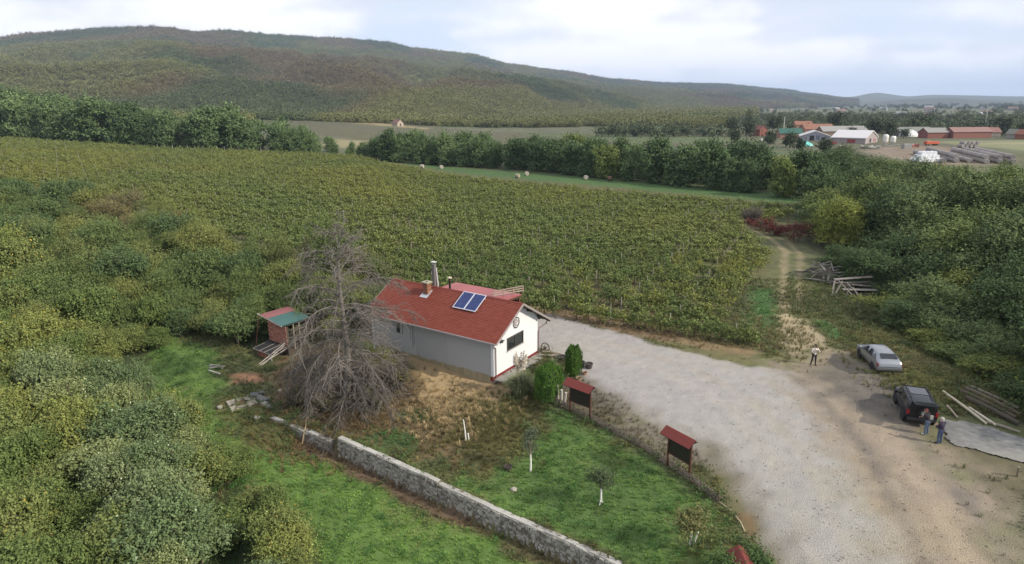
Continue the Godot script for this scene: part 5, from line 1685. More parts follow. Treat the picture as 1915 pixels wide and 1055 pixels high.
	for e in pots:
		var t := thing("plant_pot", e[5], "pot", put(e[0], e[1]), 0.0, "pots and tubs near the house")
		m = Mb.new()
		m.lathe(PackedVector2Array([Vector2(0, .0), Vector2(e[2] * .72, .0), Vector2(e[2] * .95, e[3] * .8), Vector2(e[2], e[3]), Vector2(e[2] * .86, e[3]), Vector2(e[2] * .8, e[3] * .82)]), 16, e[4])
		obj("bowl", m.mesh(), mat("dark paint"), t)
		m = Mb.new()
		m.lathe(PackedVector2Array([Vector2(e[2] * .82, e[3] * .80), Vector2(0, e[3] * .86)]), 16, lin(.06, .045, .03))
		obj("soil", m.mesh(), mat("earth crust"), t)
	# woodpile with a cart wheel at the far corner of the gable
	var wp := [[2.5, -49.2, 4.0, -48.3, .10, "thick pale log lying at the house corner, nearest the wall"], [2.9, -48.6, 4.4, -47.7, .08, "thin pale log lying across the woodpile corner"], [2.3, -48.5, 3.5, -47.9, .07, "short grey branch lying on the pavement by the house corner"], [3.2, -49.3, 3.9, -47.9, .06, "dark crooked branch on the woodpile by the house"]]
	for e in wp:
		m = Mb.new()
		var a := put(e[0], e[1], e[4] + .05)
		var b := put(e[2], e[3], e[4] + .2)
		m.tube(PackedVector3Array([Vector3.ZERO, (b - a) * .5 + Vector3(0, .05, 0), b - a]), PackedFloat32Array([e[4], e[4] * .9, e[4] * .7]), 8, lin(.34, .28, .21) * rng.randf_range(.7, 1.1))
		tag(obj("log", m.mesh(), mat("grey wood"), self, a), e[5], "log", "logs at the house corner")
	var wh := thing("cart_wheel", "old dark wooden cart wheel propped on the logs by the house corner", "wheel", put(2.75, -49.5, .38), .7)
	wh.rotation.x = -.5
	m = Mb.new()
	var p := PackedVector3Array()
	var rr := PackedFloat32Array()
	for k in 21:
		p.append(Vector3(cos(TAU * k / 20), sin(TAU * k / 20), 0) * .42)
		rr.append(.045)
	m.tube(p, rr, 6, lin(.10, .075, .06), false)
	obj("rim", m.mesh(), mat("dark wood"), wh)
	m = Mb.new()
	m.lathe(PackedVector2Array([Vector2(0, -.1), Vector2(.08, -.1), Vector2(.08, .1), Vector2(0, .1)]), 10, lin(.10, .075, .06), Transform3D(Basis(Vector3.RIGHT, PI / 2), Vector3.ZERO))
	obj("hub", m.mesh(), mat("dark wood"), wh)
	for k in 8:
		m = Mb.new()
		m.rod(Vector3(cos(TAU * k / 8), sin(TAU * k / 8), 0) * .06, Vector3(cos(TAU * k / 8), sin(TAU * k / 8), 0) * .42, .022, .02, 5, lin(.13, .10, .075))
		obj("spoke", m.mesh(), mat("dark wood"), wh)
	# grey log ends leaning beside the near board
	for k in 4:
		m = Mb.new()
		var l := [1.25, 1.0, .95, .8][k] as float
		m.tube(PackedVector3Array([Vector3(0, -.1, 0), Vector3(.02, l * .5, .03), Vector3(-.05 + .06 * k, l, .1)]), PackedFloat32Array([.10, .095, .085]), 9, [lin(.38, .33, .27), lin(.45, .42, .38), lin(.42, .37, .33), lin(.16, .10, .07)][k])
		tag(obj("upright_log", m.mesh(), mat("grey wood"), self, put(3.2 + k * .22, -41.1 + k * .32)), ["tall pale upright log between cypress and board, the first from the left", "pale upright log beside the far board, second from the left", "greyish upright log beside the far board, third from the left", "dark upright stump hard against the far notice board"][k], "log", "upright logs beside the far notice board")
	# the slender agave-like plant between the pots
	var ag := thing("yucca", "small spiky grey-green yucca among the logs behind the cypresses", "plant", put(3.3, -46.6))
	obj("leaves", blade_tuft(77, 40, .75, .5, .03, lin(.16, .19, .10), lin(.26, .28, .17)), lm, ag)
	# shrubs round the bottom notice board
	for e in [[9.2, -23.4, .8, "dark glossy shrub left of the bottom notice board"], [10.9, -23.6, .65, "low dark shrub right of the bottom notice board"], [8.4, -22.5, .75, "dark narrow-leaved shrub at the bottom edge of the garden"], [9.7, -22.1, .8, "dark shrub in front of the bottom notice board"]]:
		var t := thing("garden_shrub", e[3], "shrub", put(e[0], e[1]))
		var r2 := RandomNumberGenerator.new()
		r2.seed = int(e[0] * 100)
		var lobes := crown_lobes(r2, 8, Vector3(1.1, .7, 1.1) * e[2], .1, .4)
		obj("foliage", leaf_cloud(400 + int(e[0] * 10), lobes, 2600, .16, [lin(.05, .095, .03), lin(.10, .155, .05)], .6, .35), lm, t)
		obj("stems", stems(401, lobes, .03, .9, lin(.12, .09, .06), 3, 1), mat("bark"), t)
	# concrete cover with its hatch, stones round it
	var sl := thing("well_cover", "pale concrete slab with a square earth-filled hatch in the grass", "slab", put(-21.1, -45.0, .05), .62)
	m = Mb.new()
	for e in [[Vector3(0, 0, .72), Vector3(2.1, .16, .42)], [Vector3(0, 0, -.72), Vector3(2.1, .16, .42)], [Vector3(-.8, .003, 0), Vector3(.5, .15, 1.02)], [Vector3(.65, -.003, 0), Vector3(.8, .15, 1.02)]]:
		m.bx(e[0], e[1], lin(.47, .42, .33))
	obj("slab", m.mesh(), mat("concrete"), sl)
	m = Mb.new()
	m.bx(Vector3(-.15, -.03, 0), Vector3(.8, .06, 1.02), lin(.20, .12, .075))
	obj("hatch", m.mesh(), mat("earth crust"), sl)
	var rocks := [[-20.6, -46.0, .42, "grey boulder behind the concrete slab, the leftmost"], [-20.0, -45.6, .36, "grey boulder behind the concrete slab, in the middle of the heap"], [-19.5, -45.1, .46, "largest grey boulder at the right of the slab heap"], [-19.2, -44.5, .34, "grey boulder at the wall end, nearest the slab"], [-20.2, -46.5, .28, "small grey stone behind the boulders by the slab"], [-18.7, -44.0, .3, "grey stone at the broken end of the garden wall"], [-18.95, -42.3, .27, "lone pale stone in the grass below the slab"], [-22.7, -44.5, .26, "pale flat stone at the left corner of the slab"], [-18.8, -46.8, .2, "pale pebble-like stone above the slab heap"], [-.0, -32.1, .22, "small pale stone heap in the lawn below the slender sapling"]]
	for k in rocks.size():
		var e: Array = rocks[k]
		m = Mb.new()
		rock(m, Vector3.ZERO, Vector3(e[2], e[2] * .8, e[2] * .85), rng, (lin(.25, .25, .25) if k < 6 else lin(.50, .46, .38)) * rng.randf_range(.85, 1.15))
		tag(obj("boulder", m.mesh(), mat("stone"), self, put(e[0], e[1], e[2] * .3)), e[3], "stone")
	# grey boards thrown down in the grass on the left
	for k in 4:
		m = Mb.new()
		m.bar(Vector3(-.7, 0, rng.randf_range(-.6, .6)), Vector3(.7, rng.randf_range(0, .3), rng.randf_range(-.6, .6)), .15, .04, lin(.36, .33, .29) * rng.randf_range(.8, 1.1))
		tag(obj("loose_board", m.mesh(), mat("grey wood"), self, put(-26.1 + k * .18, -51.4 + k * .42, .12 + .05 * k)), "weathered grey board left of the shed, %s from the back" % nth(k + 1), "board", "weathered boards lying in the grass")
	# yellow hose hanging over the wall
	m = Mb.new()
	m.tube(PackedVector3Array([put(-16.2, -46.0, .3), put(-15.5, -45.2, .25), put(-15.0, -44.0, .12), put(-15.1, -42.7, .08), put(-15.0, -41.4, .2), Vector3(-14.75, -1.86, -40.45), Vector3(-14.75, -2.1, -40.05), Vector3(-14.9, -2.9, -39.85)]), PackedFloat32Array([.035, .035, .035, .035, .035, .035, .035, .035]), 6, lin(.45, .33, .19))
	tag(obj("hose", m.mesh(), mat("painted metal")), "yellowish hose running down the bank and over the wall", "hose")
	# sumac in red autumn leaf beside the track
	for e in [[42.6, -92.4, 2.6, 3.1, "crimson sumac thicket beside the track, the larger right one"], [40.6, -101.8, 2.0, 2.6, "low crimson sumac beside the track, the farther left one"], [41.6, -97.4, 1.5, 2.0, "small crimson sumac between the two larger ones by the track"]]:
		var t := thing("sumac_bush", e[4], "bush", put(e[0], e[1]))
		var r2 := RandomNumberGenerator.new()
		r2.seed = int(e[0])
		var lobes := crown_lobes(r2, 7, Vector3(e[3], e[2] * .5, e[3] * .6), .1, .38)
		obj("foliage", leaf_cloud(420 + int(e[0]), lobes, 1500, .28, [lin(.10, .024, .020), lin(.155, .05, .036)], .6, .4), leaf_mat("sumac leaves"), t)
		obj("stems", stems(421, lobes, .05, e[2], lin(.12, .08, .06), 3, 1), mat("bark"), t)
	var gs := thing("leafless_bush", "leafless grey bush standing behind the red sumac", "bush", put(41.8, -108.5))
	obj("twigs", twig_ball(431, 340, 3.0, 2.2), mat("bark grey", .95, 0, Color.WHITE, fine_tex, .8), gs)

func twig_ball(seed_: int, n: int, h: float, r: float) -> ArrayMesh:
	var rng := RandomNumberGenerator.new()
	rng.seed = seed_
	var m := Mb.new()
	for k in n:
		var a := rng.randf() * TAU
		var top := Vector3(cos(a) * r * sqrt(rng.randf()), h * rng.randf_range(.4, 1.0), sin(a) * r * sqrt(rng.randf()))
		m.tube(PackedVector3Array([top * .08, top * Vector3(.6, .5, .6), top]), PackedFloat32Array([.035, .025, .012]), 4, lin(.24, .21, .19) * rng.randf_range(.7, 1.2), false)
	return m.mesh()

# ---------------------------------------------------------------- the bare tree in front of the house
func make_dead_tree() -> void:
	var rng := RandomNumberGenerator.new()
	rng.seed = 91
	var t := thing("bare_tree", "large leafless grey tree with drooping branches beside the house", "tree", put(-12.7, -43.4, -.1))
	var trunk := Mb.new()
	var col := lin(.25, .222, .192)
	var tp := PackedVector3Array()
	var tr := PackedFloat32Array()
	for k in 12:
		var f := k / 11.0
		tp.append(Vector3(.7 * f + .3 * sin(f * 6.0), 13.4 * f, -.4 * f + .2 * cos(f * 5.0)))
		tr.append(lerpf(.36, .03, pow(f, .8)))
	trunk.tube(tp, tr, 10, col)
	var limbs := []
	var twigs := Mb.new()
	for k in 74:
		var f := .07 + .91 * (k + rng.randf()) / 74.0
		var i := int(f * 11.0)
		var p := tp[i].lerp(tp[mini(i + 1, 11)], f * 11.0 - i)
		var a := k * 2.4 + rng.randf_range(-.4, .4)
		var len := (1.0 - f) * 6.6 + 2.0
		len *= rng.randf_range(.65, 1.05)
		var dir := Vector3(cos(a), lerpf(.25, 1.1, f) + rng.randf_range(-.15, .2), sin(a)).normalized()
		var path := limb(rng, p, dir, len, 8, lerpf(.26, .05, f))
		var limb_m := Mb.new()
		var r0 := lerpf(.085, .025, f) * rng.randf_range(.8, 1.2)
		var rad := PackedFloat32Array()
		for q in path.size(): rad.append(lerpf(r0, .012, float(q) / (path.size() - 1)))
		var shade := rng.randf_range(.75, 1.3)
		limb_m.tube(path, rad, 6, col * shade, false)
		obj("limb", limb_m.mesh(), mat("bark grey", .95, 0, Color.WHITE, fine_tex, .8), t)
		for s in int(5 + len * 3.6):
			var g := rng.randf_range(.18, 1.0) * (path.size() - 1)
			var gi := mini(int(g), path.size() - 2)
			var sp := path[gi].lerp(path[gi + 1], g - gi)
			var sd := ((path[gi + 1] - path[gi]).normalized() + Vector3(rng.randfn(), rng.randfn() * .6 + .1, rng.randfn()) * .75).normalized()
			var sl := len * rng.randf_range(.16, .36)
			var sub := limb(rng, sp, sd, sl, 4, .2)
			twigs.tube(sub, PackedFloat32Array([.024, .019, .014, .011, .008]), 4, col * shade * rng.randf_range(.8, 1.25), false)
			for w in 7:
				var q := rng.randi() % 4
				var wp := sub[q].lerp(sub[q + 1], rng.randf())
				var wd := ((sub[q + 1] - sub[q]).normalized() + Vector3(rng.randfn(), rng.randfn() * .7, rng.randfn()) * .8).normalized()
				var tw := limb(rng, wp, wd, sl * rng.randf_range(.3, .6), 2, .15)
				twigs.tube(tw, PackedFloat32Array([.012, .009, .006]), 3, col * shade * rng.randf_range(.75, 1.35), false)
	obj("trunk", trunk.mesh(), mat("bark grey"), t)
	tag(obj("twigs", twigs.mesh(), mat("bark grey"), t), "", "", "", "stuff")
	# scrub growing through the foot of the bare tree
	for e in [[-13.6, -42.8, 1.5, .95, "brown-green scrub under the bare tree, the middle one"], [-16.4, -43.9, 1.3, .8, "brown-green scrub under the bare tree, the leftmost"], [-10.4, -42.6, 1.5, .9, "brown-green scrub under the bare tree, towards the house bank"], [-12.2, -45.4, 2.3, 1.0, "tall olive scrub behind the trunk of the bare tree"], [-14.9, -46.4, 2.0, 1.0, "olive scrub behind the bare tree, towards the shed"], [-9.0, -44.9, 1.9, .75, "olive scrub at the house end of the bare tree"], [-16.6, -48.5, 1.5, .9, "thin scrub between the bare tree and the brick shed"]]:
		var s := thing("scrub", e[4], "bush", put(e[0], e[1]))
		var lobes := crown_lobes(rng, 8, Vector3(1.5 * e[3], e[2] * .6, 1.4 * e[3]), .05, .4)
		obj("foliage", leaf_cloud(450 + int(-e[0] * 10), lobes, 2300, .13, [lin(.085, .085, .038), lin(.135, .12, .06)], .8, .45), leaf_mat("bush leaves"), s)
		obj("stems", twig_ball(460 + int(-e[0] * 10), 130, e[2] * 1.35, 1.5 * e[3]), mat("bark grey"), s)

func limb(rng: RandomNumberGenerator, p: Vector3, d: Vector3, len: float, n: int, droop: float) -> PackedVector3Array:
	var out := PackedVector3Array([p])
	var q := p
	var dir := d
	for k in n:
		dir = (dir + Vector3(rng.randfn() * .16, rng.randfn() * .12 - droop, rng.randfn() * .16)).normalized()
		q += dir * len / n
		out.append(q)
	return out

# ---------------------------------------------------------------- timber
func make_timber() -> void:
	var rng := RandomNumberGenerator.new()
	rng.seed = 61
	var wood := mat("grey wood")
	var k := 0
	# stacked sheets and boards near the track
	for r in 9:
		for c in 3:
			k += 1
			var m := Mb.new()
			var l := rng.randf_range(2.6, 4.6)
			var turn := rng.randf_range(-.12, .10)
			m.bx(Vector3.ZERO, Vector3(l, rng.randf_range(.05, .12), rng.randf_range(.25, 1.0) if r > 6 else .3), lin(.27, .25, .23).lerp(lin(.13, .115, .10), rng.randf()))
			var o := obj("stacked_board", m.mesh(), wood, self, put(38.7 + rng.randf_range(-.7, .9), -66.2 - c * .85 + rng.randf_range(-.2, .2), .15 + r * .17))
			o.rotation = Vector3(rng.randf_range(-.12, .12), turn, rng.randf_range(-.10, .10))
			tag(o, "grey board, %s layer up and %s from the front, in the trackside timber stack" % [nth(r + 1), nth(c + 1)], "board", "boards of the timber stack")
	for q in 34:
		var m := Mb.new()
		var l := rng.randf_range(1.6, 3.6)
		m.bx(Vector3.ZERO, Vector3(l, .08, rng.randf_range(.07, .2)), lin(.26, .235, .215).lerp(lin(.11, .095, .08), rng.randf()))
		var f := q / 34.0
		var sp := 1.5 * (1.0 - f * .5)
		var o := obj("beam", m.mesh(), wood, self, put(36.6 + rng.randf_range(-sp, sp) * .8, -72.0 + rng.randf_range(-sp, sp) * 1.6, .12 + f * 1.7))
		o.rotation = Vector3(rng.randf_range(-.2, .2), rng.randf_range(-1.6, 1.6), rng.randf_range(-.28, .28))
		tag(o, "old grey beam, %s from the bottom of the tangled timber heap by the track" % nth(q + 1), "beam", "beams of the tangled timber heap")
	for q in 6:
		var m := Mb.new()
		m.bar(Vector3.ZERO, Vector3(rng.randf_range(.5, 1.4) * (1 if q % 2 else -1), -1.3, rng.randf_range(.7, 1.4)), .16, .06, lin(.19, .17, .15) * rng.randf_range(.7, 1.1))
		tag(obj("leaning_plank", m.mesh(), wood, self, put(35.3 + q * .42, -66.4, 1.3)), "grey plank leaning on the left end of the timber stack, %s from the left" % nth(q + 1), "plank", "planks leaning on the timber stack")
	var m2 := Mb.new()
	m2.bar(Vector3(0, .05, 0), Vector3(.5, .12, -1.5), .16, .05, lin(.45, .42, .34))
	tag(obj("plank", m2.mesh(), wood, self, put(35.0, -60.2)), "single pale plank lying in the grass in front of the timber stack", "plank")
	# logs and planks behind the concrete pad
	var lg := [[30.1, -40.4, 30.3, -36.4, .09, lin(.50, .44, .33), "long pale pole pointing at the concrete pad, the left one"], [30.5, -38.3, 30.75, -36.2, .09, lin(.50, .45, .35), "pale pole beside the long one behind the pad"], [30.5, -36.6, 31.7, -35.4, .08, lin(.24, .21, .16), "grey pole along the edge of the concrete pad"], [29.3, -38.7, 29.0, -37.2, .08, lin(.33, .27, .20), "short brown plank on the grass beside the pad"], [31.2, -40.5, 32.8, -37.2, .15, lin(.09, .07, .05), "thick dark log behind the poles, the nearest"], [31.8, -40.6, 33.4, -37.6, .17, lin(.11, .085, .06), "thick brown log behind the poles, in the middle"], [32.4, -40.9, 33.9, -38.4, .14, lin(.2, .175, .14), "thick pale barked log behind the poles, the farthest"], [31.0, -39.4, 32.4, -36.4, .17, lin(.07, .055, .04), "dark half-rotten log nearest the concrete pad"]]
	for e in lg:
		var m := Mb.new()
		var a := put(e[0], e[1], e[4] + .05)
		var b := put(e[2], e[3], e[4] + .05)
		m.tube(PackedVector3Array([Vector3.ZERO, (b - a) * .5 + Vector3(0, rng.randf_range(.0, .06), 0), b - a]), PackedFloat32Array([e[4], e[4] * 1.04, e[4] * .85]), 9, e[5])
		tag(obj("log", m.mesh(), mat("bark"), self, a), e[6], "log", "logs and poles behind the concrete pad")
	var m3 := Mb.new()
	m3.bar(Vector3(0, -.1, 0), Vector3(-.2, .7, .2), .1, .09, lin(.24, .2, .15))
	tag(obj("stake", m3.mesh(), wood, self, put(27.9, -30.7)), "leaning wooden stake in the grass below the concrete pad", "stake")
	# concrete pad
	var pm := Mb.new()
	var pad := PackedVector2Array([Vector2(26.6, -33.8), Vector2(26.9, -35.6), Vector2(27.6, -37.0), Vector2(28.9, -37.3), Vector2(30.0, -36.6), Vector2(31.0, -35.2), Vector2(32.5, -33.6), Vector2(34.5, -31.6), Vector2(33.0, -30.4), Vector2(30.4, -31.1), Vector2(28.8, -32.2), Vector2(27.8, -33.0)])
	for gz in 80:
		for gx in 88:
			var q := Vector2(26.2 + gx * .1, -37.6 + gz * .1)
			if poly_dist(q + Vector2(.05, .05), pad) + .45 * n_mid.get_noise_2d(q.x * 9.0, q.y * 9.0) > -.1: continue
			var c := lin(.25, .25, .24) * (1.0 + .35 * n_mid.get_noise_2d(q.x * 5.0, q.y * 5.0) + .25 * n_fine.get_noise_2d(q.x * 4.0, q.y * 4.0))
			c = c.lerp(lin(.36, .345, .31), ss(-34.2, -32.4, q.y - (q.x - 29.0) * .35) * .8)
			var y := func(p: Vector2) -> Vector3: return v3(p, maxf(ground(p.x, p.y), -.2) + .07 + .02 * n_fine.get_noise_2d(p.x * 5.0, p.y * 5.0))
			var co := [q, q + Vector2(.1, 0), q + Vector2(.1, .1), q + Vector2(0, .1)]
			pm.quad(y.call(co[0]), y.call(co[1]), y.call(co[2]), y.call(co[3]), c, Vector3.UP)
	tag(obj("pavement", pm.mesh(), mat("concrete")), "grey concrete pad beside the parked dark car", "pavement", "", "structure")
	# bleached terrace boards by the vineyard on the left
	for e in [[-41.9, -87.9, -36.9, -83.0, "long bleached plank edging the earth terrace, the upper one"], [-39.6, -84.9, -35.6, -81.2, "bleached plank edging the earth terrace, the lower one"]]:
		var m := Mb.new()
		var a := put(e[0], e[1], .25)
		var b := put(e[2], e[3], .25)
		m.bar(Vector3.ZERO, b - a, .14, .42, lin(.52, .45, .31))
		tag(obj("terrace_plank", m.mesh(), wood, self, a), e[4], "plank", "planks of the earth terrace")
	var wb := Mb.new()
	wb.hexa([Vector3(-.5, 0, -.3), Vector3(.5, 0, -.3), Vector3(.5, 0, .3), Vector3(-.5, 0, .3), Vector3(-.4, .35, -.2), Vector3(.4, .35, -.2), Vector3(.42, .3, .25), Vector3(-.4, .28, .25)], lin(.7, .7, .68))
	tag(obj("white_sack", wb.mesh(), mat("sign paint"), self, put(-24.6, -71.5, .8)), "white sack lying in the scrub behind the bare tree", "sack")
	tag(obj("white_sack", wb.mesh(), mat("sign paint"), self, put(-36.0, -81.0, .1)), "white sack at the end of the terrace planks", "sack")

# ---------------------------------------------------------------- cars: nose towards -z
func car_ring(st: Array) -> PackedVector3Array:  # st: z, bottom, belt, roof, half width low, half width belt, half width roof
	var z: float = st[0]
	var half := [Vector3(st[4] * .86, st[1], z), Vector3(st[4], st[1] + .10, z), Vector3(st[5] * 1.0, lerpf(st[1], st[2], .55), z), Vector3(st[5] * .965, st[2], z), Vector3(lerpf(st[5] * .955, st[6], .88), lerpf(st[2], st[3], .86), z), Vector3(st[6] * .84, st[3] - .012, z), Vector3(st[6] * .4, st[3] + .012, z)]
	var out := PackedVector3Array()
	for p in half: out.append(p)
	for k in range(6, -1, -1): out.append(Vector3(-half[k].x, half[k].y, half[k].z))
	return out

func lerp_st(sts: Array, z: float) -> Array:
	for k in sts.size() - 1:
		if z <= sts[k][0] and z >= sts[k + 1][0]:
			var f: float = (z - sts[k][0]) / (sts[k + 1][0] - sts[k][0])
			var o := []
			for q in 7: o.append(lerpf(sts[k][q], sts[k + 1][q], f))
			return o
	return sts[0]

func make_car(called: String, label: String, at: Vector3, turn: float, sts: Array, paint: Material, col: Color, wheel_z: Array, r: float, glass: Array) -> Node3D:
	var t := thing(called, label, "car", at, turn)
	# body: smooth shell through the stations
	var fine := []
	for k in sts.size() - 1:
		for q in 3:
			var f := q / 3.0
			var o := []
			for w in 7: o.append(lerpf(sts[k][w], sts[k + 1][w], f))
			fine.append(o)
	fine.append(sts[-1])
	var st := SurfaceTool.new()
	st.begin(Mesh.PRIMITIVE_TRIANGLES)
	st.set_smooth_group(0)
	st.set_color(col)
	var rings := []
	for s in fine: rings.append(car_ring(s))
	for k in rings.size() - 1:
		var a: PackedVector3Array = rings[k]
		var b: PackedVector3Array = rings[k + 1]
		for q in 14:
			var w := (q + 1) % 14
			for p in [a[q], a[w], b[w], a[q], b[w], b[q]]: st.add_vertex(p)
	for e in [0, rings.size() - 1]:
		var a: PackedVector3Array = rings[e]
		for q in range(1, 13):
			var tri := [a[0], a[q], a[q + 1]] if e == rings.size() - 1 else [a[0], a[q + 1], a[q]]
			st.set_smooth_group(1)
			for p in tri: st.add_vertex(p)
		st.set_smooth_group(0)
	st.generate_normals()
	obj("body", st.commit(), paint, t)
	# glass set a centimetre proud of the shell: [z rear, z front, low share, high share, slant]
	var gm := mat("car glass", .06, 0.0)
	var gcol := lin(.018, .022, .026)
	for side in [-1.0, 1.0]:
		for e in glass:
			var m := Mb.new()
			var n := 5
			for q in n:
				var za := lerpf(e[0], e[1], float(q) / n)
				var zb := lerpf(e[0], e[1], float(q + 1) / n)
				var pts := []
				for z in [za, zb]:
					var s := lerp_st(sts, z)
					var edge := minf(1.0, minf(absf(z - e[0]) * e[4], absf(z - e[1]) * e[5]) + .12)
					for f in [.03, lerpf(.06, .83, edge)]:
						pts.append(Vector3((lerpf(s[5] * .965, lerpf(s[5] * .955, s[6], .88), f / .86) + .009) * side, lerpf(s[2], s[3], f), z))
				m.quad(pts[0], pts[2], pts[3], pts[1], gcol, Vector3(side, .3, 0))
			obj("side_window", m.mesh(), gm, t)
	for zz in wheel_z:
		for side in [-1.0, 1.0]:
			var s := lerp_st(sts, zz)
			var arch := Mb.new()
			var ax := Transform3D(Basis(Vector3.UP, PI / 2 * side), Vector3(side * (s[4] - .055), r, zz))
			ring(arch, 0.0, r * 1.2, .07, lin(.01, .01, .01))
			var an := obj("wheel_arch", arch.mesh(), mat("rubber", .9), t)
			an.transform = ax
			var w := obj("wheel", null, null, t, Vector3(side * (s[4] - .08), r, zz))
			var m := Mb.new()
			m.lathe(PackedVector2Array([Vector2(r * .6, -.1), Vector2(r * .96, -.1), Vector2(r, -.06), Vector2(r, .06), Vector2(r * .96, .1), Vector2(r * .62, .1)]), 22, lin(.022, .022, .022), Transform3D(Basis(Vector3.BACK, -PI / 2 * side), Vector3.ZERO))
			w.mesh = m.mesh()
			w.material_override = mat("rubber")
			m = Mb.new()
			m.lathe(PackedVector2Array([Vector2(0, .06), Vector2(r * .2, .085), Vector2(r * .24, .06), Vector2(r * .55, .075), Vector2(r * .64, .095)]), 14, lin(.40, .40, .41), Transform3D(Basis(Vector3.BACK, -PI / 2 * side), Vector3.ZERO))
			obj("rim", m.mesh(), mat("aluminium"), w)
	return t

func end_glass(sts: Array, z0: float, z1: float, w: float, lift: Vector3) -> ArrayMesh:
	var m := Mb.new()
	var a := lerp_st(sts, z0)
	var b := lerp_st(sts, z1)
	m.quad(Vector3(-a[6] * w, a[3], z0) + lift, Vector3(a[6] * w, a[3], z0) + lift, Vector3(b[6] * w, b[3], z1) + lift, Vector3(-b[6] * w, b[3], z1) + lift, lin(.022, .026, .03), lift)
	return m.mesh()

func part_box(called: String, t: Node, m_: Material, list: Array) -> MeshInstance3D:
	var m := Mb.new()
	for e in list: m.bx(e[0], e[1], e[2])
	return obj(called, m.mesh(), m_, t)

func make_cars() -> void:
	var silver := mat("silver paint", .3, .7)
	var sts := [[2.30, .40, .66, .70, .74, .77, .70], [2.25, .32, .84, .90, .82, .84, .74], [2.12, .27, .97, 1.06, .86, .87, .73], [1.88, .25, .99, 1.22, .87, .88, .67], [1.40, .24, .985, 1.42, .875, .885, .61], [.45, .24, .96, 1.50, .875, .885, .60], [-.35, .24, .935, 1.46, .875, .88, .59], [-.76, .24, .92, 1.29, .875, .875, .61], [-1.18, .24, .885, .98, .87, .87, .70], [-1.7, .24, .82, .885, .86, .865, .72], [-2.12, .26, .69, .745, .83, .84, .68], [-2.3, .33, .55, .59, .72, .74, .58]]
	var at := put(28.34, -45.5)
	var sv := lin(.30, .31, .33)
	var c := make_car("silver_car", "silver five-door hatchback parked on the grass edge, rear towards us", at, -.16, sts, silver, sv, [1.34, -1.38], .31, [[1.72, .98, 0, 0, 1.5, 99.0], [.94, .12, 0, 0, 99.0, 99.0], [.07, -.98, 0, 0, 99.0, 1.3]])
	obj("rear_window", end_glass(sts, 1.92, 1.44, .88, Vector3(0, .035, .025)), mat("car glass"), c)
	obj("windscreen", end_glass(sts, -.42, -1.12, .84, Vector3(0, .035, -.025)), mat("car glass"), c)
	for s in [-1.0, 1.0]:
		part_box("tail_light", c, mat("lamp glass", .15), [[Vector3(.73 * s, .78, 2.19), Vector3(.26, .24, .12), lin(.26, .012, .02)], [Vector3(.80 * s, .80, 2.08), Vector3(.12, .18, .16), lin(.16, .01, .02)]])
		part_box("mirror", c, silver, [[Vector3(.95 * s, .98, -.78), Vector3(.2, .13, .10), sv]])
		part_box("side_strip", c, mat("dark paint"), [[Vector3(.882 * s, .57, -.05), Vector3(.018, .05, 1.9), lin(.14, .14, .15)]])
		for z in [.5, -.25]: part_box("door_handle", c, silver, [[Vector3(.885 * s, .83, z), Vector3(.02, .03, .15), lin(.35, .35, .37)]])
		part_box("headlight", c, mat("lamp glass"), [[Vector3(.62 * s, .63, -2.16), Vector3(.3, .12, .14), lin(.5, .5, .52)]])
	part_box("number_plate", c, mat("sign paint"), [[Vector3(0, .72, 2.275), Vector3(.52, .11, .02), lin(.72, .72, .70)]])
	part_box("plate_recess", c, mat("dark paint"), [[Vector3(0, .81, 2.245), Vector3(1.0, .05, .03), lin(.05, .05, .055)]])
	part_box("bumper", c, mat("silver paint"), [[Vector3(0, .52, 2.27), Vector3(1.62, .14, .14), sv]])
	part_box("bumper_strip", c, mat("dark paint"), [[Vector3(0, .42, 2.28), Vector3(1.5, .06, .1), lin(.03, .03, .03)]])
	# dark off-roader with its tailgate up
	var dark := mat("dark car paint", .25, .3)
	var sts2 := [[2.10, .48, 1.02, 1.62, .82, .84, .70], [2.02, .42, 1.05, 1.66, .87, .88, .73], [1.2, .38, 1.05, 1.71, .88, .89, .73], [.3, .38, 1.04, 1.72, .88, .89, .73], [-.45, .38, 1.03, 1.68, .88, .885, .71], [-.75, .38, 1.02, 1.48, .88, .88, .72], [-1.12, .38, 1.0, 1.08, .88, .88, .76], [-1.75, .40, .95, 1.02, .87, .87, .76], [-2.05, .42, .84, .90, .85, .85, .74], [-2.16, .5, .66, .70, .78, .78, .66]]
	var dk := lin(.016, .017, .024)
	c = make_car("dark_off_roader", "black off-roader with raised tailgate beside the concrete pad", put(26.71, -38.2), -.36, sts2, dark, dk, [1.25, -1.28], .36, [[1.9, .98, 0, 0, 6.0, 99.0], [.92, .1, 0, 0, 99.0, 99.0], [.03, -.95, 0, 0, 99.0, 1.5]])
	obj("windscreen", end_glass(sts2, -.5, -1.06, .88, Vector3(0, .035, -.025)), mat("car glass"), c)
	var m := Mb.new()
	m.quad(Vector3(-.5, 1.742, .9), Vector3(.5, 1.742, .9), Vector3(.5, 1.738, -.2), Vector3(-.5, 1.738, -.2), lin(.03, .032, .05), Vector3.UP)
	obj("roof_panel", m.mesh(), mat("car glass"), c)
	part_box("boot_opening", c, mat("dark paint"), [[Vector3(0, 1.09, 2.105), Vector3(1.34, 1.0, .02), lin(.006, .006, .007)]])
	part_box("boot_sill", c, dark, [[Vector3(0, .56, 2.14), Vector3(1.6, .16, .16), lin(.05, .05, .055)]])
	m = Mb.new()
	m.hexa([Vector3(-.68, 1.66, 2.0), Vector3(.68, 1.66, 2.0), Vector3(.62, 1.84, 2.98), Vector3(-.62, 1.84, 2.98), Vector3(-.68, 1.73, 2.0), Vector3(.68, 1.73, 2.0), Vector3(.62, 1.92, 2.98), Vector3(-.62, 1.92, 2.98)], lin(.03, .032, .045))
	var tg := obj("tailgate", m.mesh(), dark, c)
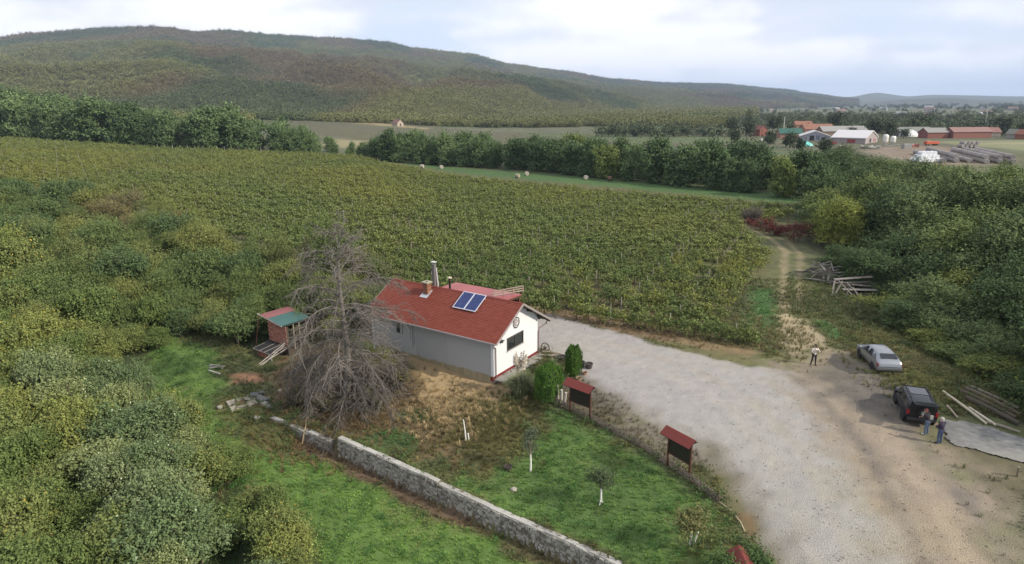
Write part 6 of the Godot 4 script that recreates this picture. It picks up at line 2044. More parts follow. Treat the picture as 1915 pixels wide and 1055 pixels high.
	m = Mb.new()
	m.hexa([Vector3(-.55, 1.785, 2.3), Vector3(.55, 1.785, 2.3), Vector3(.52, 1.875, 2.8), Vector3(-.52, 1.875, 2.8), Vector3(-.55, 1.80, 2.3), Vector3(.55, 1.80, 2.3), Vector3(.52, 1.895, 2.8), Vector3(-.52, 1.895, 2.8)], lin(.02, .022, .03))
	obj("pane", m.mesh(), mat("car glass"), tg)
	for s in [-1.0, 1.0]:
		var gs := Mb.new()
		gs.rod(Vector3(.64 * s, 1.25, 2.1), Vector3(.60 * s, 1.72, 2.45), .012, .012, 6, lin(.05, .05, .05))
		obj("gas_strut", gs.mesh(), mat("rubber"), c)
		part_box("tail_light", c, mat("lamp glass"), [[Vector3(.79 * s, .98, 2.08), Vector3(.15, .30, .10), lin(.26, .015, .02)]])
		part_box("mirror", c, dark, [[Vector3(.98 * s, 1.1, -.72), Vector3(.2, .17, .1), dk]])
		part_box("roof_rail", c, mat("rubber"), [[Vector3(.62 * s, 1.765, .5), Vector3(.04, .04, 2.2), lin(.02, .02, .02)]])
		part_box("side_strip", c, mat("rubber"), [[Vector3(.892 * s, .7, -.05), Vector3(.02, .09, 1.9), lin(.05, .05, .05)]])
	var sw := obj("spare_wheel", null, null, c, Vector3(.1, .98, 2.14))
	m = Mb.new()
	m.lathe(PackedVector2Array([Vector2(.2, -.08), Vector2(.33, -.08), Vector2(.34, .05), Vector2(.2, .08)]), 18, lin(.02, .02, .02), Transform3D(Basis(Vector3.RIGHT, PI / 2), Vector3.ZERO))
	sw.mesh = m.mesh()
	sw.material_override = mat("rubber")
	m = Mb.new()
	m.lathe(PackedVector2Array([Vector2(0, .03), Vector2(.1, .07), Vector2(.2, .05)]), 12, lin(.4, .4, .4), Transform3D(Basis(Vector3.RIGHT, PI / 2), Vector3.ZERO))
	obj("rim", m.mesh(), mat("aluminium"), sw)
	part_box("boot_load", c, mat("sign paint"), [[Vector3(.45, .80, 2.16), Vector3(.3, .24, .14), lin(.5, .48, .45)]])

# ---------------------------------------------------------------- people
func smin(a: float, b: float, k: float) -> float:
	var h := clampf(.5 + .5 * (b - a) / k, 0.0, 1.0)
	return lerpf(b, a, h) - k * h * (1.0 - h)

func figure(bones: Array, cell: float, blend: float) -> Mb:  # bones: a, b, ra, rb, colour
	var lo := Vector3(1e9, 1e9, 1e9)
	var hi := -lo
	for b in bones:
		for e in [[b[0], b[2]], [b[1], b[3]]]:
			var r: Vector3 = Vector3.ONE * (e[1] + .05)
			lo = lo.min(e[0] - r)
			hi = hi.max(e[0] + r)
	var nx := int((hi.x - lo.x) / cell) + 2
	var ny := int((hi.y - lo.y) / cell) + 2
	var nz := int((hi.z - lo.z) / cell) + 2
	var f := PackedFloat32Array()
	f.resize(nx * ny * nz)
	f.fill(1.0)
	var who := PackedByteArray()
	who.resize(f.size())
	var best := PackedFloat32Array()
	best.resize(f.size())
	best.fill(9.0)
	for bi in bones.size():
		var b: Array = bones[bi]
		var a: Vector3 = b[0]
		var ab: Vector3 = (b[1] as Vector3) - a
		var r := maxf(b[2], b[3]) + .07
		var l := ((a.min(b[1]) - Vector3.ONE * r - lo) / cell).floor().max(Vector3.ZERO)
		var h := ((a.max(b[1]) + Vector3.ONE * r - lo) / cell).ceil().min(Vector3(nx - 1, ny - 1, nz - 1))
		for z in range(int(l.z), int(h.z) + 1):
			for y in range(int(l.y), int(h.y) + 1):
				for x in range(int(l.x), int(h.x) + 1):
					var p := lo + Vector3(x, y, z) * cell
					var t := clampf((p - a).dot(ab) / maxf(ab.length_squared(), 1e-6), 0.0, 1.0)
					var d := p.distance_to(a + ab * t) - lerpf(b[2], b[3], t)
					var i := (z * ny + y) * nx + x
					f[i] = smin(f[i], d, blend) if f[i] < 1.0 else d
					if d < best[i]:
						best[i] = d
						who[i] = bi
	var m := Mb.new()
	var at := {}
	for z in nz - 1:
		for y in ny - 1:
			for x in nx - 1:
				var i := (z * ny + y) * nx + x
				var sum := Vector3.ZERO
				var cnt := 0
				for e in [[0, 0, 0, 1, 0, 0], [0, 1, 0, 1, 1, 0], [0, 0, 1, 1, 0, 1], [0, 1, 1, 1, 1, 1], [0, 0, 0, 0, 1, 0], [1, 0, 0, 1, 1, 0], [0, 0, 1, 0, 1, 1], [1, 0, 1, 1, 1, 1], [0, 0, 0, 0, 0, 1], [1, 0, 0, 1, 0, 1], [0, 1, 0, 0, 1, 1], [1, 1, 0, 1, 1, 1]]:
					var fa := f[i + (e[2] * ny + e[1]) * nx + e[0]]
					var fb := f[i + (e[5] * ny + e[4]) * nx + e[3]]
					if (fa < 0.0) != (fb < 0.0):
						var t := fa / (fa - fb)
						sum += Vector3(lerpf(e[0], e[3], t), lerpf(e[1], e[4], t), lerpf(e[2], e[5], t))
						cnt += 1
				if cnt:
					at[i] = m.v.size()
					m.v.append(lo + (Vector3(x, y, z) + sum / cnt) * cell)
					m.n.append(Vector3(f[i + 1] - f[i], f[i + nx] - f[i], f[i + nx * ny] - f[i]).normalized())
					m.c.append(bones[who[i]][4])
	var sx := 1
	var sy := nx
	var sz := nx * ny
	for i in at:
		for e in [[sx, sy, sz], [sy, sz, sx], [sz, sx, sy]]:
			if i + e[0] >= f.size() or (f[i] < 0.0) == (f[i + e[0]] < 0.0): continue
			var a: int = i - e[1] - e[2]
			var b: int = i - e[2]
			var d: int = i - e[1]
			if not (at.has(a) and at.has(b) and at.has(d)): continue
			var q := [at[a], at[b], at[i], at[d]]
			if f[i] < 0.0: m.i.append_array(PackedInt32Array([q[0], q[2], q[1], q[0], q[3], q[2]]))
			else: m.i.append_array(PackedInt32Array([q[0], q[1], q[2], q[0], q[2], q[3]]))
	return m

func hand(m: Mb, wrist: Vector3, along: Vector3, palm_n: Vector3, col: Color, curl := .5) -> void:
	var d := along.normalized()
	var s := d.cross(palm_n).normalized()
	var pn := s.cross(d).normalized()
	m.tube(PackedVector3Array([wrist - d * .02, wrist + d * .04, wrist + d * .085]), PackedFloat32Array([.026, .036, .034]), 8, col)
	for k in 4:
		var o := wrist + d * .08 + s * (-.027 + .018 * k)
		var l := [.062, .074, .07, .054][k] as float
		var k1 := o + d * l * .5 - pn * curl * .012
		var k2 := k1 + (d * (1.0 - curl) - pn * curl).normalized() * l * .32
		var k3 := k2 + (d * (.7 - curl) - pn).normalized() * l * .26
		m.tube(PackedVector3Array([o - d * .02, k1, k2, k3]), PackedFloat32Array([.0095, .009, .008, .0065]), 6, col)
	var th := wrist + d * .025 - s * .028
	m.tube(PackedVector3Array([th, th + (d * .6 - s * .8) * .035, th + (d * .9 - s * .5 - pn * .5) * .062]), PackedFloat32Array([.012, .010, .008]), 6, col)

func person(label: String, at: Vector3, turn: float, pose: Dictionary, dress: Dictionary) -> Node3D:
	var t := thing("person", label, "person", at, turn)
	var skin := lin(.42, .26, .19)
	var top: Color = dress.top
	var leg: Color = dress.legs
	var shoe: Color = dress.shoes
	var J := {"pel": Vector3(0, .93, 0), "chest": Vector3(0, 1.27, 0), "neck": Vector3(0, 1.45, 0), "head": Vector3(0, 1.62, .02), "sl": Vector3(.18, 1.39, 0), "sr": Vector3(-.18, 1.39, 0), "hl": Vector3(.09, .90, 0), "hr": Vector3(-.09, .90, 0), "kl": Vector3(.11, .49, .02), "kr": Vector3(-.11, .49, .03), "al": Vector3(.12, .09, -.02), "ar": Vector3(-.13, .09, .0), "tl": Vector3(.15, .04, .15), "tr": Vector3(-.17, .04, .17)}
	for k in pose: J[k] = pose[k]
	var b := [[J.pel, J.chest, .135, .15, top], [J.chest + Vector3(.06, 0, 0), J.chest - Vector3(.06, 0, 0), .14, .14, top], [J.pel + Vector3(.05, -.02, 0), J.pel - Vector3(.05, .02, 0), .128, .128, leg], [J.chest, J.neck, .12, .062, top], [J.neck, J.neck.lerp(J.head, .5), .055, .055, skin], [J.head + Vector3(0, .035, -.01), J.head + Vector3(0, -.05, .012), .093, .07, skin], [J.head + Vector3(0, -.01, .075), J.head + Vector3(0, -.03, .098), .016, .018, skin]]
	for s in ["l", "r"]:
		b.append([J["s" + s], J["e" + s], .062, .05, top])
		b.append([J["e" + s], J["w" + s], .049, .036, dress.get("sleeve", top)])
		b.append([J["h" + s], J["k" + s], .095, .066, leg])
		b.append([J["k" + s], J["a" + s], .066, .05, leg])
		b.append([J["a" + s], J["t" + s], .048, .04, shoe])
		b.append([J.head + Vector3(.092 if s == "l" else -.092, .0, 0), J.head + Vector3(.098 if s == "l" else -.098, -.03, 0), .014, .012, skin])
	var m := figure(b, .02, .03)
	for s in ["l", "r"]:
		var d: Vector3 = (J["w" + s] - J["e" + s]).normalized()
		hand(m, J["w" + s] + d * .02, d, pose.get("palm", Vector3(0, 0, 1)), skin)
	for s in [-1.0, 1.0]:
		m.bx(J.head + Vector3(.034 * s, .02, .087), Vector3(.022, .012, .012), lin(.03, .02, .02))
	m.bx(J.head + Vector3(0, -.065, .078), Vector3(.045, .01, .012), lin(.25, .09, .08))
	obj("body", m.mesh(), mat("cloth", .9), t)
	var hm := figure([[J.head + Vector3(0, .055, -.025), J.head + Vector3(0, .06, .02), .095, .085, dress.hair], [J.head + Vector3(0, .0, -.05), J.head + Vector3(0, -.04, -.05), .075, .06, dress.hair]], .016, .03)
	obj("hair", hm.mesh(), mat("cloth"), t)
	return t

func make_people() -> void:
	var p := person("man in a cream shirt and dark trousers holding a camera up", put(23.81, -46.29), -.15, {"el": Vector3(.27, 1.22, .16), "er": Vector3(-.27, 1.22, .16), "wl": Vector3(.07, 1.5, .22), "wr": Vector3(-.07, 1.5, .22), "palm": Vector3(0, 1, .2), "al": Vector3(.13, .09, .03), "tl": Vector3(.17, .04, .19), "ar": Vector3(-.17, .09, -.08), "tr": Vector3(-.24, .04, .05), "kr": Vector3(-.13, .49, 0)}, {"top": lin(.62, .55, .49), "legs": lin(.025, .02, .028), "shoes": lin(.012, .012, .012), "hair": lin(.03, .02, .018)})
	var m := Mb.new()
	m.bx(Vector3(0, 1.6, .22), Vector3(.14, .085, .06), lin(.015, .015, .017))
	m.lathe(PackedVector2Array([Vector2(0, .0), Vector2(.032, 0), Vector2(.036, .06), Vector2(0, .062)]), 10, lin(.012, .012, .012), Transform3D(Basis(Vector3.RIGHT, PI / 2), Vector3(0, 1.6, .25)))
	var cm := obj("camera_in_hands", m.mesh(), mat("dark paint"), self, p.position)
	cm.rotation.y = -.15
	tag(cm, "small black camera held to the face of the man in cream", "camera")
	person("grey-haired person in a dark purple jacket and blue jeans", put(25.85, -34.2), PI * 1.08, {"el": Vector3(.25, 1.12, .08), "er": Vector3(-.25, 1.12, .08), "wl": Vector3(.11, 1.1, .30), "wr": Vector3(-.11, 1.12, .30), "palm": Vector3(0, -1, 0), "chest": Vector3(0, 1.26, .03), "head": Vector3(0, 1.6, .08), "neck": Vector3(0, 1.44, .04)}, {"top": lin(.035, .025, .05), "legs": lin(.05, .07, .13), "shoes": lin(.02, .02, .022), "hair": lin(.42, .40, .37)})
	person("person in a black jacket leaning into the open car boot", put(25.75, -35.3), PI * 1.12, {"el": Vector3(.26, 1.12, .16), "er": Vector3(-.26, 1.12, .16), "wl": Vector3(.14, 1.02, .40), "wr": Vector3(-.14, 1.02, .40), "palm": Vector3(0, -1, 0), "chest": Vector3(0, 1.24, .12), "neck": Vector3(0, 1.41, .17), "head": Vector3(0, 1.55, .24), "sl": Vector3(.18, 1.35, .13), "sr": Vector3(-.18, 1.35, .13)}, {"top": lin(.022, .016, .02), "legs": lin(.09, .12, .18), "shoes": lin(.55, .55, .55), "hair": lin(.20, .06, .05)})

# ---------------------------------------------------------------- farm across the valley and far houses
func gable_house(called: String, label: String, category: String, at: Vector3, turn: float, w: float, l: float, eh: float, rh: float, wc: Color, rc: Color, opens: Array, group := "", chim := false) -> Node3D:
	var t := thing(called, label, category, at, turn, group)
	if called != "stone_hut" and called != "far_house": t.scale = Vector3.ONE * .77
	var m := Mb.new()
	var poly := [Vector2(-w / 2, -.5), Vector2(w / 2, -.5), Vector2(w / 2, eh), Vector2(0, rh), Vector2(-w / 2, eh)]
	for z in [l / 2, -l / 2]:
		var nr := Vector3(0, 0, z)
		m.tri(Vector3(poly[0].x, poly[0].y, z), Vector3(poly[1].x, poly[1].y, z), Vector3(poly[2].x, poly[2].y, z), wc, nr)
		m.tri(Vector3(poly[0].x, poly[0].y, z), Vector3(poly[2].x, poly[2].y, z), Vector3(poly[4].x, poly[4].y, z), wc, nr)
		m.tri(Vector3(poly[4].x, poly[4].y, z), Vector3(poly[2].x, poly[2].y, z), Vector3(poly[3].x, poly[3].y, z), wc, nr)
	for x in [-w / 2, w / 2]:
		m.quad(Vector3(x, -.5, l / 2), Vector3(x, -.5, -l / 2), Vector3(x, eh, -l / 2), Vector3(x, eh, l / 2), wc, Vector3(x, 0, 0))
	obj("wall", m.mesh(), mat("plaster"), t)
	m = Mb.new()
	var s := (rh - eh) / (w / 2)
	var ov := .5
	var tk := .6 if called == "white_barn" else .22
	for k in [-1.0, 1.0]:
		var a := Vector3(k * (w / 2 + ov), eh - ov * s, 0)
		var b := Vector3(0, rh, 0)
		var z0 := Vector3(0, 0, l / 2 + ov)
		m.hexa([a + z0 + Vector3(0, .02, 0), b + z0 + Vector3(0, .02, 0), b - z0 + Vector3(0, .02, 0), a - z0 + Vector3(0, .02, 0), a + z0 + Vector3(0, tk, 0), b + z0 + Vector3(0, tk, 0), b - z0 + Vector3(0, tk, 0), a - z0 + Vector3(0, tk, 0)], rc)
	var roof := obj("roof", m.mesh(), mat("far roof", .8, 0, Color(1.1, 1.1, 1.1), fine_tex, .4), t)
	if chim:
		m = Mb.new()
		m.bx(Vector3(w * .12, rh + .4, l * .2), Vector3(.6, 1.6, .6), wc * .9)
		obj("chimney", m.mesh(), mat("plaster"), roof)
	for e in opens:  # side (0 front gable +z, 1 +x, 3 -x), along, height, width, tall, colour, name
		m = Mb.new()
		var p := Vector3(e[1], e[2], l / 2 + .03) if e[0] == 0 else Vector3((w / 2 + .03) * (1 if e[0] == 1 else -1), e[2], e[1])
		m.bx(p, Vector3(e[3], e[4], .12) if e[0] == 0 else Vector3(.12, e[4], e[3]), e[5])
		obj(e[6], m.mesh(), mat("dark paint"), t)
	return t

func bale_mesh(r: float, l: float, col: Color, seed_: int) -> ArrayMesh:  # a round bale lying along z
	var rng := RandomNumberGenerator.new()
	rng.seed = seed_
	var m := Mb.new()
	m.lathe(PackedVector2Array([Vector2(0, -l / 2), Vector2(r * .88, -l / 2), Vector2(r, -l / 2 + .1), Vector2(r * 1.02, 0), Vector2(r, l / 2 - .1), Vector2(r * .88, l / 2), Vector2(0, l / 2)]), 18, col, Transform3D(Basis(Vector3.RIGHT, PI / 2), Vector3.ZERO))
	for k in m.c.size(): m.c[k] = m.c[k] * rng.randf_range(.85, 1.12)
	return m.mesh()

func make_far() -> void:
	var rng := RandomNumberGenerator.new()
	rng.seed = 73
	var brick := lin(.33, .125, .085)
	var dark := lin(.02, .02, .022)
	var glass := lin(.04, .045, .05)
	gable_house("brick_house", "small red brick house at the left end of the farm", "house", put(159.3, -413.6), .35, 7.5, 8, 5.2, 8.3, brick, lin(.30, .12, .08), [[0, -1.6, 4.2, 1.1, 1.3, glass, "window"], [0, 1.6, 1.6, 1.1, 1.3, glass, "window"], [0, .2, 6.3, .9, 1.0, glass, "window"], [0, -1.5, 1.1, 1.1, 2.1, dark, "door"]])
	var g := gable_house("green_roof_house", "long brick house with bluish green roof on the farm", "house", put(166.5, -387), PI / 2 - .03, 9, 17, 3.6, 7.0, lin(.36, .19, .14), lin(.04, .15, .115), [[1, -6, 2.0, 1.2, 1.2, glass, "window"], [1, -2.5, 2.0, 1.2, 1.2, glass, "window"], [1, 3.2, 1.7, 4.0, 3.2, dark, "gateway"]], "", true)
	g.rotation.y += -.0
	gable_house("orange_roof_house", "house with orange tiled hipped roof behind the white barn", "house", put(205.6, -436), PI / 2, 13, 25, 4.2, 8.2, lin(.36, .21, .15), lin(.36, .17, .11), [[1, -8, 2.2, 1.3, 1.3, glass, "window"], [1, -3, 2.2, 1.3, 1.3, glass, "window"], [1, 6, 2.2, 1.3, 1.3, glass, "window"]])
	gable_house("orange_upper_roof", "upper orange roofed house showing over the orange roof", "house", put(203, -452), PI / 2, 9, 15, 7.0, 10.2, lin(.38, .24, .18), lin(.34, .16, .10), [[1, 0, 5.0, 1.3, 1.3, glass, "window"]])
	gable_house("grey_roof_shed", "long shed with pale grey sheet roof behind the white barns", "shed", put(214, -419), PI / 2, 14, 37, 3.2, 7.0, lin(.30, .20, .16), lin(.40, .39, .37), [[1, -10, 1.6, 4.0, 2.8, dark, "gateway"], [1, 5, 1.6, 4.0, 2.8, dark, "gateway"]])
	gable_house("white_barn", "small barn with bright white roof beside the turquoise tarpaulin", "barn", put(169, -360), -.36, 19, 20, 3.0, 6.4, lin(.45, .45, .52), lin(.80, .79, .78), [[0, -2.2, 1.9, 3.0, 3.4, dark, "gateway"], [0, 5.2, 1.7, 2.4, 1.6, dark, "window"], [0, 1.6, 2.3, 2.2, 3.0, lin(.14, .17, .22), "gateway"]])
	gable_house("white_barn", "large barn with broad white roof left of the two feed silos", "barn", put(179, -336), .78, 25, 21, 3.3, 7.6, lin(.42, .36, .35), lin(.84, .83, .84), [[0, -2.6, 1.7, 3.2, 2.6, dark, "gateway"], [0, 6.2, 1.6, 5.0, 1.6, lin(.30, .12, .10), "door"], [3, 2.0, 1.5, 5.0, 2.2, lin(.26, .05, .04), "door"]])
	gable_house("grey_hall", "long low hall with dull grey roof behind the white dome", "shed", put(249, -402), PI / 2, 11, 26, 3.4, 6.6, lin(.26, .22, .20), lin(.27, .28, .25), [])
	gable_house("long_brick_barn", "long red brick barn with red roof beyond the stubble field", "barn", put(262, -371), PI / 2 + .04, 11, 29, 4.6, 7.6, lin(.30, .13, .10), lin(.36, .21, .18), [[1, 0, 2.4, 3.4, 3.2, lin(.40, .30, .24), "gateway"], [1, -10, 3.0, 1.6, 1.2, dark, "window"], [1, 9, 3.0, 1.6, 1.2, dark, "window"]])
	gable_house("grey_brick_wing", "grey roofed wing at the left end of the long brick barn", "barn", put(243.5, -372.5), PI / 2 + .04, 11, 16, 4.3, 7.3, lin(.28, .11, .085), lin(.36, .34, .31), [[1, 3, 2.6, 5.5, 3.0, lin(.42, .40, .38), "gateway"]])
	gable_house("small_house", "small house with faded red roof right of the long barn", "house", put(284, -385), PI / 2, 9, 14, 3.4, 6.6, lin(.3, .26, .22), lin(.32, .16, .14), [[1, 0, 1.8, 1.2, 1.2, glass, "window"]], "", true)
	gable_house("small_house", "small pale house with grey gable right of the faded red roof", "house", put(283, -362), .5, 8, 9, 3.2, 6.4, lin(.42, .40, .35), lin(.25, .25, .21), [[0, 0, 1.2, 1.1, 2.0, dark, "door"]])
	gable_house("small_house", "small orange-red house at the right edge beyond the field", "house", put(281, -353), .3, 8, 8, 3.6, 6.6, lin(.34, .13, .08), lin(.36, .14, .08), [[0, -1.8, 1.9, 1.1, 1.2, glass, "window"], [0, 1.8, 1.9, 1.1, 1.2, glass, "window"]])
	gable_house("stone_hut", "lone pale hut with reddish roof on the far meadow edge", "hut", put(-96.8, -557), .7, 6, 9, 2.8, 5.6, lin(.50, .43, .33), lin(.30, .15, .12), [[0, 0, 1.2, 1.2, 2.0, dark, "door"]])
	# two white feed silos on legs
	for k in 2:
		var at := put([174.0, 180.8][k], [-299.5, -305.0][k])
		var s := thing("feed_silo", ["taller white feed silo beside the white barn", "shorter white feed silo right of the taller one"][k], "silo", at, 0, "white feed silos of the farm")
		s.scale = Vector3.ONE * .78
		var h := [7.4, 6.0][k] as float
		var m := Mb.new()
		m.lathe(PackedVector2Array([Vector2(.25, h * .18), Vector2(1.35, h * .40), Vector2(1.5, h * .45), Vector2(1.5, h * .84), Vector2(1.15, h * .95), Vector2(.3, h), Vector2(0, h)]), 18, lin(.66, .64, .60))
		obj("tank", m.mesh(), mat("painted metal"), s)
		for q in 4:
			m = Mb.new()
			var a := TAU * q / 4 + .5
			m.rod(Vector3(cos(a) * 1.5, -.3, sin(a) * 1.5), Vector3(cos(a) * 1.4, h * .46, sin(a) * 1.4), .09, .09, 6, lin(.42, .42, .42))
			obj("leg", m.mesh(), mat("painted metal"), s)
		m = Mb.new()
		m.tube(PackedVector3Array([Vector3(0, h * .2, 0), Vector3(1.5, .8, 1.2), Vector3(3.5, .9, 2.0)]), PackedFloat32Array([.14, .14, .14]), 6, lin(.5, .5, .5))
		obj("chute", m.mesh(), mat("painted metal"), s)
	# turquoise tarpaulin heap
	var tp := Mb.new()
	rock(tp, Vector3(0, .3, 0), Vector3(3.4, 2.4, 2.2), rng, lin(.12, .50, .45))
	rock(tp, Vector3(2.6, .1, .6), Vector3(2.0, 1.4, 1.8), rng, lin(.20, .56, .52))
	tag(obj("tarpaulin", tp.mesh(), mat("sign paint"), self, put(140.8, -310)), "turquoise tarpaulin heap in front of the small white barn", "tarpaulin")
	# white dome tent
	var dm := Mb.new()
	dm.lathe(PackedVector2Array([Vector2(5.2, -.3), Vector2(5.1, 1.0), Vector2(4.2, 2.6), Vector2(2.4, 3.7), Vector2(0, 4.2)]), 20, lin(.62, .63, .60))
	tag(obj("white_dome", dm.mesh(), mat("sign paint"), self, put(240.5, -391)), "white domed tent in front of the dull grey hall", "tent")
	# red trailer
	var tr := thing("red_trailer", "long orange-red farm trailer parked in the farm yard", "trailer", put(200.5, -307), .25)
	tr.scale = Vector3.ONE * .78
	part_box("bed", tr, mat("painted metal"), [[Vector3(0, 1.7, 0), Vector3(9.5, 1.5, 2.4), lin(.46, .10, .05)], [Vector3(-2.8, 2.6, 0), Vector3(3.4, .4, 2.2), lin(.5, .2, .12)]])
	part_box("chassis", tr, mat("rubber"), [[Vector3(.5, .85, 0), Vector3(10.0, .2, 1.2), lin(.05, .04, .04)]])
	for x in [-3.0, 2.4, 3.6]:
		for z in [-1.0, 1.0]:
			var m := Mb.new()
			m.lathe(PackedVector2Array([Vector2(0, -.15), Vector2(.5, -.15), Vector2(.5, .15), Vector2(0, .15)]), 14, lin(.03, .03, .03), Transform3D(Basis(Vector3.RIGHT, PI / 2), Vector3(x, .5, z)))
			obj("wheel", m.mesh(), mat("rubber"), tr)
	part_box("drawbar", tr, mat("rubber"), [[Vector3(-5.6, .8, 0), Vector3(1.8, .14, .2), lin(.2, .05, .04)]])
	var cb := Mb.new()
	cb.bx(Vector3(0, .9, 0), Vector3(3.4, 1.8, 2.4), lin(.42, .41, .38))
	cb.bx(Vector3(0, 1.82, 0), Vector3(3.0, .04, 2.0), lin(.2, .2, .19))
	tag(obj("concrete_tank", cb.mesh(), mat("concrete"), self, put(176.3, -286.5)), "square pale concrete tank right of the feed silos", "tank")
	# junk along the front of the farm yard
	var junk := [[152.0, -292, "pale scrap heap below the white double barn, the leftmost", lin(.42, .40, .36)], [158.5, -290, "pale scrap heap below the white double barn, in the middle", lin(.50, .47, .42)], [164.5, -291, "pale scrap heap below the white double barn, nearest the silos", lin(.55, .53, .49)], [146, -298, "brown scrap heap at the left of the farm yard scrap", lin(.20, .15, .11)], [185.5, -296, "red and white machine body right of the silos", lin(.5, .2, .16)], [186.5, -301.5, "white machine body behind the concrete tank", lin(.6, .58, .56)], [159.5, -322, "red machine under the white double barn eaves", lin(.40, .05, .04)], [143.0, -363, "white car body left of the small white barn", lin(.62, .62, .62)], [155.5, -364.5, "orange machine between green roof house and white barn", lin(.35, .14, .06)]]
	for e in junk:
		var m := Mb.new()
		for q in 7:
			blocky(m, Transform3D(Basis(Vector3.UP, rng.randf() * 3.0), Vector3(rng.randf_range(-2.4, 2.4), rng.randf_range(.3, 1.0), rng.randf_range(-.8, .8))), Vector3(rng.randf_range(.8, 2.4), rng.randf_range(.4, 1.0), rng.randf_range(.5, 1.2)), rng, (e[3] as Color) * rng.randf_range(.7, 1.15), .3)
		tag(obj("scrap_heap", m.mesh(), mat("stone"), self, put(e[0], e[1])), e[2], "scrap")
	for e in [[315.8, -432, 16.0, "tall pale mast right of the long brick barn"], [170.5, -405, 12.0, "thin pole behind the green roof house"]]:
		var m := Mb.new()
		m.rod(Vector3(0, -.3, 0), Vector3(0, e[2], 0), .28, .18, 8, lin(.5, .5, .48))
		tag(obj("pole", m.mesh(), mat("painted metal"), self, put(e[0], e[1])), e[3], "pole")
	# round bales: grey rows two deep
	var straw := mat("straw", .95, 0, Color(1.2, 1.2, 1.2), fine_tex, .8)
	var bm := [bale_mesh(.80, 1.5, lin(.44, .40, .375), 1), bale_mesh(.80, 1.5, lin(.36, .325, .31), 2)]
	var base := Vector2(147.0, -217.5)
	var row_d := Vector2(.354, -.936)
	var across := Vector2(.936, .354)
	for r in 6:
		for lay in 2:
			for k in (28 if lay == 0 else 26):
				if lay == 1 and r % 2 == 0 and r < 4: continue
				var p := base + across * (r * 4.1) + row_d * (k * 1.55 + lay * 1.2 + (r % 3) * 1.4)
				var o := obj("straw_bale", bm[rng.randi() % 2], straw, self, put(p.x, p.y, .78 + lay * 1.36))
				o.rotation = Vector3(0, atan2(row_d.x, row_d.y) + rng.randf_range(-.04, .04), rng.randf() * 6.0)
				tag(o, "grey straw bale, %s from the front in the %s bale row, %s layer" % [nth(k + 1), nth(r + 1), "upper" if lay else "lower"], "bale", "grey straw bales stacked in rows by the farm")
	for k in 14:
		var lay := 0 if k < 8 else 1
		var o := obj("straw_bale", bm[k % 2], straw, self, put(203.5 + (k % 4) * 1.9 + lay * .8, -290.0 - (k / 4 % 2) * 1.6, .78 + lay * 1.36))
		tag(o, "grey straw bale in the small heap behind the track, %s of that heap" % nth(k + 1), "bale", "straw bales in the small farm heap")
	# white wrapped bales
	var wm := [bale_mesh(.72, 1.25, lin(.74, .74, .76), 3), bale_mesh(.72, 1.25, lin(.66, .67, .70), 4)]
	var n := 0
	for lay in 3:
		for r in 3 - lay + 1:
			for k in 6 - lay:
				n += 1
				var o := obj("wrapped_bale", wm[rng.randi() % 2], mat("wrap film", .35), self, put(140.3 + k * 1.32 + lay * .66 + r * .15, -219.5 - r * 1.5 - lay * .5, .7 + lay * 1.15))
				o.rotation = Vector3(0, rng.randf_range(-.1, .1), rng.randf() * 6)
				tag(o, "white wrapped bale, %s in the %s row of the %s layer of the white stack" % [nth(k + 1), nth(r + 1), nth(lay + 1)], "bale", "white wrapped bales on the farm track")
	# hay bales on the green strip
	var hb := [bale_mesh(.62, 1.15, lin(.42, .38, .27), 5), bale_mesh(.62, 1.15, lin(.50, .47, .38), 6), bale_mesh(.62, 1.15, lin(.22, .13, .09), 7)]
	var hay := [[-29.4, -211, 1, "pale hay bale at the far left end of the green strip"], [-23.0, -210.4, 1, "pale hay bale, second from the left on the green strip"], [1.8, -181.5, 0, "straw-coloured hay bale in the middle of the green strip, the lower of two"], [4.6, -187.5, 1, "pale hay bale in the middle of the green strip, the upper of two"], [20.7, -176, 1, "pale hay bale alone under the dark trees of the strip"], [26.9, -173, 2, "brown hay bale farthest right on the green strip"]]
	for k in hay.size():
		var e: Array = hay[k]
		var o := obj("hay_bale", hb[e[2]], straw, self, put(e[0], e[1], .6))
		o.rotation.y = [1.2, .4, 1.0, .2, .1, 1.3][k]
		tag(o, e[3], "bale", "hay bales on the green strip")
	# poplar by the farm
	var lobes := []
	for k in 9: lobes.append([Vector3(rng.randf_range(-.5, .5), 3.0 + k * 1.5, rng.randf_range(-.5, .5)), Vector3(1.5, 1.4, 1.5) * (1.1 - k * .06)])
	var po := thing("poplar", "slender tall poplar at the left end of the farm", "tree", put(163.0, -446))
	obj("crown", leaf_cloud(880, lobes, 1200, .7, [lin(.05, .075, .035), lin(.075, .10, .05)], .5, .6), leaf_mat("tree leaves"), po)
	obj("trunk", stems(881, lobes, .25, 12, lin(.14, .12, .10), 1, 0), mat("bark"), po)
	# trees in and around the farm
	var fl := []
	for e in [[150, -408, 1.0], [178, -412, .8], [228, -405, 1.1], [232, -395, .9], [296, -372, 1.0], [300, -395, 1.2], [133, -330, .7], [130, -300, .8], [129, -322, .5], [120, -345, .7], [265, -420, 1.3], [190, -470, 1.2], [230, -460, 1.4], [160, -470, 1.2], [280, -440, 1.2], [310, -360, .9], [330, -400, 1.2], [210, -398, .6], [126, -280, .6], [128, -262, .7], [224, -368, .6], [296, -352, .6], [200, -225, .6], [210, -236, .6], [190, -216, .6]]:
		fl.append(e)
	fl.sort_custom(func(a, b): return a[0] / -a[1] < b[0] / -b[1])
	var pr := []
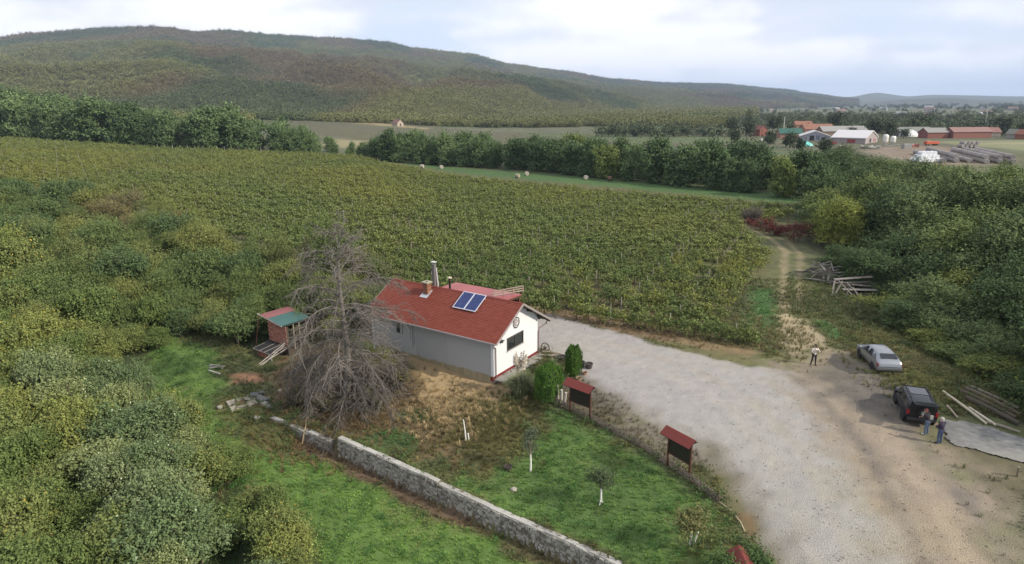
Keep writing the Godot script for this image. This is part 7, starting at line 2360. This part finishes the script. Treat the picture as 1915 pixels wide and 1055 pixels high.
	for q in 3:
		var r2 := RandomNumberGenerator.new()
		r2.seed = 890 + q
		var lb := crown_lobes(r2, 10, Vector3(3.4, 3.6, 3.4), .6, .4)
		pr.append(proto_plant("farm_tree", "tree", leaf_cloud(890 + q, lb, 1700, .75, [lin(.038, .055, .028), lin(.068, .085, .04)], .5, .7), leaf_mat("tree leaves"), stems(895 + q, lb, .22, 5, lin(.1, .085, .07), 1, 1), mat("bark")))
	for k in fl.size():
		dup(pr[k % 3], put(fl[k][0], fl[k][1], -.3), rng.randf() * TAU, Vector3.ONE * fl[k][2] * 1.15, "dark round tree among the farm buildings, %s of them from the left" % nth(k + 1), "trees round the farm")
	# villages of the plain
	var v := 0
	for k in 26:
		var px := rng.randf_range(1240.0, 1930.0)
		var d := rng.randf_range(950.0, 3000.0)
		if px < 1400.0: d = rng.randf_range(1300.0, 2400.0)
		var a := atan((px - 957.5) / FOC / 1.04)
		var s := rng.randf_range(.6, 1.0) * (1.0 + d / 3500.0)
		v += 1
		gable_house("far_house", "tiny pale house on the far plain, %s of those scattered there" % nth(v), "house", Vector3(d * sin(a), 0, -d * cos(a)), rng.randf() * 3.0, 8 * s, 13 * s, 3.4 * s, 6.4 * s, lin(.55, .53, .5) * rng.randf_range(.7, 1.1), (lin(.27, .19, .16) if rng.randf() < .5 else lin(.5, .5, .5)), [[0, 0, 1.6 * s, 1.4 * s, 1.4 * s, glass, "window"]], "tiny houses scattered on the far plain")

# ---------------------------------------------------------------- grass, straw, gravel
func make_grass() -> void:
	var rng := RandomNumberGenerator.new()
	rng.seed = 101
	var lm := leaf_mat("grass blades")
	var tuft := blade_tuft(111, 11, .13, .10, .008, lin(.8, .8, .8), lin(1.2, 1.2, 1.2))
	var tall := blade_tuft(112, 16, .42, .26, .010, lin(.8, .8, .8), lin(1.2, 1.2, 1.2))
	var weed := leaf_cloud(113, [[Vector3(0, .12, 0), Vector3(.26, .16, .26)], [Vector3(.2, .1, .1), Vector3(.18, .12, .18)]], 46, .10, [lin(.8, .8, .8), lin(1.2, 1.2, 1.2)], .6, .7)
	var b := PackedFloat32Array()
	var bt := PackedFloat32Array()
	var bw := PackedFloat32Array()
	var n := 0
	while n < 120000:
		n += 1
		var x := rng.randf_range(-34.0, 40.0)
		var z := -rng.randf_range(20.0, 72.0)
		if rng.randf() > 34.0 / -z: continue
		var c := shade_of(x, z)
		var green := c.g / maxf(c.r, .001)
		if c.b > .16: continue   # gravel
		if x > 11.5 and x < 27.5 and z > -50 and (c.b > .075 or green < 1.0) and rng.randf() < .985: continue
		if x > 26.0 and x < 35.0 and z > -37.6 and z < -30.0: continue
		var at := put(x, z)
		var col := c * rng.randf_range(.95, 1.6)
		if green > 1.25:
			push(b, at, rng.randf() * TAU, Vector3.ONE * rng.randf_range(.7, 1.4), col)
			if rng.randf() < .05: push(bw, at, rng.randf() * TAU, Vector3.ONE * rng.randf_range(.5, 1.1), lin(.055, .125, .03) * rng.randf_range(.8, 1.3))
		elif green > .95:
			push(b, at, rng.randf() * TAU, Vector3.ONE * rng.randf_range(.8, 1.9), col)
			if rng.randf() < .07: push(bt, at, rng.randf() * TAU, Vector3.ONE * rng.randf_range(.5, 1.2), c.lerp(lin(.16, .15, .06), rng.randf()) * 1.15)
			if rng.randf() < .05: push(bw, at, rng.randf() * TAU, Vector3.ONE * rng.randf_range(.7, 1.6), lin(.07, .10, .035) * rng.randf_range(.8, 1.3))
		elif rng.randf() < (.08 if c.r > .26 else .45):
			push(bt, at, rng.randf() * TAU, Vector3.ONE * rng.randf_range(.3, .9), c * rng.randf_range(.75, 1.2))
	# long dry grass on the bank, the mound and the field margins
	for e in [[32.2, -38.8, 2.6, 420, lin(.14, .13, .06)], [-4.2, -41.4, 4.0, 700, lin(.46, .35, .19)], [31.5, -46, 4.0, 1800, lin(.22, .20, .09)], [30, -42, 3.5, 900, lin(.16, .17, .06)], [33, -52, 4.5, 1500, lin(.15, .15, .06)], [12, -54, 9, 1500, lin(.24, .19, .10)], [-13, -43, 6, 1800, lin(.21, .15, .075)], [22, -53, 5, 1200, lin(.2, .18, .085)], [33, -62, 6, 1400, lin(.13, .14, .06)], [-2, -39, 4, 900, lin(.14, .13, .05)], [31, -28.5, 4, 500, lin(.12, .13, .05)]]:
		for k in e[3]:
			var x: float = e[0] + rng.randfn() * e[2] * .5
			var z: float = e[1] + rng.randfn() * e[2] * .5
			if x > -14 and x < 3.2 and z < (-43.4 + (x + 1.4) * .67 if x < -1.4 else -43.2 - (x + 1.4) * 1.49): continue
			if x > 2 and x < 21 and z > -59.0 + (x - 2.0) * .52 and z < -40: continue
			if Vector2(x - 28.3, z + 45.5).length() < 1.8 or Vector2(x - 26.7, z + 38.2).length() < 1.9: continue
			if x > 26.8 and x < 33 and z > -37.2 and z < -30.5: continue
			push(bt, put(x, z), rng.randf() * TAU, Vector3.ONE * rng.randf_range(.4, 1.15), (e[4] as Color) * rng.randf_range(.7, 1.35))
	multi("grass", tuft, lm, b, "short green grass of the lawns", "grass")
	multi("tall_grass", tall, lm, bt, "long dry grass on banks and field margins", "grass")
	multi("weeds", weed, lm, bw, "low leafy weeds scattered over the lawns", "weeds")
	print("grass ", b.size() / 16, " ", bt.size() / 16, " ", bw.size() / 16)
	# loose stones on the gravel
	var st := Mb.new()
	var rr := RandomNumberGenerator.new()
	rr.seed = 5
	blocky(st, Transform3D(), Vector3(1, .7, .8), rr, lin(1, 1, 1), .4)
	var sb := PackedFloat32Array()
	for k in 26000:
		var x := rng.randf_range(-1.0, 27.0)
		var z := -rng.randf_range(20.0, 58.0)
		if rng.randf() > 32.0 / -z: continue
		var c := shade_of(x, z)
		if c.b < .09 or c.g > c.r * 1.02: continue
		var s := .014 * pow(3.0, rng.randf() * rng.randf() * 1.6)
		push(sb, put(x, z, s * .15), rng.randf() * TAU, Vector3(s, s, s), c * rng.randf_range(.9, 1.5))
	multi("gravel_stones", st.mesh(), mat("stone"), sb, "loose pale stones on the gravel yard", "gravel")
	print("stones ", sb.size() / 16)

func build_all() -> void:
	var t0 := Time.get_ticks_msec()
	make_house()
	make_shed()
	make_wall()
	make_signs()
	make_fence()
	make_cars()
	make_people()
	print("built ", Time.get_ticks_msec() - t0)
	make_dead_tree()
	make_garden()
	make_timber()
	make_far()
	print("far ", Time.get_ticks_msec() - t0)
	make_trees()
	make_thicket()
	make_vines()
	make_grass()
	print("green ", Time.get_ticks_msec() - t0)

func _ready() -> void:
	# ------------------------------------------------ camera, sky, sun, air
	var cam := Camera3D.new()
	cam.name = "camera"
	var pitch := atan((527.5 - 197.0) / FOC)
	var roll := 0.008
	var fw := Vector3(0, -sin(pitch), -cos(pitch))
	var up0 := Vector3(0, cos(pitch), -sin(pitch))
	var rt := Vector3(1, 0, 0) * cos(roll) - up0 * sin(roll)
	var up := up0 * cos(roll) + Vector3(1, 0, 0) * sin(roll)
	cam.transform = Transform3D(Basis(rt, up, -fw), Vector3(0, CAM_H, 0))
	cam.fov = rad_to_deg(2.0 * atan(527.5 / FOC))
	cam.near = 0.5
	cam.far = 20000.0
	add_child(cam)
	for s in [[n_big, 11, 0.004, 3], [n_mid, 12, 0.06, 3], [n_fine, 13, 0.35, 2]]:
		var nn: FastNoiseLite = s[0]
		nn.noise_type = FastNoiseLite.TYPE_SIMPLEX_SMOOTH
		nn.seed = s[1]
		nn.frequency = s[2]
		nn.fractal_octaves = s[3]
	make_sky()
	var sun := DirectionalLight3D.new()
	sun.name = "sun"
	var el := deg_to_rad(33.0)
	sun.look_at_from_position(Vector3(0.898 * cos(el), sin(el), 0.44 * cos(el)) * 100.0, Vector3.ZERO)
	sun.light_color = Color(1.0, 0.965, 0.90)
	sun.light_energy = 1.3
	sun.light_angular_distance = 1.2
	sun.shadow_enabled = true
	add_child(sun)
	# ------------------------------------------------ the land
	var t0 := Time.get_ticks_msec()
	fine_tex = ImageTexture.create_from_image(noise_image(1024, 0.09, 5, 3, .52, 1.02))
	var bump := noise_image(1024, 0.05, 6, 4, 0, 1)
	bump.bump_map_to_normal_map(6.0)
	fine_bump = ImageTexture.create_from_image(bump)
	make_land()
	make_zones()
	make_ground()
	make_hills()
	print("land ", Time.get_ticks_msec() - t0)
	make_forest()
	print("forest ", Time.get_ticks_msec() - t0)
	build_all()
	print("all ", Time.get_ticks_msec() - t0)

func make_sky() -> void:
	var w := 1024
	var h := 512
	var im := Image.create(w, h, false, Image.FORMAT_RGBF)
	var n := FastNoiseLite.new()
	n.seed = 21
	n.noise_type = FastNoiseLite.TYPE_SIMPLEX_SMOOTH
	n.frequency = 1.0
	n.fractal_octaves = 5
	n.domain_warp_enabled = true
	n.domain_warp_amplitude = 0.35
	n.domain_warp_frequency = 0.9
	for j in h:
		var el := PI * (0.5 - (j + 0.5) / h)
		for k in w:
			var az := TAU * (k + 0.5) / w
			var y := sin(el)
			var c := Color(.60, .66, .78)
			if y > -0.02:
				var yy := maxf(y, 0.0)
				var dir := Vector2(cos(az), sin(az)) * cos(el) / (yy + 0.16)
				var f := n.get_noise_2d(dir.x * 0.42, dir.y * 0.42) * 0.5 + 0.5
				var g := n.get_noise_2d(dir.x * 0.16 + 9.0, dir.y * 0.16) * 0.5 + 0.5
				var fil := n.get_noise_2d(dir.x * 1.5, dir.y * 1.1 + 4.0)
				var blue := Color(.55, .64, .78).lerp(Color(.46, .57, .77), ss(.1, .7, yy))
				blue = blue.lerp(Color(.64, .71, .81), 1.0 - ss(0.0, .10, yy))
				var grey := Color(.60, .63, .71)
				var white := Color(.84, .84, .88)
				var cover := ss(.24, .56, f * .6 + g * .4 + fil * .05 + .12 * ss(.05, .2, yy))
				var cl := grey.lerp(white, clampf(ss(.35, .75, f + fil * .34 + .04), 0, 1))
				c = blue.lerp(cl, cover * ss(-.02, .09, yy) * .95)
			im.set_pixel(k, j, c)
	var sm := PanoramaSkyMaterial.new()
	sm.panorama = ImageTexture.create_from_image(im)
	var sky := Sky.new()
	sky.sky_material = sm
	var env := Environment.new()
	env.background_mode = Environment.BG_SKY
	env.sky = sky
	env.background_energy_multiplier = 1.2
	env.tonemap_mode = Environment.TONE_MAPPER_LINEAR
	env.tonemap_exposure = 1.17
	env.fog_enabled = true
	env.fog_density = 0.00009
	env.fog_light_color = Color(.74, .82, .95)
	env.sdfgi_enabled = true
	env.ssao_enabled = true
	env.ssil_enabled = true
	var we := WorldEnvironment.new()
	we.name = "air"
	we.environment = env
	add_child(we)
